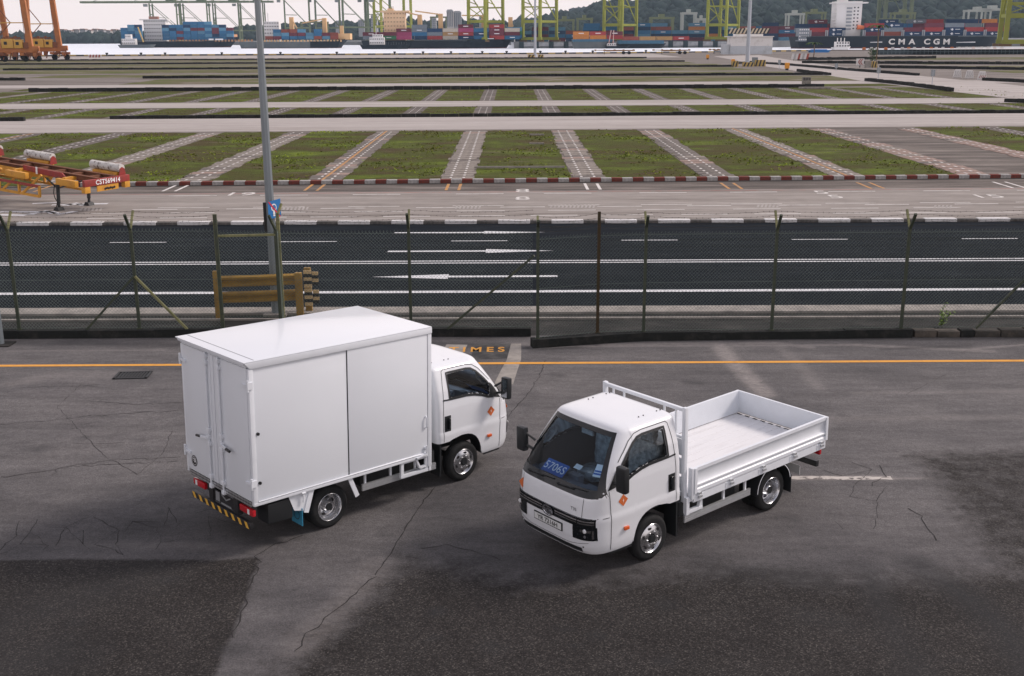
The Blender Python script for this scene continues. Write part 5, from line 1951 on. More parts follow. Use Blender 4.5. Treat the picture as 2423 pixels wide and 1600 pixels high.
m_.add([sp_(-.06, 2.78, .006), sp_(.02, 2.78, .006), sp_(.02, 2.62, .006), sp_(-.06, 2.62, .006)], [(0, 1, 2, 3)])
m_.build('sign_symbol', ink_white, so)
MB().add([sp_(-.27, 3.0, .009), sp_(-.20, 3.0, .009), sp_(.27, 2.60, .009), sp_(.20, 2.58, .009)], [(0, 1, 2, 3)]).build('sign_bar', M('sign_red', (.5, .03, .05), .5), so)
lp2 = empty('lamp_post', (*G(2, 800), 0), label='foot of a grey post on a base plate at the left edge', cat='lamp post', group='tall grey lamp posts')
MB().tube((0, 0, 0), (0, 0, 1.05), .085, .08, 10).build('pole', pole_mat, lp2)
MB().box(-.28, .28, -.22, .22, 0, .035).build('base_plate', verge_mat, lp2, bevel=.01)

# guard rail
gy = M('guard_yellow', (.30, .175, .025), .55, col2=(.19, .11, .022), vs=4)
gr = empty('guard_rail', (-6.5, 28.1, 0), label='yellow double guard rail with striped end, behind the fence recess', cat='guard rail')
MB().box(-1.12, -.95, -.42, -.32, 0, 1.28).build('post', gy, gr, bevel=.01)
MB().box(.92, 1.10, -.20, -.08, 0, 1.18).build('post', gy, gr, bevel=.01)
MB().box(1.08, 1.25, .25, .36, 0, 1.22).build('post', gy, gr, bevel=.01)
for z0 in (.40, .82):
    m_ = MB()
    pr = [(0, 0), (-.07, .03), (-.07, .09), (0, .12), (0, .17), (-.07, .20), (-.07, .26), (0, .30)]
    rows = []
    for x, yo in ((-1.05, -.24), (0, -.10), (1.05, .08)):
        rows.append([(x, yo + d_, z0 + z) for d_, z in pr])
    m_.grid(rows)
    m_.build('rail', gy, gr, smooth=20)
blk = M('board_yellow', (.55, .40, .20), .6)
for z0 in (.30, .78):
    m_ = MB()
    for k_ in range(5):
        z = z0 + k_ * .09
        m_.box(1.14, 1.34, -.12, -.09, z, z + .085, m=k_ % 2)
    for k_ in range(4):
        z = z0 + .04 + k_ * .09
        m_.box(1.345, 1.50, -.04, -.01, z, z + .085, m=(k_ + 1) % 2)
    m_.build('end_board', [blk, ink_black], gr, whole=True)

# skeletal container trailer
ty = M('trailer_yellow', (.56, .27, .03), .55, col2=(.36, .15, .03), vs=3, thr=(.5, .8))
tr_ = M('trailer_red', (.28, .03, .025), .55, col2=(.16, .035, .03), vs=3)
tb = M('trailer_rust', (.17, .075, .045), .8, col2=(.10, .055, .04), vs=3)
wp = M('worn_white_drum', (.55, .54, .52), .7, col2=(.13, .10, .085), vs=5, thr=(.52, .66))
hd_ = math.atan2(-.445, .896)
tl_ = empty('container_trailer', (-18.74, 47.4, 0), hd_, label='yellow and red skeletal container trailer on its landing legs at the left', cat='trailer')
tl_.rotation_euler = (0, .072, hd_)      # nose down on its legs
for y in (-.45, .45):
    m_ = MB()
    m_.prism([(1.95, 1.56), (-9.5, 1.56), (-9.5, 1.12), (-3.6, 1.12), (-2.4, 1.36), (1.95, 1.38)], 'y', y - .012, y + .012)
    m_.box(-9.5, 1.95, y - .09, y + .09, 1.56, 1.585)
    m_.box(-9.5, -3.6, y - .09, y + .09, 1.10, 1.12)
    m_.build('main_beam', tb, tl_, whole=True)
for x in (1.2, .2, -.8, -1.8, -2.9, -4.2, -5.6, -7.0, -8.6):
    MB().box(x - .06, x + .06, -.44, .44, 1.40, 1.54).build('cross_member', tb, tl_)
MB().box(1.86, 2.0, -1.24, 1.24, 1.28, 1.55).build('front_bolster', tr_, tl_, bevel=.015)
for y0, y1 in ((-1.24, -.95), (.95, 1.24)):
    MB().box(1.80, 2.012, y0, y1, 1.02, 1.277).build('corner_casting', ty, tl_, bevel=.015)
MB().box(1.93, 1.97, -.55, .62, 1.02, 1.26).build('plate_holder', ty, tl_)
m_ = MB()
for k_ in range(6):
    m_.lathe([(0, .055), (.02, .04), (.02, 0)], (1.975, -.12 + k_ * .1, 1.10 + .02 * (k_ % 2)), 'x', 8)
m_.build('coupling', ink_black, tl_)
text_on('CST569414', .27, ink_white, tl_, (2.006, .02, 1.41), (0, 1, 0), (0, 0, 1), 'trailer_number', sx=1.0, spacing=1.05, bold=.006)
for x0, x1, y in ((.35, 1.45, -1.15), (-2.6, -1.4, -1.15), (-6, -4.8, -1.15)):
    MB().box(x0, x1, y - .09, y + .10, 1.20, 1.46).build('side_bolster', ty, tl_, bevel=.015)
    MB().box(x0 + .2, x0 + .36, y + .1, -.46, 1.34, 1.50).build('outrigger', ty, tl_)
MB().prism([(-2.1, 1.66), (.15, 1.60), (.32, 1.47), (.32, 1.33), (-2.1, 1.46)], 'y', -.72, -.66).build('side_plate', tr_, tl_)
MB().prism([(-8.5, 1.54), (-1.0, 1.44), (-.6, 1.30), (-2.6, 1.12), (-8.5, 1.12)], 'y', -.62, -.58).build('web_plate', ty, tl_)
MB().box(-1.35, -1.25, -.735, -.725, 1.38, 1.68).build('reflector', ink_white, tl_)
for x0, x1 in ((.05, 1.75), (-3.9, -2.3), (-7.2, -5.6)):
    MB().box(x0 + .2, x1 - .1, .85, 1.2, 1.42, 1.62).build('saddle', ty, tl_, bevel=.01)
    MB().box(x0 + .15, x0 + .3, .46, .85, 1.40, 1.5).build('outrigger', ty, tl_)
    d_ = MB().tube((x0, 1.05, 1.80), (x1, 1.05, 1.80), .175, n=18).build('white_drum', wp, tl_, smooth=40)
    MB().prism([(.86, 1.5), (1.24, 1.5), (1.18, 1.78), (1.05, 1.86), (.92, 1.78)], 'x', x1 + .002, x1 + .04).build('drum_end', tr_, d_)
for y in (-.82, .82):
    MB().tube((0, y, .32), (0, y, 1.40), .075, n=8).build('landing_leg', dark_steel, tl_)
    m_ = MB().tube((0, y, .10), (0, y, .42), .058, n=8)
    m_.prism([(-.17, .012), (.17, .012), (.09, .15), (-.09, .15)], 'y', y - .15, y + .15)
    m_.build('landing_foot', dark_steel, tl_, whole=True)
MB().bar((0, -.78, .95), (0, .78, 1.15), .05).build('leg_brace', dark_steel, tl_)
MB().bar((0, -.78, .9), (-1.3, -.4, 1.3), .05).build('leg_brace', dark_steel, tl_)
m_ = MB().path([(-.05, -.95, 1.1), (-.1, -.97, .75), (.0, -1.0, .55), (.12, -1.0, .42), (.06, -1.0, .18)], .018)
m_.build('hose', rubber, tl_, whole=True)
# side guard truss
for y in (-1.2, 1.2):
    MB().bar((-.66, y, .98), (-7.0, y, .98), .09, .10).build('guard_rail_bar', tr_, tl_)
    MB().bar((-.66, y, .56), (-7.0, y, .56), .09, .10).build('guard_rail_bar', ty, tl_)
    for k_ in range(6):
        x = -.66 - k_ * 1.2
        MB().bar((x, y, .54), (x, y, 1.0), .09).build('guard_upright', ty, tl_)
        MB().bar((x - 1.0, y, .58), (x - .1, y * .8, 1.42), .09).build('guard_diagonal', ty, tl_)
for x in (-6.4, -7.8):
    for y in (-.95, .95):
        MB().lathe([(-.14, .3), (-.14, .44), (-.1, .5), (.1, .5), (.14, .44), (.14, .3), (.10, .28), (.02, .1), (.02, 0)], (x, y, .5), 'y', 20, flip=1 if y > 0 else -1).build('wheel', rubber, tl_, smooth=40)
    MB().tube((x, -.9, .5), (x, .9, .5), .07).build('axle', dark_steel, tl_)

# ================================================================== THE FAR SIDE: quay, ships, cranes, hills
WZ = -0.8
ORD = ['first', 'second', 'third', 'fourth', 'fifth', 'sixth', 'seventh', 'eighth', 'ninth', 'tenth', 'eleventh', 'twelfth', 'thirteenth', 'fourteenth', 'fifteenth', 'sixteenth', 'seventeenth', 'eighteenth', 'nineteenth', 'twentieth']
TIER = ['bottom', 'second', 'third', 'fourth', 'fifth', 'sixth']
quay_grey = M('quay_concrete', (.20, .21, .21), .85, col2=(.11, .115, .12), vs=.05, thr=(.4, .7))
dark_fender = M('fender_rubber', (.03, .045, .05), .8)
tree_far = M('far_foliage', (.035, .055, .030), .95, col2=(.07, .095, .05), vs=.02, thr=(.4, .65))
# ---- land behind the water
def land(name, pts, z, yb=1600, mat=quay_grey):
    m_ = MB()
    fr = [(x, y, z) for x, y in pts]
    bk = [(x * yb / y, yb, z) for x, y in pts]
    lo = [(x, y, WZ - 1) for x, y in pts]
    m_.grid([lo, fr, bk])
    return m_.build(name, mat, kind='structure')
land('far_shore', [(AX(-200, 1900), 1900), (AX(300, 1900), 1900), (AX(420, 1420), 1420), (AX(1185, 1180), 1180)], 3.0, 4200)
QY = 825
q0, q1 = AX(1192, QY), AX(1780, QY)
FQO = land('far_quay', [(q0, QY), (q1, QY), (AX(1850, 840), 840), (AX(2700, 800), 800)], 3.7, 3800)
fm = MB().box(-1.7, 1.7, -.9, 0, WZ - .3, 3.9).mesh('quay_fender', dark_fender, bevel=.15)
fm2 = MB().box(-4.2, 4.2, -.5, 0, .6, 3.3).mesh('quay_panel', M('quay_panel_grey', (.34, .35, .36), .8, col2=(.2, .21, .22), vs=.5), bevel=.1)
n_ = 17
for i in range(n_):
    x = q0 + (q1 - q0) * (i + .5) / n_
    link('quay_fender', fm, None, (x, QY, 0), label=f'dark upright fender on the far quay wall, {ORD[i]} from the left', cat='fender', group='fenders on the far quay wall')
    link('quay_panel', fm2, FQO, (x + (q1 - q0) / n_ / 2, QY, 0))

# ---- containers
CC = {'blue': (.035, .14, .27), 'dark blue': (.018, .045, .10), 'maroon': (.14, .035, .05), 'red': (.33, .05, .05), 'pink': (.38, .07, .16), 'orange': (.52, .20, .05), 'cream': (.50, .45, .38),
      'tan': (.40, .24, .10), 'green': (.05, .20, .09), 'grey': (.17, .20, .23), 'pale blue': (.10, .24, .36), 'brown red': (.25, .07, .05)}
CM = {}
def cont_mesh(col, L_=12.2):
    if (col, L_) in CM:
        return CM[(col, L_)]
    nm = 'container_' + col.replace(' ', '_')
    if nm not in MATS:
        m, t, b = ntree(nm)
        wv = N(t, 'TexWave', Scale=1.1)
        wv.bands_direction = 'X'
        t.links.new(objco(t), wv.inputs[0])
        c = CC[col]
        cc = mix(t, .55, c, ramp(t, wv.outputs['Fac'], [(.2, gray(.62)), (.8, gray(1.15))]), 'MULTIPLY')
        inf = t.nodes.new('ShaderNodeObjectInfo')
        cc = mix(t, .6, cc, ramp(t, inf.outputs['Random'], [(0, gray(.75)), (1, gray(1.3))]), 'MULTIPLY')
        cc = mix(t, .6, cc, ramp(t, noise(t, objco(t), .7, 5, .7), [(.3, gray(.75)), (.7, gray(1.2))]), 'MULTIPLY')
        t.links.new(cc, b.inputs['Base Color'])
        b.inputs['Roughness'].default_value = .6
    m_ = MB()
    h_, w_ = 2.6, 2.44
    m_.box(-L_ / 2 + .08, L_ / 2 - .08, .06, w_ - .06, .1, h_ - .06)
    for x in (-L_ / 2, L_ / 2 - .16):
        for y in (0, w_ - .16):
            m_.box(x, x + .16, y, y + .16, 0, h_)
    for y in (.01, w_ - .13):
        for z in (0.01, h_ - .13):
            m_.box(-L_ / 2 + .16, L_ / 2 - .16, y, y + .12, z, z + .12)
    for x in (-L_ / 2 + .01, L_ / 2 - .13):
        for z in (0.01, h_ - .13):
            m_.box(x, x + .12, .16, w_ - .16, z, z + .12)
    CM[(col, L_)] = m_.mesh('container', MATS[nm])
    return CM[(col, L_)]
logo_me = MB()
logo_me.add([(-2.6, -.02, 1.5), (-.9, -.02, 1.75), (-.5, -.02, 1.55), (-2.0, -.02, 1.2)], [(0, 1, 2, 3)])
logo_me.add([(-2.2, -.02, 1.0), (-.5, -.02, 1.25), (-.3, -.02, 1.05), (-1.8, -.02, .75)], [(0, 1, 2, 3)])
logo_me.add([(-1.6, -.021, 2.0), (-1.2, -.021, 2.0), (-1.0, -.021, .55), (-1.5, -.021, .55)], [(0, 1, 2, 3)])
logo_me.add([(.6, -.02, 1.2), (3.6, -.02, 1.2), (3.6, -.02, 1.5), (.6, -.02, 1.5)], [(0, 1, 2, 3)])
logo_me = logo_me.mesh('logo_mark', ink_white)
bar_me = MB().add([(-1.8, -.02, 1.1), (1.8, -.02, 1.1), (1.8, -.02, 1.6), (-1.8, -.02, 1.6)], [(0, 1, 2, 3)]).mesh('name_mark', ink_white)
NC = [0]
def stack(x_left, Y, z0, cols, where, group, pal, L_=12.2, gap=.5, rot=0.0, side='left', mark=0.25, logos=False):
    """cols: tiers per column; each container its own object"""
    for ci, nt in enumerate(cols):
        if isinstance(nt, str):
            tiers = nt.split(',')
        else:
            tiers = [rnd.choice(pal) for _ in range(nt)]
        x = x_left + ci * (L_ + gap) + L_ / 2
        for ti, col in enumerate(tiers):
            if not col or col == '-':
                continue
            c = link('container', cont_mesh(col, L_), None, (x, Y + rnd.uniform(-.1, .1), z0 + ti * 2.62))
            wt = 'only' if len(tiers) == 1 else TIER[ti] if ti < len(tiers) - 1 or ti < 2 else 'top'
            tag(c, f'{col} container, {wt} tier, {ORD[ci]} column, {where}', 'container', group)
            if logos and col in ('dark blue',):
                link('logo_mark', logo_me, c)
            elif rnd.random() < mark and L_ > 8:
                link('name_mark', bar_me, c)
            NC[0] += 1
# ---- ships
def hull(root, x0, x1, Y, zd, zb, beam, mat, boot, bow_rake=9, stern_rake=2.0, name='hull'):
    """x0 stern, x1 bow; deck height zd amidships rising to zb at the bow"""
    m_ = MB()
    L_ = x1 - x0
    rows = []
    ts = [0, .02, .06, .12, .3, .5, .7, .8, .86, .91, .95, .98, 1.0]
    for fz in (0, .1, .35, .7, 1.0, 1.001):
        near, far = [], []
        for t_ in ts:
            bm_ = beam / 2
            if t_ > .72:
                q = (t_ - .72) / .28
                bm_ *= max(0.0, 1 - q ** (2.0 + 1.2 * fz))
            if t_ < .06:
                bm_ *= .8 + .2 * t_ / .06
            zt_ = zd + (zb - zd) * max(0, (t_ - .78) / .22) ** .8
            f_ = min(fz, 1)
            z = WZ - .3 + (zt_ - WZ + .3) * f_
            x = x0 + L_ * t_ - (bow_rake * (1 - f_) if t_ > .72 else 0) * max(0, (t_ - .72) / .28) + (stern_rake * (1 - f_) if t_ < .05 else 0)
            if fz > 1:
                bm_ *= .0
            near.append((x, Y - bm_, z))
            far.append((x, Y + bm_, z))
        rows.append(near + far[::-1])
    m_.grid(rows[:2], m=1, close=True)
    m_.grid(rows[1:], m=0, close=True)
    return m_.build(name, [mat, boot], root, smooth=30, whole=True)
def block(root, name, x0, x1, Y, dy, z0, z1, mat, nwin=0, floors=0, wmat=None):
    b_ = MB().box(x0, x1, Y, Y + dy, z0, z1).build(name, mat, root, bevel=.15)
    if nwin:
        for f_ in range(floors):
            z = z0 + (z1 - z0) * (f_ + .55) / floors
            for i in range(nwin):
                x = x0 + (x1 - x0) * (i + .5) / nwin
                MB().box(x - (x1 - x0) / nwin * .28, x + (x1 - x0) / nwin * .28, Y - .05, Y, z - .35, z + .35).build('window', wmat or ink_black, b_)
    return b_
hull_dark = M('hull_dark', (.010, .016, .024), .7, col2=(.022, .03, .038), vs=.08, thr=(.5, .8))
hull_grey = M('hull_grey', (.075, .095, .105), .55, col2=(.13, .14, .14), vs=.06, thr=(.45, .7))
boot_red = M('hull_boot', (.16, .06, .06), .7)
ship_white = M('ship_white', (.70, .69, .68), .5)
ship_cream = M('ship_cream', (.72, .50, .30), .55, var=.06, vs=.2)
crane_cream = M('crane_cream', (.66, .42, .20), .55)
rail_or = M('lashing_orange', (.42, .22, .10), .7, col2=(.2, .12, .08), vs=.4)
def ship_root(x, Y, label):
    return empty('container_ship', (0, 0, 0), label=label, cat='ship', group='ships moored across the water')
def wxs(l, Y):
    return [AX(x, Y) for x in l]

# leftmost ship
Y = 1030
s1 = ship_root(0, Y, 'leftmost dark container ship with white bridge and mostly blue containers')
x0, x1 = wxs((285, 557), Y)
hull(s1, x0, x1, Y, AZ(96, Y, 400), AZ(85, Y, 550), 24, hull_dark, boot_red)
bx0, bx1 = wxs((333, 384), Y)
block(s1, 'bridge', bx0, bx1, Y + 4, 10, AZ(97, Y, 350), AZ(45, Y, 350), ship_white, 9, 6)
MB().box(bx0 - 3, bx1 + 2, Y + 3, Y + 13, AZ(47, Y, 350), AZ(44.5, Y, 350)).build('bridge_wing', ship_white, s1)
MB().box(*wxs((345, 366), Y), Y + 6, Y + 10, AZ(45, Y, 350), AZ(38, Y, 350)).build('funnel', M('funnel_rust', (.30, .16, .12), .7), s1)
m_ = MB()
for i in range(26):
    x = x0 + 45 + i * 2.9
    MB().box(x, x + 1.6, Y - 11.6, Y - 11.2, AZ(97, Y, 400), AZ(92.5, Y, 400)).build('lashing_frame', rail_or, s1)
MB().box(*wxs((512, 548), Y), Y - 6, Y + 6, AZ(86, Y, 530), AZ(80, Y, 530)).build('forecastle', M('deck_salmon', (.55, .28, .15), .7), s1)
MB().bar((AX(537, Y), Y, AZ(84, Y, 537)), (AX(537, Y), Y, AZ(64, Y, 537)), .5).build('mast', crane_cream, s1)
for xa, xb in ((493, 504), (508, 526)):
    MB().box(*wxs((xa, xb), Y), Y - 12.3, Y - 12.1, AZ(93.2, Y, xa), AZ(89.8, Y, xa)).build('name_mark', ink_white, s1)
pb = ['blue', 'blue', 'blue', 'pale blue', 'maroon', 'blue', 'dark blue']
stack(AX(291, Y), Y - 10, AZ(93, Y, 300), [4, 5, 5], "left of the leftmost ship's bridge", 'containers on the leftmost ship', pb, L_=6.06, gap=.25)
stack(AX(386, Y), Y - 10, AZ(93, Y, 450), [5, 5, 5, 6, 6, 6, 6, 5, 5, 4], "right of the leftmost ship's bridge", 'containers on the leftmost ship', pb, L_=6.06, gap=.25)
# small grey supply vessel in front of it
Y = 1000
sv = empty('supply_vessel', (0, 0, 0), label='small grey vessel with white wheelhouse and yellow jib before the leftmost ship', cat='ship', group='ships moored across the water')
hull(sv, *wxs((362, 276), Y)[::-1], Y, AZ(104, Y, 320), AZ(103, Y, 330), 10, hull_grey, boot_red, 3)
block(sv, 'wheelhouse', *wxs((285, 316), Y), Y - 3, 6, AZ(104, Y, 300), AZ(90, Y, 300), ship_white, 7, 2)
block(sv, 'upper_bridge', *wxs((293, 306), Y), Y - 2, 5, AZ(90, Y, 300), AZ(80, Y, 300), ship_white, 4, 1)
MB().bar((AX(333, Y), Y, AZ(98, Y, 330)), (AX(323, Y), Y, AZ(63, Y, 320)), .9).build('jib', M('jib_yellow', (.55, .36, .10), .6), sv)

# second ship
Y = 915
s2 = ship_root(0, Y, 'second container ship from the left, behind the near lamp post')
x0, x1 = wxs((560, 812), Y)
hull(s2, x0, x1, Y, AZ(97, Y, 650), AZ(88, Y, 800), 24, hull_grey, boot_red)
hull(s2, AX(720, Y), x1 + .3, Y, AZ(96.5, Y, 650), AZ(87.5, Y, 800), 24.4, hull_dark, boot_red, name='bow')
block(s2, 'bridge', *wxs((613, 648), Y), Y + 2, 8, AZ(97, Y, 630), AZ(50, Y, 630), ship_white, 6, 6)
MB().bar((AX(622, Y), Y + 5, AZ(50, Y, 622)), (AX(622, Y), Y + 5, AZ(30, Y, 622)), .7).build('mast', ship_white, s2)
for i in range(24):
    x = AX(620, Y) + i * 2.6
    MB().box(x, x + 1.3, Y - 11.8, Y - 11.4, AZ(97.5, Y, 650), AZ(93, Y, 650)).build('lashing_frame', crane_cream, s2)
def deck_crane(root, xd, yb, yt, Y, xj, yj):
    x = AX(xd, Y)
    MB().box(x - 1.6, x + 1.6, Y - 2, Y + 2, AZ(yb, Y, xd), AZ(yt, Y, xd)).build('crane_post', crane_cream, root, bevel=.2)
    MB().bar((x, Y - 2.2, AZ(yt + 2, Y, xd)), (AX(xj, Y), Y - 2.2, AZ(yj, Y, xj)), 1.1, .9).build('crane_jib', crane_cream, root)
deck_crane(s2, 679, 92, 40, Y, 692, 66)
deck_crane(s2, 755, 92, 42, Y, 705, 54)
MB().box(*wxs((774, 816), Y), Y - 8, Y + 4, AZ(92, Y, 790), AZ(78, Y, 790)).build('forecastle', crane_cream, s2, bevel=.3)
MB().box(*wxs((792, 800), Y), Y - 6, Y - 4, AZ(79, Y, 790), AZ(60, Y, 790)).build('post', crane_cream, s2)
stack(AX(622, Y), Y - 10, AZ(92, Y, 650), [1, 3, 3, 3, 3, 2, 3, 2, 2], 'on the second ship', 'containers on the second ship', ['blue', 'blue', 'maroon', 'pale blue', 'brown red'], L_=6.06, gap=.35)

# third ship with cream superstructure
Y = 842
s3 = ship_root(0, Y, 'container ship with cream bridge tower and black hull in the middle')
x0, x1 = wxs((842, 1193), Y)
hull(s3, x0, x1, Y, AZ(93.5, Y, 1000), AZ(83, Y, 1185), 24, hull_dark, boot_red, 6)
block(s3, 'bridge_tower', *wxs((893, 942), Y), Y - 4, 10, AZ(94, Y, 915), AZ(28, Y, 915), ship_cream, 7, 7, M('ship_window', (.34, .23, .14), .5))
MB().box(*wxs((886, 952), Y), Y - 5, Y + 7, AZ(29, Y, 915), AZ(25, Y, 915)).build('bridge_wing', ship_cream, s3)
MB().box(*wxs((901, 915), Y), Y - 1, Y + 3, AZ(25, Y, 915), AZ(20, Y, 915)).build('funnel', ship_cream, s3)
for xd in (904, 911, 914):
    MB().bar((AX(xd, Y), Y, AZ(22, Y, xd)), (AX(xd, Y), Y, AZ(13 + (xd % 3), Y, xd)), .3).build('mast', M('mast_rust', (.2, .1, .07), .7), s3)
m_ = MB()
for k_ in range(6):
    MB().box(*wxs((884, 893), Y), Y - 3, Y - 1, AZ(90 - k_ * 10, Y, 890), AZ(89 - k_ * 10, Y, 890)).build('side_platform', ship_cream, s3)
deck_crane(s3, 975, 90, 34, Y, 935, 27)
deck_crane(s3, 1023, 88, 32, Y, 965, 26)
deck_crane(s3, 1122, 84, 35, Y, 1072, 36)
deck_crane(s3, 1184, 84, 40, Y, 1190, 62)
MB().box(*wxs((1132, 1146), Y), Y - 12.3, Y - 12.1, AZ(90.6, Y, 1140), AZ(89.2, Y, 1140)).build('name_mark', ink_white, s3)
G3 = 'containers on the cream-bridged ship'
stack(AX(846, Y), Y - 10, AZ(92, Y, 860), ['grey,maroon', 'green,maroon', 'cream,pink'], 'aft of the cream bridge', G3, [])
stack(AX(923, Y), Y - 10, AZ(92, Y, 1000), ['pink,pink,maroon', 'dark blue,blue,grey,grey', 'red,grey,dark blue', 'cream,tan,cream', 'dark blue,red,pink,maroon', 'blue,dark blue,blue', 'red,maroon,maroon,red', 'blue,maroon,cream'],
      'forward of the cream bridge', G3, [], L_=10.9, gap=.3, mark=.5)
stack(AX(1103, Y), Y - 8, AZ(89.5, Y, 1110), ['blue,dark blue,cream', 'green,green', 'blue,green,pale blue'], 'near the bow of the cream-bridged ship', G3, [], L_=11, mark=.4)
# white tug
Y = 818
tg = empty('tugboat', (0, 0, 0), label='white and dark tugboat lying before the stern of the cream-bridged ship', cat='boat')
hull(tg, *wxs((836, 955), Y), Y, AZ(104, Y, 880), AZ(99, Y, 940), 10, hull_dark, hull_dark, 3)
block(tg, 'wheelhouse', *wxs((858, 892), Y), Y - 3, 6, AZ(104, Y, 870), AZ(87, Y, 870), ship_white, 8, 2)
block(tg, 'upper_bridge', *wxs((865, 888), Y), Y - 2, 5, AZ(87, Y, 870), AZ(80, Y, 870), ship_white, 6, 1)
MB().bar((AX(873, Y), Y, AZ(80, Y, 870)), (AX(873, Y), Y, AZ(60, Y, 870)), .35).build('mast', ship_white, tg)
for k_ in range(9):
    xd = 896 + k_ * 6
    MB().bar((AX(xd, Y), Y - 3, AZ(104, Y, xd)), (AX(xd, Y), Y - 3, AZ(97 + k_ % 3, Y, xd)), .3).build('stanchion', hull_grey, tg)

# barges before the far quay
Y = 805
for lb, xa, xb, dk, pal, cx, cols in (('blue deck barge with orange and red containers at the far quay', 1325, 1425, 94, None, 1328, ['orange,orange', 'orange,red', 'red,maroon']),
                                  ('dark barge with tan containers right of the white and red mast', 1430, 1545, 99, None, 1442, ['brown red', 'tan', 'tan,-', 'red'])):
    bg_ = empty('barge', (0, 0, 0), label=lb, cat='barge', group='barges at the far quay')
    hull(bg_, *wxs((xa, xb), Y), Y, AZ(dk + 3, Y, xa), AZ(dk + 1, Y, xb), 14, hull_grey if xa < 1400 else hull_dark, hull_dark, 3)
    MB().box(*wxs((xa + 2, xb - 8), Y), Y - 6.5, Y + 5, AZ(dk + 3, Y, xa), AZ(dk - 2.5 if xa < 1400 else dk - 5, Y, xa)).build('cargo_rail', M('barge_blue', (.03, .12, .20), .6, var=.2, vs=.6), bg_)
    stack(AX(cx, Y), Y - 6, AZ(dk - 2.5 if xa < 1400 else dk - 5, Y, cx) + .05, cols, 'on the ' + ('blue deck barge' if xa < 1400 else 'dark barge'), 'containers on the barges', [], L_=11.2, mark=.3)
Y = 796
pb_ = empty('pilot_boat', (0, 0, 0), label='small white boat with red and white lattice mast by the far quay', cat='boat')
hull(pb_, *wxs((1405, 1462), Y), Y, AZ(107, Y, 1420), AZ(106, Y, 1455), 6, hull_dark, hull_dark, 2)
block(pb_, 'wheelhouse', *wxs((1408, 1428), Y), Y - 2, 4, AZ(107, Y, 1415), AZ(101, Y, 1415), ship_white, 4, 1)
mr = M('mast_red_white', (.60, .45, .42), .6, col2=(.5, .12, .1), vs=.5)
for dx in (-1.5, 1.5):
    MB().bar((AX(1417, Y) + dx, Y, AZ(102, Y, 1417)), (AX(1420, Y) + dx * .6, Y, AZ(70, Y, 1420)), .5).build('mast', mr, pb_)

# containers stacked on the far quay
Y = 862
zq = 3.75
py = ['blue', 'dark blue', 'maroon', 'blue', 'brown red', 'dark blue', 'pale blue']
GQ = 'containers stacked on the far quay'
stack(AX(1195, Y), Y, zq, [3, 4, 4, 3, 4, 4], 'on the far quay below the first yellow crane', GQ, py)
stack(AX(1355, Y), Y + 6, zq, [5, 4, 5, 5, 5], 'on the far quay behind the barges', GQ, py)
stack(AX(1520, Y), Y + 4, zq, [4, 3, 5, 4, 5, 4], 'on the far quay between the yellow cranes', GQ, py + ['orange'])
stack(AX(1730, Y), Y + 4, zq, [4, 5, 4], 'on the far quay behind the white shed', GQ, py)

# the big lettered ship on the right
Y = 745
s4 = ship_root(0, Y, 'big dark container ship at the right with large white letters on its hull')
x0, x1 = wxs((1838, 2330), Y)
hull(s4, x0, x1, Y, AZ(84, Y, 2100), AZ(80, Y, 2320), 28, hull_dark, boot_red, 10)
MB().box(x0 + 2, AX(2290, Y), Y - 13.9, Y - 12.9, AZ(85.5, Y, 2100), AZ(83.2, Y, 2100)).build('bulwark', M('ship_rail_grey', (.11, .13, .14), .7, var=.3, vs=.3), s4)
bw = block(s4, 'bridge_tower', *wxs((1927, 1985), Y), Y - 8, 12, AZ(84, Y, 1950), AZ(4, Y, 1950), ship_white, 0, 0)
MB().box(*wxs((1922, 1996), Y), Y - 10, Y + 5, AZ(9, Y, 1950), AZ(6, Y, 1950)).build('bridge_wing', ship_white, s4)
MB().box(*wxs((1938, 1958), Y), Y - 2, Y + 4, AZ(4, Y, 1950), AZ(-8, Y, 1950)).build('funnel', ship_white, s4)
sgry = M('stair_grey', (.30, .32, .34), .7)
for k_ in range(7):
    z = AZ(70 - k_ * 8, Y, 1950)
    MB().box(*wxs((1950, 1962), Y), Y - 8.6, Y - 8.1, z, z + 1.1).build('stair_landing', sgry, s4)
    MB().box(*wxs((1920, 1929), Y), Y - 8, Y - 4, z, z + .35).build('side_platform', ship_white, s4)
    for xd in (1968, 1976):
        MB().box(AX(xd, Y) - .5, AX(xd, Y) + .5, Y - 8.06, Y - 8.0, z + .5, z + 1.3).build('window', ink_black, s4)
MB().tube((AX(1975, Y), Y - 10, AZ(64, Y, 1975)), (AX(1991, Y), Y - 10, AZ(64, Y, 1991)), 1.5, 1.2, 10).build('lifeboat', M('lifeboat_orange', (.65, .16, .05), .5), s4, smooth=40)
for xd in (1861, 1899, 1938, 1984, 2026, 2072, 2119, 2165, 2213, 2259, 2306):
    m_ = MB()
    x = AX(xd + 4, Y)
    m_.box(x - .8, x - .3, Y - 13.5, Y - 12.5, AZ(85, Y, 2100), AZ(70, Y, 2100)).box(x + .3, x + .8, Y - 13.5, Y - 12.5, AZ(85, Y, 2100), AZ(70, Y, 2100)).box(x - .9, x + .9, Y - 13.4, Y - 12.6, AZ(72, Y, 2100), AZ(71, Y, 2100))
    m_.build('lashing_bridge', M('lashing_grey', (.32, .34, .36), .7), s4, whole=True)
G4 = 'containers on the big lettered ship'
zc = AZ(83.5, Y, 2100)
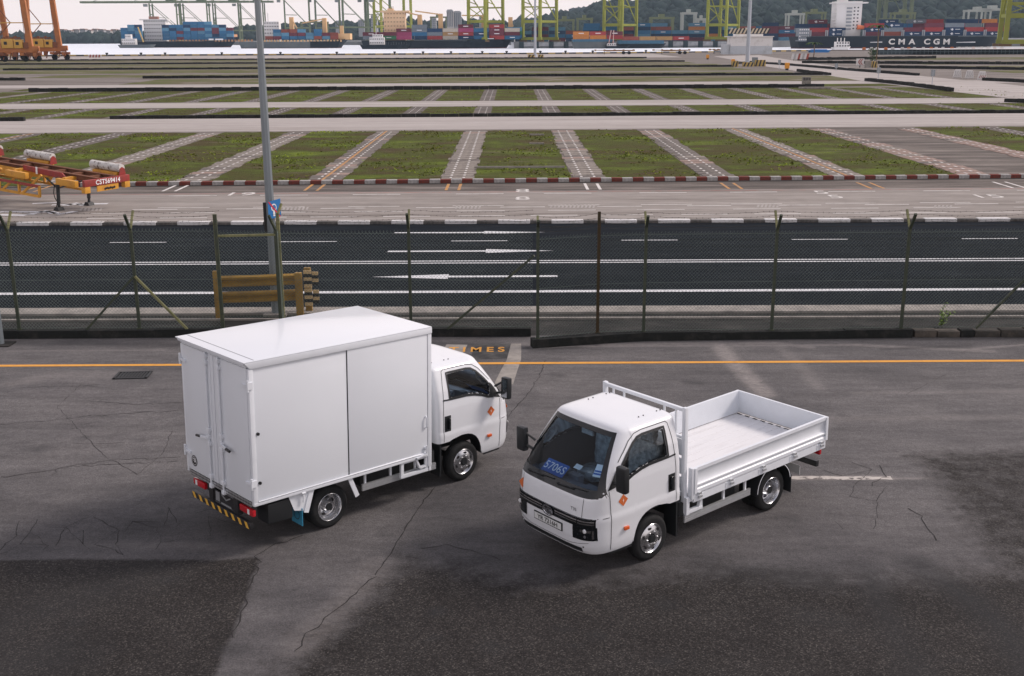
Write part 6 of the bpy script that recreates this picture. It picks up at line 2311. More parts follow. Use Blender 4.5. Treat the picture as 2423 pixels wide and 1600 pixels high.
for k_, (xd, tt) in enumerate(((1864, 'maroon,red'), (1902, 'dark blue,dark blue'), (1989, 'maroon,dark blue,red'), (2033, 'brown red,grey,dark blue'), (2079, 'dark blue,maroon'), (2125, 'dark blue,red,maroon'),
                               (2171, 'dark blue,dark blue,grey'), (2217, 'dark blue,red'), (2263, 'dark blue,red,maroon'))):
    for ti, col in enumerate(tt.split(',')):
        c = link('container', cont_mesh(col), None, (AX(xd, Y) + 6.3, Y - 12.3, zc + ti * 2.62),
                 label=f'{col} container, {TIER[ti]} tier, {ORD[k_]} bay from the left, on the big lettered ship', cat='container', group=G4)
        if col == 'dark blue' or rnd.random() < .3:
            link('logo_mark', logo_me, c)
Yb = Y + 8
for k_, (xd, tt) in enumerate(((1842, '-,grey,dark blue'), (1872, '-,-,dark blue,maroon'), (1905, '-,-,maroon'), (2036, '-,-,-,dark blue'), (2070, '-,-,blue'), (2100, '-,-,maroon,grey'), (2140, '-,-,-,red'), (2190, '-,-,pink,dark blue'), (2228, '-,-,grey,dark blue'), (2264, '-,-,-,orange'), (2295, '-,maroon,dark blue'))):
    for ti, col in enumerate(tt.split(',')):
        if col != '-':
            c = link('container', cont_mesh(col), None, (AX(xd, Yb) + 6.3, Yb, zc + ti * 2.62),
                     label=f'{col} container in the back row, {TIER[ti]} tier, {ORD[k_]} on the lettered ship', cat='container', group=G4)
            if rnd.random() < .5:
                link('logo_mark', logo_me, c)
for ch, xd in (('C', 2068), ('M', 2091), ('A', 2115), ('C', 2150), ('G', 2172), ('M', 2195)):
    text_on(ch, 4.6, M('hull_letter', (.62, .60, .57), .6), s4, (AX(xd, Y - 14.15), Y - 14.15, AZ(97.5, Y - 14, xd)), (1, 0, 0), (0, 0, 1), 'hull_letter', sx=1.25, bold=.16)
for xa, xb in ((2018, 2046), (2218, 2262)):
    MB().add([(AX(xa, Y - 14.1), Y - 14.1, AZ(98.5, Y, xa)), (AX(xb, Y - 14.1), Y - 14.1, AZ(98.5, Y, xb)), (AX(xb, Y - 14.1), Y - 14.1, AZ(96.5, Y, xb)), (AX(xa, Y - 14.1), Y - 14.1, AZ(97.5, Y, xa))], [(0, 1, 2, 3)]).build('hull_stripe', ink_white, s4)
block(s4, 'aft_house', *wxs((1840, 1864), Y), Y - 13, 8, AZ(96, Y, 1850), AZ(66, Y, 1850), M('aft_grey', (.20, .22, .24), .7), 5, 4, ship_white)

# ---- quay cranes
gr_dark = M('crane_green_dark', (.10, .135, .075), .6, col2=(.16, .19, .10), vs=.05)
gr_yel = M('crane_green_yellow', (.28, .30, .05), .7, col2=(.20, .22, .05), vs=.05)
def sts(x, y, rz, mat, label, wq=14.0, gauge=28.0, zp=14.0, zg=44.0, zb=3.5, boom=42.0, leg=1.5, mach=True):
    """ship-to-shore crane; local -y points to the water"""
    r_ = empty('quay_crane', (x, y, 0), rz, label=label, cat='crane', group='ship-to-shore cranes across the water')
    for fx in (-1, 1):
        for fy in (0, 1):
            MB().bar((fx * wq / 2, fy * gauge, zb + 2), (fx * wq / 2 * (.95 if fy else 1), fy * gauge, zg), leg, leg).build('leg', mat, r_)
    for fy in (0, 1):
        MB().bar((-wq / 2 - 1.5, fy * gauge, zb + 2.2), (wq / 2 + 1.5, fy * gauge, zb + 2.2), 1.5, 2.0).build('sill_beam', mat, r_)
        MB().bar((-wq / 2, fy * gauge, zp), (wq / 2, fy * gauge, zp), 1.3, 2.0).build('portal_beam', mat, r_)
        MB().bar((-wq / 2, fy * gauge, zg - 12), (wq / 2, fy * gauge, zg - 12), .8, 1.0).build('tie_beam', mat, r_)
        for fx in (-1, 1):
            MB().box(fx * wq / 2 - 3, fx * wq / 2 + 3, fy * gauge - .6, fy * gauge + .6, zb, zb + 1.4).build('bogie', M('bogie_brown', (.16, .10, .05), .7), r_)
    for fx in (-1, 1):
        MB().bar((fx * wq / 2, 0, zp), (fx * wq / 2, gauge, zp), 1.0, 1.6).build('side_beam', mat, r_)
        MB().bar((fx * wq / 2, 0, zg - 1), (fx * wq / 2, gauge, zp + 1), .6, .6).build('brace', mat, r_)
        MB().bar((fx * wq / 2, 0, zp + 14), (fx * wq / 2, gauge * .5, zp + 7 + (zg - zp) * .22), .5, .5).build('brace', mat, r_)
        MB().bar((fx * wq / 2 * (1 if fx > 0 else 1), 0, zp + 1), (-fx * wq / 2, 0, zg - 12), .5, .5).build('brace', mat, r_)
        MB().bar((fx * 3.2, -boom, zg + 1.5), (fx * 3.2, gauge + 12, zg + 1.5), 1.1, 2.2).build('boom_girder', mat, r_)
    for k_ in range(8):
        y_ = -boom + (boom + gauge + 12) * k_ / 7
        MB().bar((-3.2, y_, zg + 1.5), (3.2, y_, zg + 1.5), .7, .9).build('boom_tie', mat, r_)
    MB().bar((0, 0, zg + 1), (0, 0, zg + 22), 1.0, 1.0).build('apex_mast', mat, r_)
    MB().bar((0, 0, zg + 22), (0, -boom * .85, zg + 2), .4, .4).build('forestay', mat, r_)
    MB().bar((0, 0, zg + 22), (0, gauge + 8, zg + 2), .4, .4).build('backstay', mat, r_)
    if mach:
        MB().box(-4, 4, gauge * .6, gauge * .6 + 10, zg + 2.7, zg + 7.5).build('machinery_house', mat, r_)
    MB().box(-2, 2, -8, -4, zg - 3.5, zg - .6).build('operator_cab', M('cab_grey', (.2, .22, .22), .5), r_)
    return r_
Z1 = AZ(9, 1330, 400)
ordL = ['leftmost', 'second', 'third', 'fourth', 'fifth', 'sixth', 'seventh', 'eighth', 'ninth']
for i, (xd, yy) in enumerate(((357, 1300), (428, 1330), (502, 1360), (560, 1420))):
    sts(AX(xd, yy), yy, R(-90), gr_dark, f'dark green quay crane with its boom pointing left, {ordL[i]} of its row', 11, 30, 16, AZ(8, yy, 400), 3, 78 - 12 * i, 1.4)
for i, (xd, yy) in enumerate(((664, 1290), (735, 1310), (798, 1250), (850, 1270))):
    sts(AX(xd, yy), yy, R(-78), gr_dark, f'dark green quay crane between the second ship and the cream bridge, {ordL[i]} of four', 12, 27, 18, AZ(-2, yy, 700), 3, 40, 1.5)
sts(AX(878, 1060), 1060, R(-60), gr_yel, 'olive quay crane just behind the cream bridge tower', 16, 30, 17, 42, 3.7, 30, 1.9)
for i, (xd, lb) in enumerate(((1086, 'yellow-green quay crane behind the bow of the cream-bridged ship'), (1212, 'yellow-green quay crane left of the distant thin mast'), (1400, 'yellow-green quay crane above the orange containers on the barge'), (1640, 'yellow-green quay crane left of the tall grey mast'))):
    Yq = QY + 10
    sts(AX(xd, Yq) + 6.5, Yq, R(-32), gr_yel, lb, 14.5, 24, AZ(58, Yq, xd) if i > 1 else AZ(50, Yq, xd), 40, 3.7, 24, 1.8)
sts(AX(2336, 560) + 6, 560, R(-15), gr_yel, 'green crane cut off by the right edge', 13, 20, AZ(36, 560, 2340), 34, AZ(108, 560, 2340), 10, 2.2)
sts(AX(2040, 1000), 1000, R(-80), gr_dark, 'grey-green crane behind the bridge of the lettered ship', 12, 24, AZ(45, 1000, 2040), 60, 3.7, 10, 2.6)
# pale yard gantries beyond the quay
pale_g = M('gantry_pale', (.40, .43, .40), .6)
def gantry(xd0, xd1, ytop, Yg, label, mat=pale_g):
    r_ = empty('yard_gantry', (AX((xd0 + xd1) / 2, Yg), Yg, 0), label=label, cat='gantry crane', group='pale yard gantry cranes beyond the quay')
    hwx = (AX(xd1, Yg) - AX(xd0, Yg)) / 2
    zt_ = AZ(ytop, Yg, xd0)
    for fx in (-1, 1):
        for y_ in (0, 10):
            MB().bar((fx * hwx, y_, 3.5), (fx * hwx, y_, zt_), 1.3, 1.3).build('leg', mat, r_)
        MB().bar((fx * hwx, -1, 4.6), (fx * hwx, 11, 4.6), 1.2, 1.4).build('sill_beam', mat, r_)
    for y_ in (0, 10):
        MB().bar((-hwx - 1, y_, zt_), (hwx + 1, y_, zt_), 1.2, 1.7).build('girder', mat, r_)
    MB().box(-hwx * .3, hwx * .2, 1, 9, zt_ + .9, zt_ + 3.2).build('trolley', mat, r_)
    return r_
gg = M('gantry_green', (.16, .19, .09), .6)
for xd0, xd1, yt, lb, mt in ((1582, 1612, 31, 'pale gantry left of the yellow crane by the tall mast', pale_g), (1618, 1634, 45, 'small pale gantry beside the yellow crane leg', pale_g), (1826, 1860, 33, 'pale gantry left of the white ship bridge, nearer one', pale_g),
                         (1866, 1910, 30, 'olive gantry just left of the white ship bridge', gg), (2240, 2290, 25, 'pale gantry above the right end of the lettered ship, left one', pale_g), (2270, 2330, 22, 'pale gantry above the right end of the lettered ship, right one', pale_g),
                         (2070, 2116, 31, 'olive gantry right of the white ship bridge', gg), (1290, 1330, 47, 'olive gantry left of the hill foot', gg), (1340, 1372, 44, 'olive gantry behind the orange containers', gg), (1510, 1560, 42, 'olive gantry between the two right yellow cranes', gg),
                         (700, 760, 52, 'dark gantry behind the second ship', gg), (1000, 1035, 40, 'dark gantry behind the deck cranes', gg)):
    gantry(xd0, xd1, yt, 960 if xd0 > 1100 else 1500, lb, mt)

# ---- hills, far trees and blocks of flats
def ridge(name, prof, Y0, depth, mat, z0=2.0, seed=1):
    rg_ = np.random.default_rng(seed)
    xs_ = np.linspace(AX(prof[0][0], Y0), AX(prof[-1][0], Y0), 90)
    px = [AX(p[0], Y0) for p in prof]
    pz = [AT(p[0], p[1], Y0)[1] for p in prof]
    top = np.interp(xs_, px, pz)
    rows = []
    for v in np.linspace(0, 1, 14):
        rows.append([(x * (1 + depth * v / Y0), Y0 - depth * .6 * (1 - v) + depth * .4 * v, z0 + (h_ - z0) * v ** .9 * (.9 + .1 * math.sin(x * .02 + v * 5)) ) for x, h_ in zip(xs_, top)])
    m_ = MB().grid(rows)
    o = m_.build(name, mat, kind='structure', smooth=80)
    return xs_, top, rows
def ico():
    bm = bmesh.new()
    bmesh.ops.create_icosphere(bm, subdivisions=1, radius=1.0)
    v = np.array([x.co[:] for x in bm.verts])
    f = np.array([[q.index for q in x.verts] for x in bm.faces])
    bm.free()
    return v, f
IV, IF = ico()
def forest(name, rows, n_, r0, r1, mat, label, seed):
    rg_ = np.random.default_rng(seed)
    A_ = np.array(rows)
    V, F_ = [], []
    b0 = 0
    for k_ in range(n_):
        j = rg_.integers(0, A_.shape[0] - 1)
        i = rg_.integers(0, A_.shape[1] - 1)
        p = A_[j, i] + (A_[j + 1, i + 1] - A_[j, i]) * rg_.random(3)
        r_ = rg_.uniform(r0, r1)
        v = IV * (1 + rg_.normal(0, .22, (len(IV), 1))) * np.array([r_, r_, r_ * rg_.uniform(.7, 1.2)]) + p + np.array([0, 0, r_ * .3])
        V.append(v)
        F_.append(IF + b0)
        b0 += len(IV)
    me = np_mesh(name, np.concatenate(V), np.concatenate(F_))
    me.materials.append(mat)
    link(name, me, label=label, cat='forest', kind='stuff')
fol, t, b = ntree('hill_foliage')
c_ = ramp(t, noise(t, objco(t), .03, 5, .7), [(.3, (.010, .018, .016)), (.55, (.020, .034, .028)), (.75, (.042, .060, .045))])
t.links.new(c_, b.inputs['Base Color'])
b.inputs['Roughness'].default_value = 1.0
_, _, rw = ridge('hill', [(1225, 60), (1265, 42), (1300, 30), (1345, 16), (1400, 4), (1500, -14), (1620, -26), (1760, -34), (1900, -42), (2100, -44), (2300, -40), (2700, -30)], 1750, 500, fol)
forest('hill_forest', rw, 3600, 7, 13, fol, 'dark green forest covering the hill behind the port', 5)
_, _, rw2 = ridge('far_hill', [(1180, 55), (1250, 40), (1330, 26), (1420, 14), (1500, 8), (1600, 2), (1800, 0)], 2600, 400, fol)
forest('far_hill_forest', rw2, 900, 10, 16, fol, 'bluish forest on the farther ridge beyond the port', 6)
_, _, rw3 = ridge('wooded_shore', [(-60, 92), (60, 90), (150, 92), (240, 91), (300, 92), (420, 88), (560, 76), (700, 62), (800, 58), (900, 56), (1000, 56), (1100, 52), (1230, 58)], 1950, 120, fol, 2.0)
forest('shore_trees', rw3, 1500, 6, 11, fol, 'dark trees along the far shore behind the ships', 7)
def flats(xd0, xd1, yt, yb, Yf, label, wall, roof, nf, nw):
    x0, x1 = wxs((xd0, xd1), Yf)
    z0, z1 = AZ(yb, Yf, xd0), AZ(yt, Yf, xd0)
    r_ = empty('apartment_block', ((x0 + x1) / 2, Yf, 0), label=label, cat='building', group='blocks of flats on the far shore')
    hx = (x1 - x0) / 2
    wl = MB().box(-hx, hx, 0, 14, z0 - 12, z1).build('wall', wall, r_)
    MB().prism([(-hx - .8, z1), (hx + .8, z1), (hx * .7, z1 + (z1 - z0) * .14), (-hx * .7, z1 + (z1 - z0) * .14)], 'y', -.6, 14.6).build('roof', roof, r_)
    wm = MB().box(-hx / nw * .55, hx / nw * .55, -.12, 0, -.9, .9).mesh('window', M('flat_window', (.16, .18, .2), .4))
    for f_ in range(nf):
        for k_ in range(nw):
            link('window', wm, wl, (-hx + 2 * hx * (k_ + .5) / nw, 0, z0 + (z1 - z0) * (f_ + .5) / nf))
wl1 = M('flat_wall', (.50, .48, .47), .8)
wl2 = M('flat_wall_grey', (.38, .39, .41), .8)
rf1 = M('flat_roof_brown', (.26, .17, .14), .8)
fx = [(137, 153, 71), (155, 168, 73), (171, 186, 71), (188, 200, 70), (202, 214, 72), (216, 228, 70), (230, 243, 71), (245, 258, 73), (260, 272, 71), (274, 288, 72), (1, 14, 74)]
for i, (a_, b_, yt) in enumerate(fx):
    flats(a_, b_, yt - 1, 86, 1980 + 14 * (i % 3), f'pale block of flats with brown roof on the left shore, {ORD[i]} from the right' if False else f'pale block of flats with brown roof on the left shore, {ORD[(i + 1) % len(fx)]} from the left', wl1 if i % 3 else wl2, rf1, 4, 4)
flats(1037, 1052, 27, 62, 1700, 'white tower block behind the deck cranes, left half', wl1, wl2, 11, 4)
flats(1053, 1070, 30, 62, 1712, 'white tower block behind the deck cranes, right half', wl2, wl2, 10, 4)
for i, (a_, b_, yt) in enumerate(((862, 876, 38), (833, 846, 48), (780, 796, 50), (1112, 1128, 40), (1000, 1012, 44))):
    flats(a_, b_, yt, 66, 1720 + 9 * i, ['grey block left of the cream bridge tower', 'low grey block behind the dark green cranes', 'low grey block right of the second ship', 'grey block right of the white tower', 'grey block behind the middle deck crane'][i], wl2, wl2, 5, 3)

# ================================================================== THE NEAR QUAY AND ITS THINGS
# orange rubber-tyred gantries at the left
rt_o = M('gantry_orange', (.46, .165, .045), .6, col2=(.30, .11, .04), vs=.3)
rt_y = M('gantry_cabin_yellow', (.62, .36, .07), .6)
rt_r = M('gantry_rust', (.22, .09, .05), .8)
def rtg(x, y, label):
    r_ = empty('gantry_crane', (x, y, 0), R(4), label=label, cat='gantry crane', group='orange gantry cranes on the near quay')
    for fy, yy in ((0, 0), (1, 24)):
        for fx in (-1, 1):
            MB().bar((fx * 4.4, yy, 2.4), (fx * 3.2, yy, 24), 1.3, 1.2).build('leg', rt_o, r_)
            bgx = fx * 4.4
            MB().box(bgx - 2.6, bgx + 2.6, yy - .5, yy + .5, 1.5, 2.2).build('bogie', rt_r, r_, bevel=.05)
            for dx in (-1.7, 1.7):
                MB().lathe([(-.32, .4), (-.32, .72), (-.22, .82), (.22, .82), (.32, .72), (.32, .4), (.26, .36), (.1, .2), (.1, 0)], (bgx + dx, yy - .1, .82), 'y', 18, flip=-1).build('tyre', rubber, r_, smooth=40)
                MB().bar((bgx + dx, yy, .82), (bgx + dx * .6, yy, 1.6), .35).build('fork', rt_r, r_)
        MB().box(-6, 6, yy - .55, yy + .55, 2.3, 3.5).build('sill_beam', rt_o, r_, bevel=.06)
        cb = MB().box(-2.8, .2, yy - 1.1, yy + .4, 3.5, 5.9).build('engine_house', rt_y, r_, bevel=.06)
        MB().box(-2.1, -1.3, yy - 1.16, yy - 1.09, 4.4, 5.2).build('window', ink_black, cb)
        MB().box(.4, 2.6, yy - 1.0, yy + .4, 3.5, 5.7).build('cabinet', rt_y, r_, bevel=.06)
        MB().box(.9, 1.7, yy - 1.06, yy - .99, 4.3, 5.1).build('window', ink_black, cb)
        for k_ in range(5):
            MB().box(-2.6 + k_ * 1.0, -1.9 + k_ * 1.0, yy - .7, yy, 5.9, 6.3 + .3 * (k_ % 2)).build('exhaust_unit', rt_r, r_)
        for k_ in range(7):
            xk = -5.2 + k_ * 1.7
            MB().box(xk, xk + 1.0, yy - .9, yy - .5, 1.3 + .3 * (k_ % 3), 2.25 + .2 * (k_ % 2)).build('equipment_box', rt_r if k_ % 2 else rt_o, r_)
            MB().bar((xk + .5, yy - .3, .5), (xk + 1.1, yy - .3, 2.4), .22).build('strut', rt_r, r_)
        MB().box(2.8, 4.0, yy - .9, yy + .3, 3.5, 5.0).build('transformer', rt_r, r_)
        MB().box(4.9, 6.6, yy - .7, yy + .2, 2.6, 4.0).build('cable_reel_box', rt_o, r_, bevel=.1)
        MB().bar((5.6, yy - .9, .8), (6.6, yy - .9, 3.4), .2).build('ladder', rt_r, r_)
        MB().bar((-3.9, yy, 10), (3.9, yy, 10), .25, .25).build('tie_bar', rt_y, r_)
        MB().bar((-4.0, yy, 6), (-.2, yy, 10), .2, .2).build('brace', rt_r, r_)
        MB().bar((-.2, yy, 10), (-3.8, yy, 15), .2, .2).build('brace', rt_r, r_)
        MB().path([(3.2, yy - .6, 3.5), (3.3, yy - .7, 8), (3.0, yy - .6, 18)], .06).build('pipe', rt_r, r_, whole=True)
    r_.scale = (1.2, 1.2, 1.2)
    for fx in (-1, 1):
        MB().bar((fx * 3.2, -2, 24.5), (fx * 3.2, 26, 24.5), 1.2, 2.0).build('girder', rt_o, r_)
    MB().box(-2.5, 2.5, 6, 12, 25, 28).build('trolley', rt_y, r_)
xa = AX(150, 440)
rtg(-158.5, 366, 'orange gantry crane at the left, the one nearest the water channel')
rtg(-175.5, 364, 'orange gantry crane at the left edge, beside another like it')
rtg(-192.5, 362, 'orange gantry crane mostly cut off by the left edge')
# quay edge kerb, bollards, hazard board
ky = M('quay_yellow', (.50, .36, .10), .7)
m_ = MB()
for (xa_, ya_), (xb_, yb_) in zip(gq[1:5], gq[2:6]):
    L_ = math.hypot(xb_ - xa_, yb_ - ya_)
    n_ = int(L_ / 3.2)
    for k_ in range(n_):
        f0, f1 = k_ / n_, (k_ + 1) / n_
        p0 = (xa_ + (xb_ - xa_) * f0, ya_ + (yb_ - ya_) * f0)
        p1 = (xa_ + (xb_ - xa_) * f1, ya_ + (yb_ - ya_) * f1)
        m_.bar((p0[0], p0[1] - .6, .25), (p1[0], p1[1] - .6, .25), .5, .5, m=k_ % 2)
m_.build('quay_kerb', [ky, ink_black], kind='structure')
bl = MB().lathe([(0, .45), (.1, .4), (.7, .36), (.9, .6), (1.15, .62), (1.3, .4), (1.3, 0)], (0, 0, 0), 'z', 12).mesh('bollard', dark_steel, smooth=40)
for i, xd in enumerate((252, 330, 385, 515, 650, 780, 914, 980, 1045, 1118, 1175, 1254, 1314, 1380, 1512)):
    x = AX(xd, 490)
    y = float(np.interp(x, [p[0] for p in gq], [p[1] for p in gq])) - 1.6
    link('bollard', bl, None, (x, y, 0), label=f'dark mooring bollard on the near quay edge, {ORD[i]} from the left', cat='bollard', group='mooring bollards on the near quay edge')
hs_w = M('barrier_white', (.62, .61, .60), .7)
hs_r = M('barrier_red', (.34, .09, .07), .7)
def board(x, y, wd, ht, z0, label, mats, n_=6, cat='barrier', name='barrier_board', slant=.5, group=None, legs=True):
    r_ = empty(name, (x, y, 0), label=label, cat=cat, group=group)
    for k_ in range(n_):
        a_, b_ = -wd / 2 + wd * k_ / n_, -wd / 2 + wd * (k_ + 1) / n_
        s_ = slant * wd / n_
        MB().prism([(a_, z0), (b_, z0), (b_ + s_, z0 + ht), (a_ + s_, z0 + ht)], 'y', -.06 - .001 * k_, .06).build('panel', mats[k_ % len(mats)], r_)
    if legs and z0 > .05:
        for fx in (-.35, .35):
            MB().box(fx * wd - .05, fx * wd + .05, -.05, .05, 0, z0).build('leg', dark_steel, r_)
    return r_
board(AX(216, 440), 440, 5.2, 1.0, .1, 'red and white striped barrier lying beside the orange cranes', [hs_w, hs_r], 9)
m_ = MB()
# the two brown trailers by the water
tbr = M('chassis_brown', (.30, .15, .05), .7, col2=(.17, .09, .045), vs=.8)
def far_trailer(xd0, xd1, yb, label):
    x0, y0 = G(xd0, yb)
    x1 = AX(xd1, y0)
    L_ = x1 - x0
    r_ = empty('parked_trailer', (x0, y0, 0), label=label, cat='trailer', group='brown trailers parked by the water')
    for y in (0, 1.1):
        MB().prism([(0, 1.75), (L_, 1.75), (L_, 1.35), (L_ * .3, 1.15), (L_ * .2, 1.5), (0, 1.55)], 'y', y - .12, y + .12).build('main_beam', tbr, r_)
    for f_ in (.02, .25, .5, .72, .97):
        MB().box(L_ * f_ - .3, L_ * f_ + .3, -.7, 1.8, 1.4, 1.95).build('bolster', tbr, r_)
    MB().bar((L_ * .24, 0, 0), (L_ * .24, 0, 1.3), .25).build('landing_leg', dark_steel, r_)
    for f_ in (.72, .86):
        MB().lathe([(-.2, .3), (-.2, .62), (.2, .62), (.2, .3), (.1, .2), (.1, 0)], (L_ * f_, -.5, .62), 'y', 16, flip=-1).build('wheel', rubber, r_, smooth=40)
        MB().lathe([(-.2, .3), (-.2, .62), (.2, .62), (.2, .3), (.1, .2), (.1, 0)], (L_ * f_, 1.6, .62), 'y', 16).build('wheel', rubber, r_, smooth=40)
far_trailer(1379, 1473, 126.5, 'brown empty trailer by the water, left one of the two')
far_trailer(1514, 1602, 126, 'brown empty trailer by the water, right one of the two')
far_trailer(1646, 1688, 125, 'brown frame half hidden behind the white shed')
# tall grey masts
mast_mat = M('mast_paint', (.42, .46, .52), .5, metal=.2, var=.08, vs=.3)
def high_mast(xd, yb, r0, zt_, label, blocks):
    x, y = G(xd, yb)
    r_ = empty('high_mast', (x, y, 0), label=label, cat='lamp post', group='tall grey lamp posts')
    MB().tube((0, 0, 0), (0, 0, zt_ * .2), r0, r0 * .95, 12).build('pole', mast_mat, r_, smooth=40)
    MB().tube((0, 0, zt_ * .2), (0, 0, zt_), r0 * .9, r0 * .55, 12).build('upper_pole', mast_mat, r_, smooth=40)
    MB().tube((0, 0, zt_), (0, 0, zt_ + .8), r0 * 2.6, r0 * 2.6, 14).build('lamp_ring', mast_mat, r_)
    MB().tube((0, 0, 0), (0, 0, .3), r0 * 1.8, n=12).build('base_plate', mast_mat, r_)
high_mast(1241, 131, .52, 30, 'slim grey mast standing in the middle of the far yard', 0)
high_mast(1733, 151, .52, 30, 'tall grey mast with striped blocks at its foot', 0)
def striped_block(xd, yb, L_, label, ht=1.0):
    x, y = G(xd, yb)
    r_ = empty('striped_block', (x, y, 0), label=label, cat='concrete block', group='yellow and black striped concrete blocks')
    MB().prism([(-.6, 0), (.6, 0), (.35, ht), (-.35, ht)], 'x', -L_ / 2, L_ / 2).build('block', M('block_yellow', (.42, .30, .10), .8), r_, bevel=.04)
    n_ = max(2, int(L_ / .8))
    for k_ in range(n_):
        a_ = -L_ / 2 + L_ * k_ / n_
        MB().add([(a_, -.605, .02), (a_ + L_ / n_ * .45, -.605, .02), (a_ + L_ / n_ * .95, -.365, ht - .02), (a_ + L_ / n_ * .5, -.365, ht - .02)], [(0, 1, 2, 3)]).build('stripe', ink_black, r_)
striped_block(1735, 154.5, 2.6, 'striped concrete block directly before the foot of the tall mast')
striped_block(1762, 154, 2.6, 'striped concrete block right of the tall mast, beside the cabinet', 1.5)
striped_block(1704, 155, 1.5, 'striped concrete block left of the tall mast', 1.3)
striped_block(1232, 133.5, 2.4, 'striped concrete block left of the slim middle mast')
striped_block(1254, 133.5, 2.0, 'striped concrete block right of the slim middle mast')
x, y = G(1750, 154)
cbn = empty('control_cabinet', (x, y, 0), label='grey control cabinet at the foot of the tall mast', cat='cabinet')
MB().box(-.65, .65, -.4, .4, .15, 2.1).build('body', M('cabinet_grey', (.16, .19, .21), .5), cbn, bevel=.04)
MB().box(-.7, .7, -.45, .45, 0, .15).build('base', paleconc, cbn)
MB().box(-.62, -.02, -.42, -.4, .3, 2.0).build('door', M('cabinet_grey_b', (.20, .23, .25), .5), cbn)
ob = M('orange_box', (.70, .30, .03), .6)
for xd, yd, h_, lb in ((1700, 151, 1.1, 'small orange box on a post left of the tall mast'), (1825, 163, 1.2, 'small orange box at the end of a low wall beside the road'), (1641, 138, 1.1, 'small orange box on the far wall left of the shed')):
    x, y = G(xd, yd)
    r_ = empty('orange_box', (x, y, 0), label=lb, cat='marker', group='small orange boxes in the yard')
    MB().box(-.45, .45, -.3, .3, .35, .35 + h_).build('box', ob, r_, bevel=.05)
    MB().box(-.3, .3, -.2, .2, 0, .35).build('foot', dark_steel, r_)
# signs, posts and barriers by the diagonal road
def sign_post(xd, yd, ht, label):
    x, y = G(xd, yd)
    r_ = empty('sign_post', (x, y, 0), label=label, cat='sign', group='thin sign posts along the diagonal road')
    MB().tube((0, 0, 0), (0, 0, ht), .05, n=8).build('post', mast_mat, r_)
    MB().box(-.3, .3, -.04, .03, ht - .9, ht).build('plate', M('sign_back_grey', (.24, .27, .29), .5), r_)
sign_post(2036, 190, 2.2, 'thin grey sign post at the bend of the slanting wall')
sign_post(2161, 202, 2.4, 'thin grey sign post at the right, nearest the camera')
sign_post(1807, 161, 2.0, 'thin grey sign post behind the orange box at the road')
sign_post(1939, 166, 1.6, 'short grey post in the middle of the diagonal road')
bw_ = M('barrier_grey', (.40, .40, .40), .7)
for i, (xd, yd) in enumerate(((2220, 180), (2248, 182), (2277, 185))):
    x, y = G(xd, yd)
    r_ = empty('arrow_barricade', (x, y, 0), label=['striped white barricade by the diagonal road, left of three', 'striped white barricade by the diagonal road, middle of three', 'white barricade with a chevron by the diagonal road, right of three'][i],
               cat='barricade', group='white barricades by the diagonal road')
    MB().prism([(-.75, 0), (.75, 0), (.6, .9), (.45, 1.35), (-.45, 1.35), (-.6, .9)], 'y', -.12, .12).build('shell', hs_w, r_, bevel=.04)
    for k_ in range(4):
        a_ = -.55 + k_ * .28
        MB().add([(a_, -.125, .25), (a_ + .1, -.125, .25), (a_ + .28, -.125, .7), (a_ + .18, -.125, .7)], [(0, 1, 2, 3)]).build('stripe', bw_ if i < 2 else hs_r, r_)
        MB().add([(a_ + .18, -.125, .7), (a_ + .28, -.125, .7), (a_ + .1, -.125, 1.15), (a_, -.125, 1.15)], [(0, 1, 2, 3)]).build('stripe', bw_, r_)
x, y = G(1854, 141)
board(x, y, 5.0, 1.6, .4, 'white board with grey and red slanting stripes beyond the diagonal road', [hs_w, bw_, hs_w, hs_r], 8, 'barrier')
x, y = G(1994, 157)
ab = empty('arrow_board', (x, y, 0), label='white board with a red chevron pointing left beyond the diagonal road', cat='sign')
MB().box(-.9, .9, -.05, .05, .5, 2.0).build('panel', hs_w, ab)
for dx in (-.15, .3):
    MB().add([(dx + .35, -.06, 1.9), (dx + .1, -.06, 1.9), (dx - .35, -.06, 1.25), (dx - .1, -.06, 1.25)], [(0, 1, 2, 3)]).build('chevron', hs_r, ab)
    MB().add([(dx - .35, -.06, 1.25), (dx - .1, -.06, 1.25), (dx + .35, -.06, .6), (dx + .1, -.06, .6)], [(0, 1, 2, 3)]).build('chevron', hs_r, ab)
MB().box(-.1, .1, -.04, .04, 0, .5).build('leg', dark_steel, ab)
x, y = G(2020, 157)
cb_ = empty('concrete_barrier', (x, y, 0), label='pale concrete barrier right of the chevron board', cat='barrier')
MB().prism([(-.5, 0), (.5, 0), (.25, .5), (.2, 1.5), (-.2, 1.5), (-.25, .5)], 'x', -1.4, 1.4).build('body', paleconc, cb_, bevel=.04)
striped_block(2026, 157, 1.2, 'striped block with a shrub, right of the chevron board', 1.4)
x, y = G(1870, 196)
cb_ = empty('bollard_block', (x, y, 0), label='pale block with dark bars standing on the third row of the yard', cat='block')
MB().box(-.62, .62, -.3, .3, 0, 1.1).build('body', paleconc, cb_, bevel=.03)
for k_ in range(3):
    for j in range(2):
        MB().box(-.55 + k_ * .38, -.25 + k_ * .38, -.32, -.3, .62 + .22 * j, .76 + .22 * j).build('bar', ink_black, cb_)
x, y = G(1890, 206)
MB().box(x - 2.2, x + 2.2, y - .3, y + .3, 0, .25).build('concrete_sleeper', paleconc, label='pale concrete sleeper lying on grass behind the second long wall', cat='sleeper', bevel=.03)
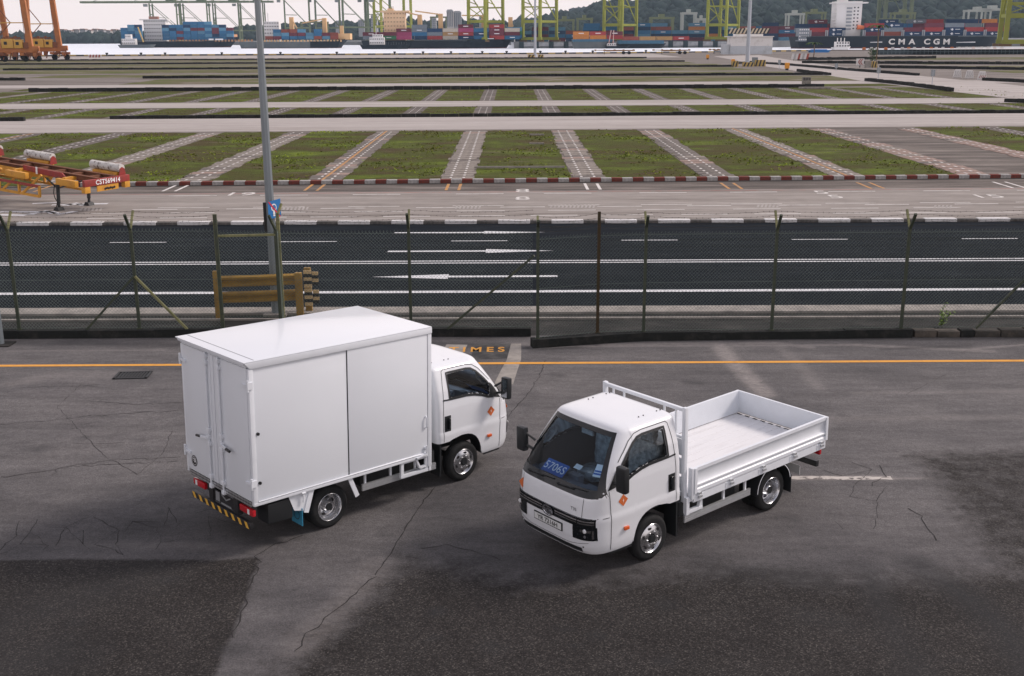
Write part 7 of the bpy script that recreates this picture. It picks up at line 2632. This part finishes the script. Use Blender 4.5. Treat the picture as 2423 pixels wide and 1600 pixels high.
# fallen barrier rail on the nearest grass
for xa2, xb2, yd in ((1100, 1310, 393), (1228, 1262, 316), (1228, 1262, 337)):
    a_, b_ = G(xa2, yd), G(xb2, yd)
    MB().bar((a_[0], a_[1], .12), (b_[0], a_[1], .12), .12, .1).build('grass_rail', paleconc, label={393: 'long pale rail lying across the middle grass bed', 316: 'short pale slab on the middle grass bed, farther one', 337: 'short pale slab on the middle grass bed, nearer one'}[yd], cat='rail')
# shrub and palms
def shrub(xd, yd, r_, h_, label, palm=False):
    x, y = G(xd, yd)
    rt = empty('palm_tree' if palm else 'shrub', (x, y, 0), label=label, cat='palm' if palm else 'shrub')
    m_ = MB()
    if palm:
        MB().path([(0, 0, 0), (.15, 0, h_ * .5), (.05, 0, h_)], .16, 7).build('trunk', M('palm_trunk', (.16, .12, .08), .9), rt, whole=True)
        for k_ in range(13):
            an = k_ * 2.4
            p = Vector((.05, 0, h_))
            for j in range(5):
                d_ = Vector((math.cos(an), math.sin(an), .7 - j * .38)).normalized() * r_ * .28
                q = p + d_
                s_ = Vector((-math.sin(an), math.cos(an), 0)) * r_ * .12 * (1 - j * .12)
                m_.add([p - s_, q - s_ * .8, q, p], [(0, 1, 2, 3)])
                m_.add([p, q, q + s_ * .8 + Vector((0, 0, -.1)), p + s_ + Vector((0, 0, -.1))], [(0, 1, 2, 3)])
                p = q
    else:
        MB().tube((0, 0, 0), (0, 0, h_ * .5), .12, .06, 6).build('trunk', M('palm_trunk', (.16, .12, .08), .9), rt)
        for k_ in range(420):
            p = Vector((rnd.gauss(0, r_ * .4), rnd.gauss(0, r_ * .4), h_ * rnd.uniform(.25, 1.0)))
            d_ = Vector((rnd.gauss(0, 1), rnd.gauss(0, 1), rnd.gauss(.4, .7))).normalized() * r_ * .3
            s_ = d_.cross(Vector((0, 0, 1))).normalized() * r_ * .09
            m_.add([p, p + d_ * .5 + s_, p + d_, p + d_ * .5 - s_], [(0, 1, 2, 3)])
    m_.build('crown', M('yard_leaf', (.045, .085, .022), .8, col2=(.09, .14, .035), vs=.8), rt, whole=True)
shrub(2022, 152, 1.2, 4.0, 'dark shrub growing behind the striped block beyond the diagonal road')
shrub(2031, 150, 2.4, 9.0, 'slim palm standing right of the blue boat', True)
shrub(1886, 139, 2.2, 4.6, 'small palm behind the striped white board, near the blue boat', True)
# white shed
Ys_ = 462
sx0, sx1 = wxs((1695, 1792), Ys_)
sh = empty('white_shed', ((sx0 + sx1) / 2, Ys_, 0), label='white quay shed with black and yellow striped parapet', cat='building')
hx = (sx1 - sx0) / 2
zs = lambda yd: AZ(yd, Ys_, 1740)
shw = M('shed_white', (.78, .77, .76), .7, col2=(.45, .42, .38), vs=.25, thr=(.5, .8))
shl = M('shed_lower', (.55, .59, .63), .7, col2=(.38, .40, .41), vs=.3, thr=(.5, .8))
MB().box(-hx, hx, .15, 8, zs(107), zs(86)).build('upper_wall', shw, sh)
MB().box(-hx - .3, hx, 0, 8, 0, zs(107) - .02).build('lower_wall', shl, sh)
MB().box(-hx - 2.8, -hx - .35, .5, 6, 0, zs(103)).build('side_porch', shl, sh)
MB().box(-hx - 1.2, hx + .4, -.3, 8.3, zs(86), zs(84)).build('roof', shw, sh)
MB().box(-hx * .75, hx * .55, 1, 7, zs(84), zs(79)).build('roof_box', shw, sh)
n_ = 22
xl, xr_ = -hx - 1.0, hx * .78
pp = empty('striped_parapet', ((sx0 + sx1) / 2, Ys_, 0), label='slanting black and cream striped screen on the shed roof', cat='screen')
for k_ in range(n_):
    a_, b_ = xl + (xr_ - xl) * k_ / n_, xl + (xr_ - xl) * (k_ + 1) / n_
    s_ = (zs(66) - zs(78)) * .55
    MB().add([(a_, .5, zs(78)), (b_, .5, zs(78)), (b_ + s_, .9, zs(66)), (a_ + s_, .9, zs(66))], [(0, 1, 2, 3)]).build('stripe', ink_black if k_ % 2 else M('screen_cream', (.60, .52, .38), .7), pp)
# blue boat, white launch, jetty roofs
Yb_ = 505
bb = empty('blue_boat', (0, 0, 0), label='small bright blue boat hull lying at the quay right of the shed', cat='boat')
hull(bb, *wxs((1876, 1928), Yb_), Yb_, AZ(117, Yb_, 1900), AZ(116, Yb_, 1920), 4, M('boat_blue', (.02, .18, .50), .5), M('boat_blue', (.02, .18, .50), .5), 1.5, name='boat_hull')
MB().box(*wxs((1882, 1918), Yb_), Yb_ - 1.4, Yb_ + 1.4, AZ(117, Yb_, 1900), AZ(114.5, Yb_, 1900)).build('tarpaulin', M('boat_blue', (.02, .18, .50), .5), bb, bevel=.3)
Yw = 600
wl_ = empty('white_launch', (0, 0, 0), label='white launch with lattice mast beside the blue boat', cat='boat')
hull(wl_, *wxs((1930, 1974), Yw), Yw, AZ(110, Yw, 1950), AZ(108, Yw, 1970), 5, ship_white, hull_dark, 2, name='boat_hull')
block(wl_, 'wheelhouse', *wxs((1937, 1968), Yw), Yw - 2, 4, AZ(110, Yw, 1950), AZ(97, Yw, 1950), ship_white, 5, 2)
for xd in (1942, 1950, 1958):
    MB().bar((AX(xd, Yw), Yw, AZ(98, Yw, xd)), (AX(xd, Yw), Yw, AZ(88, Yw, xd)), .4).build('mast', ship_white, wl_)
MB().box(AX(1790, 560), AX(2420, 560), 560, 566, WZ - .5, .4).build('jetty', conc_mat, kind='structure')
def barrier_row():
    me1 = MB().prism([(-.9, 0), (.9, 0), (.6, 1.2), (-.6, 1.2)], 'y', -.3, .3).mesh('water_barrier', hs_w, bevel=.08)
    me2 = MB().prism([(-.9, 0), (.9, 0), (.6, 1.2), (-.6, 1.2)], 'y', -.3, .3).mesh('water_barrier', M('barrier_orange', (.55, .18, .06), .7), bevel=.08)
    for i in range(20):
        xd = 2005 + i * 17
        link('water_barrier', me1 if i % 3 else me2, None, (AX(xd, 562) + rnd.uniform(-.8, .8), 562, .4), label=f'{"white" if i % 3 else "orange"} plastic barrier on the jetty, {ORD[i]} from the left', cat='barrier', group='plastic barriers on the jetty')
barrier_row()
Yc = 430
cn = empty('long_canopy', (AX(2230, Yc), Yc, 0), R(2), label='long low white canopy on many thin posts at the right edge', cat='canopy')
c0, c1 = AX(2040, Yc) - AX(2230, Yc), AX(2470, Yc) - AX(2230, Yc)
MB().box(c0 + 14, c1, 0, 14, 1.9, 2.15).build('roof', M('canopy_white', (.62, .61, .60), .6), cn)
MB().box(c0 + 40, c1, 16, 26, 2.3, 2.55).build('roof', MATS['canopy_white'], cn)
pm = MB().box(-.07, .07, -.07, .07, 0, 1.9).mesh('post', M('canopy_post', (.10, .14, .16), .6))
for i in range(46):
    link('post', pm, cn, (c0 + (c1 - c0) * i / 45, .2, 0))
MB().box(c0, c1, .1, .3, 1.1, 1.25).build('rail', MATS['canopy_post'], cn)
MB().box(c0, c1, 8, 8.3, 0, 1.88).build('back_wall', M('canopy_dark', (.05, .07, .08), .8), cn)

# ---- air: light haze over the harbour
hz = bpy.data.materials.new('haze_air')
hz.use_nodes = True
t = hz.node_tree
t.nodes.clear()
pv = t.nodes.new('ShaderNodeVolumePrincipled')
pv.inputs['Color'].default_value = (.62, .80, 1.0, 1)
pv.inputs['Density'].default_value = 0.00008
pv.inputs['Anisotropy'].default_value = 0.1
o_ = t.nodes.new('ShaderNodeOutputMaterial')
t.links.new(pv.outputs[0], o_.inputs['Volume'])
MB().box(-2400, 2600, -120, 4600, -6, 260).build('haze', hz, kind='stuff', label='thin pale haze over the harbour', cat='haze')
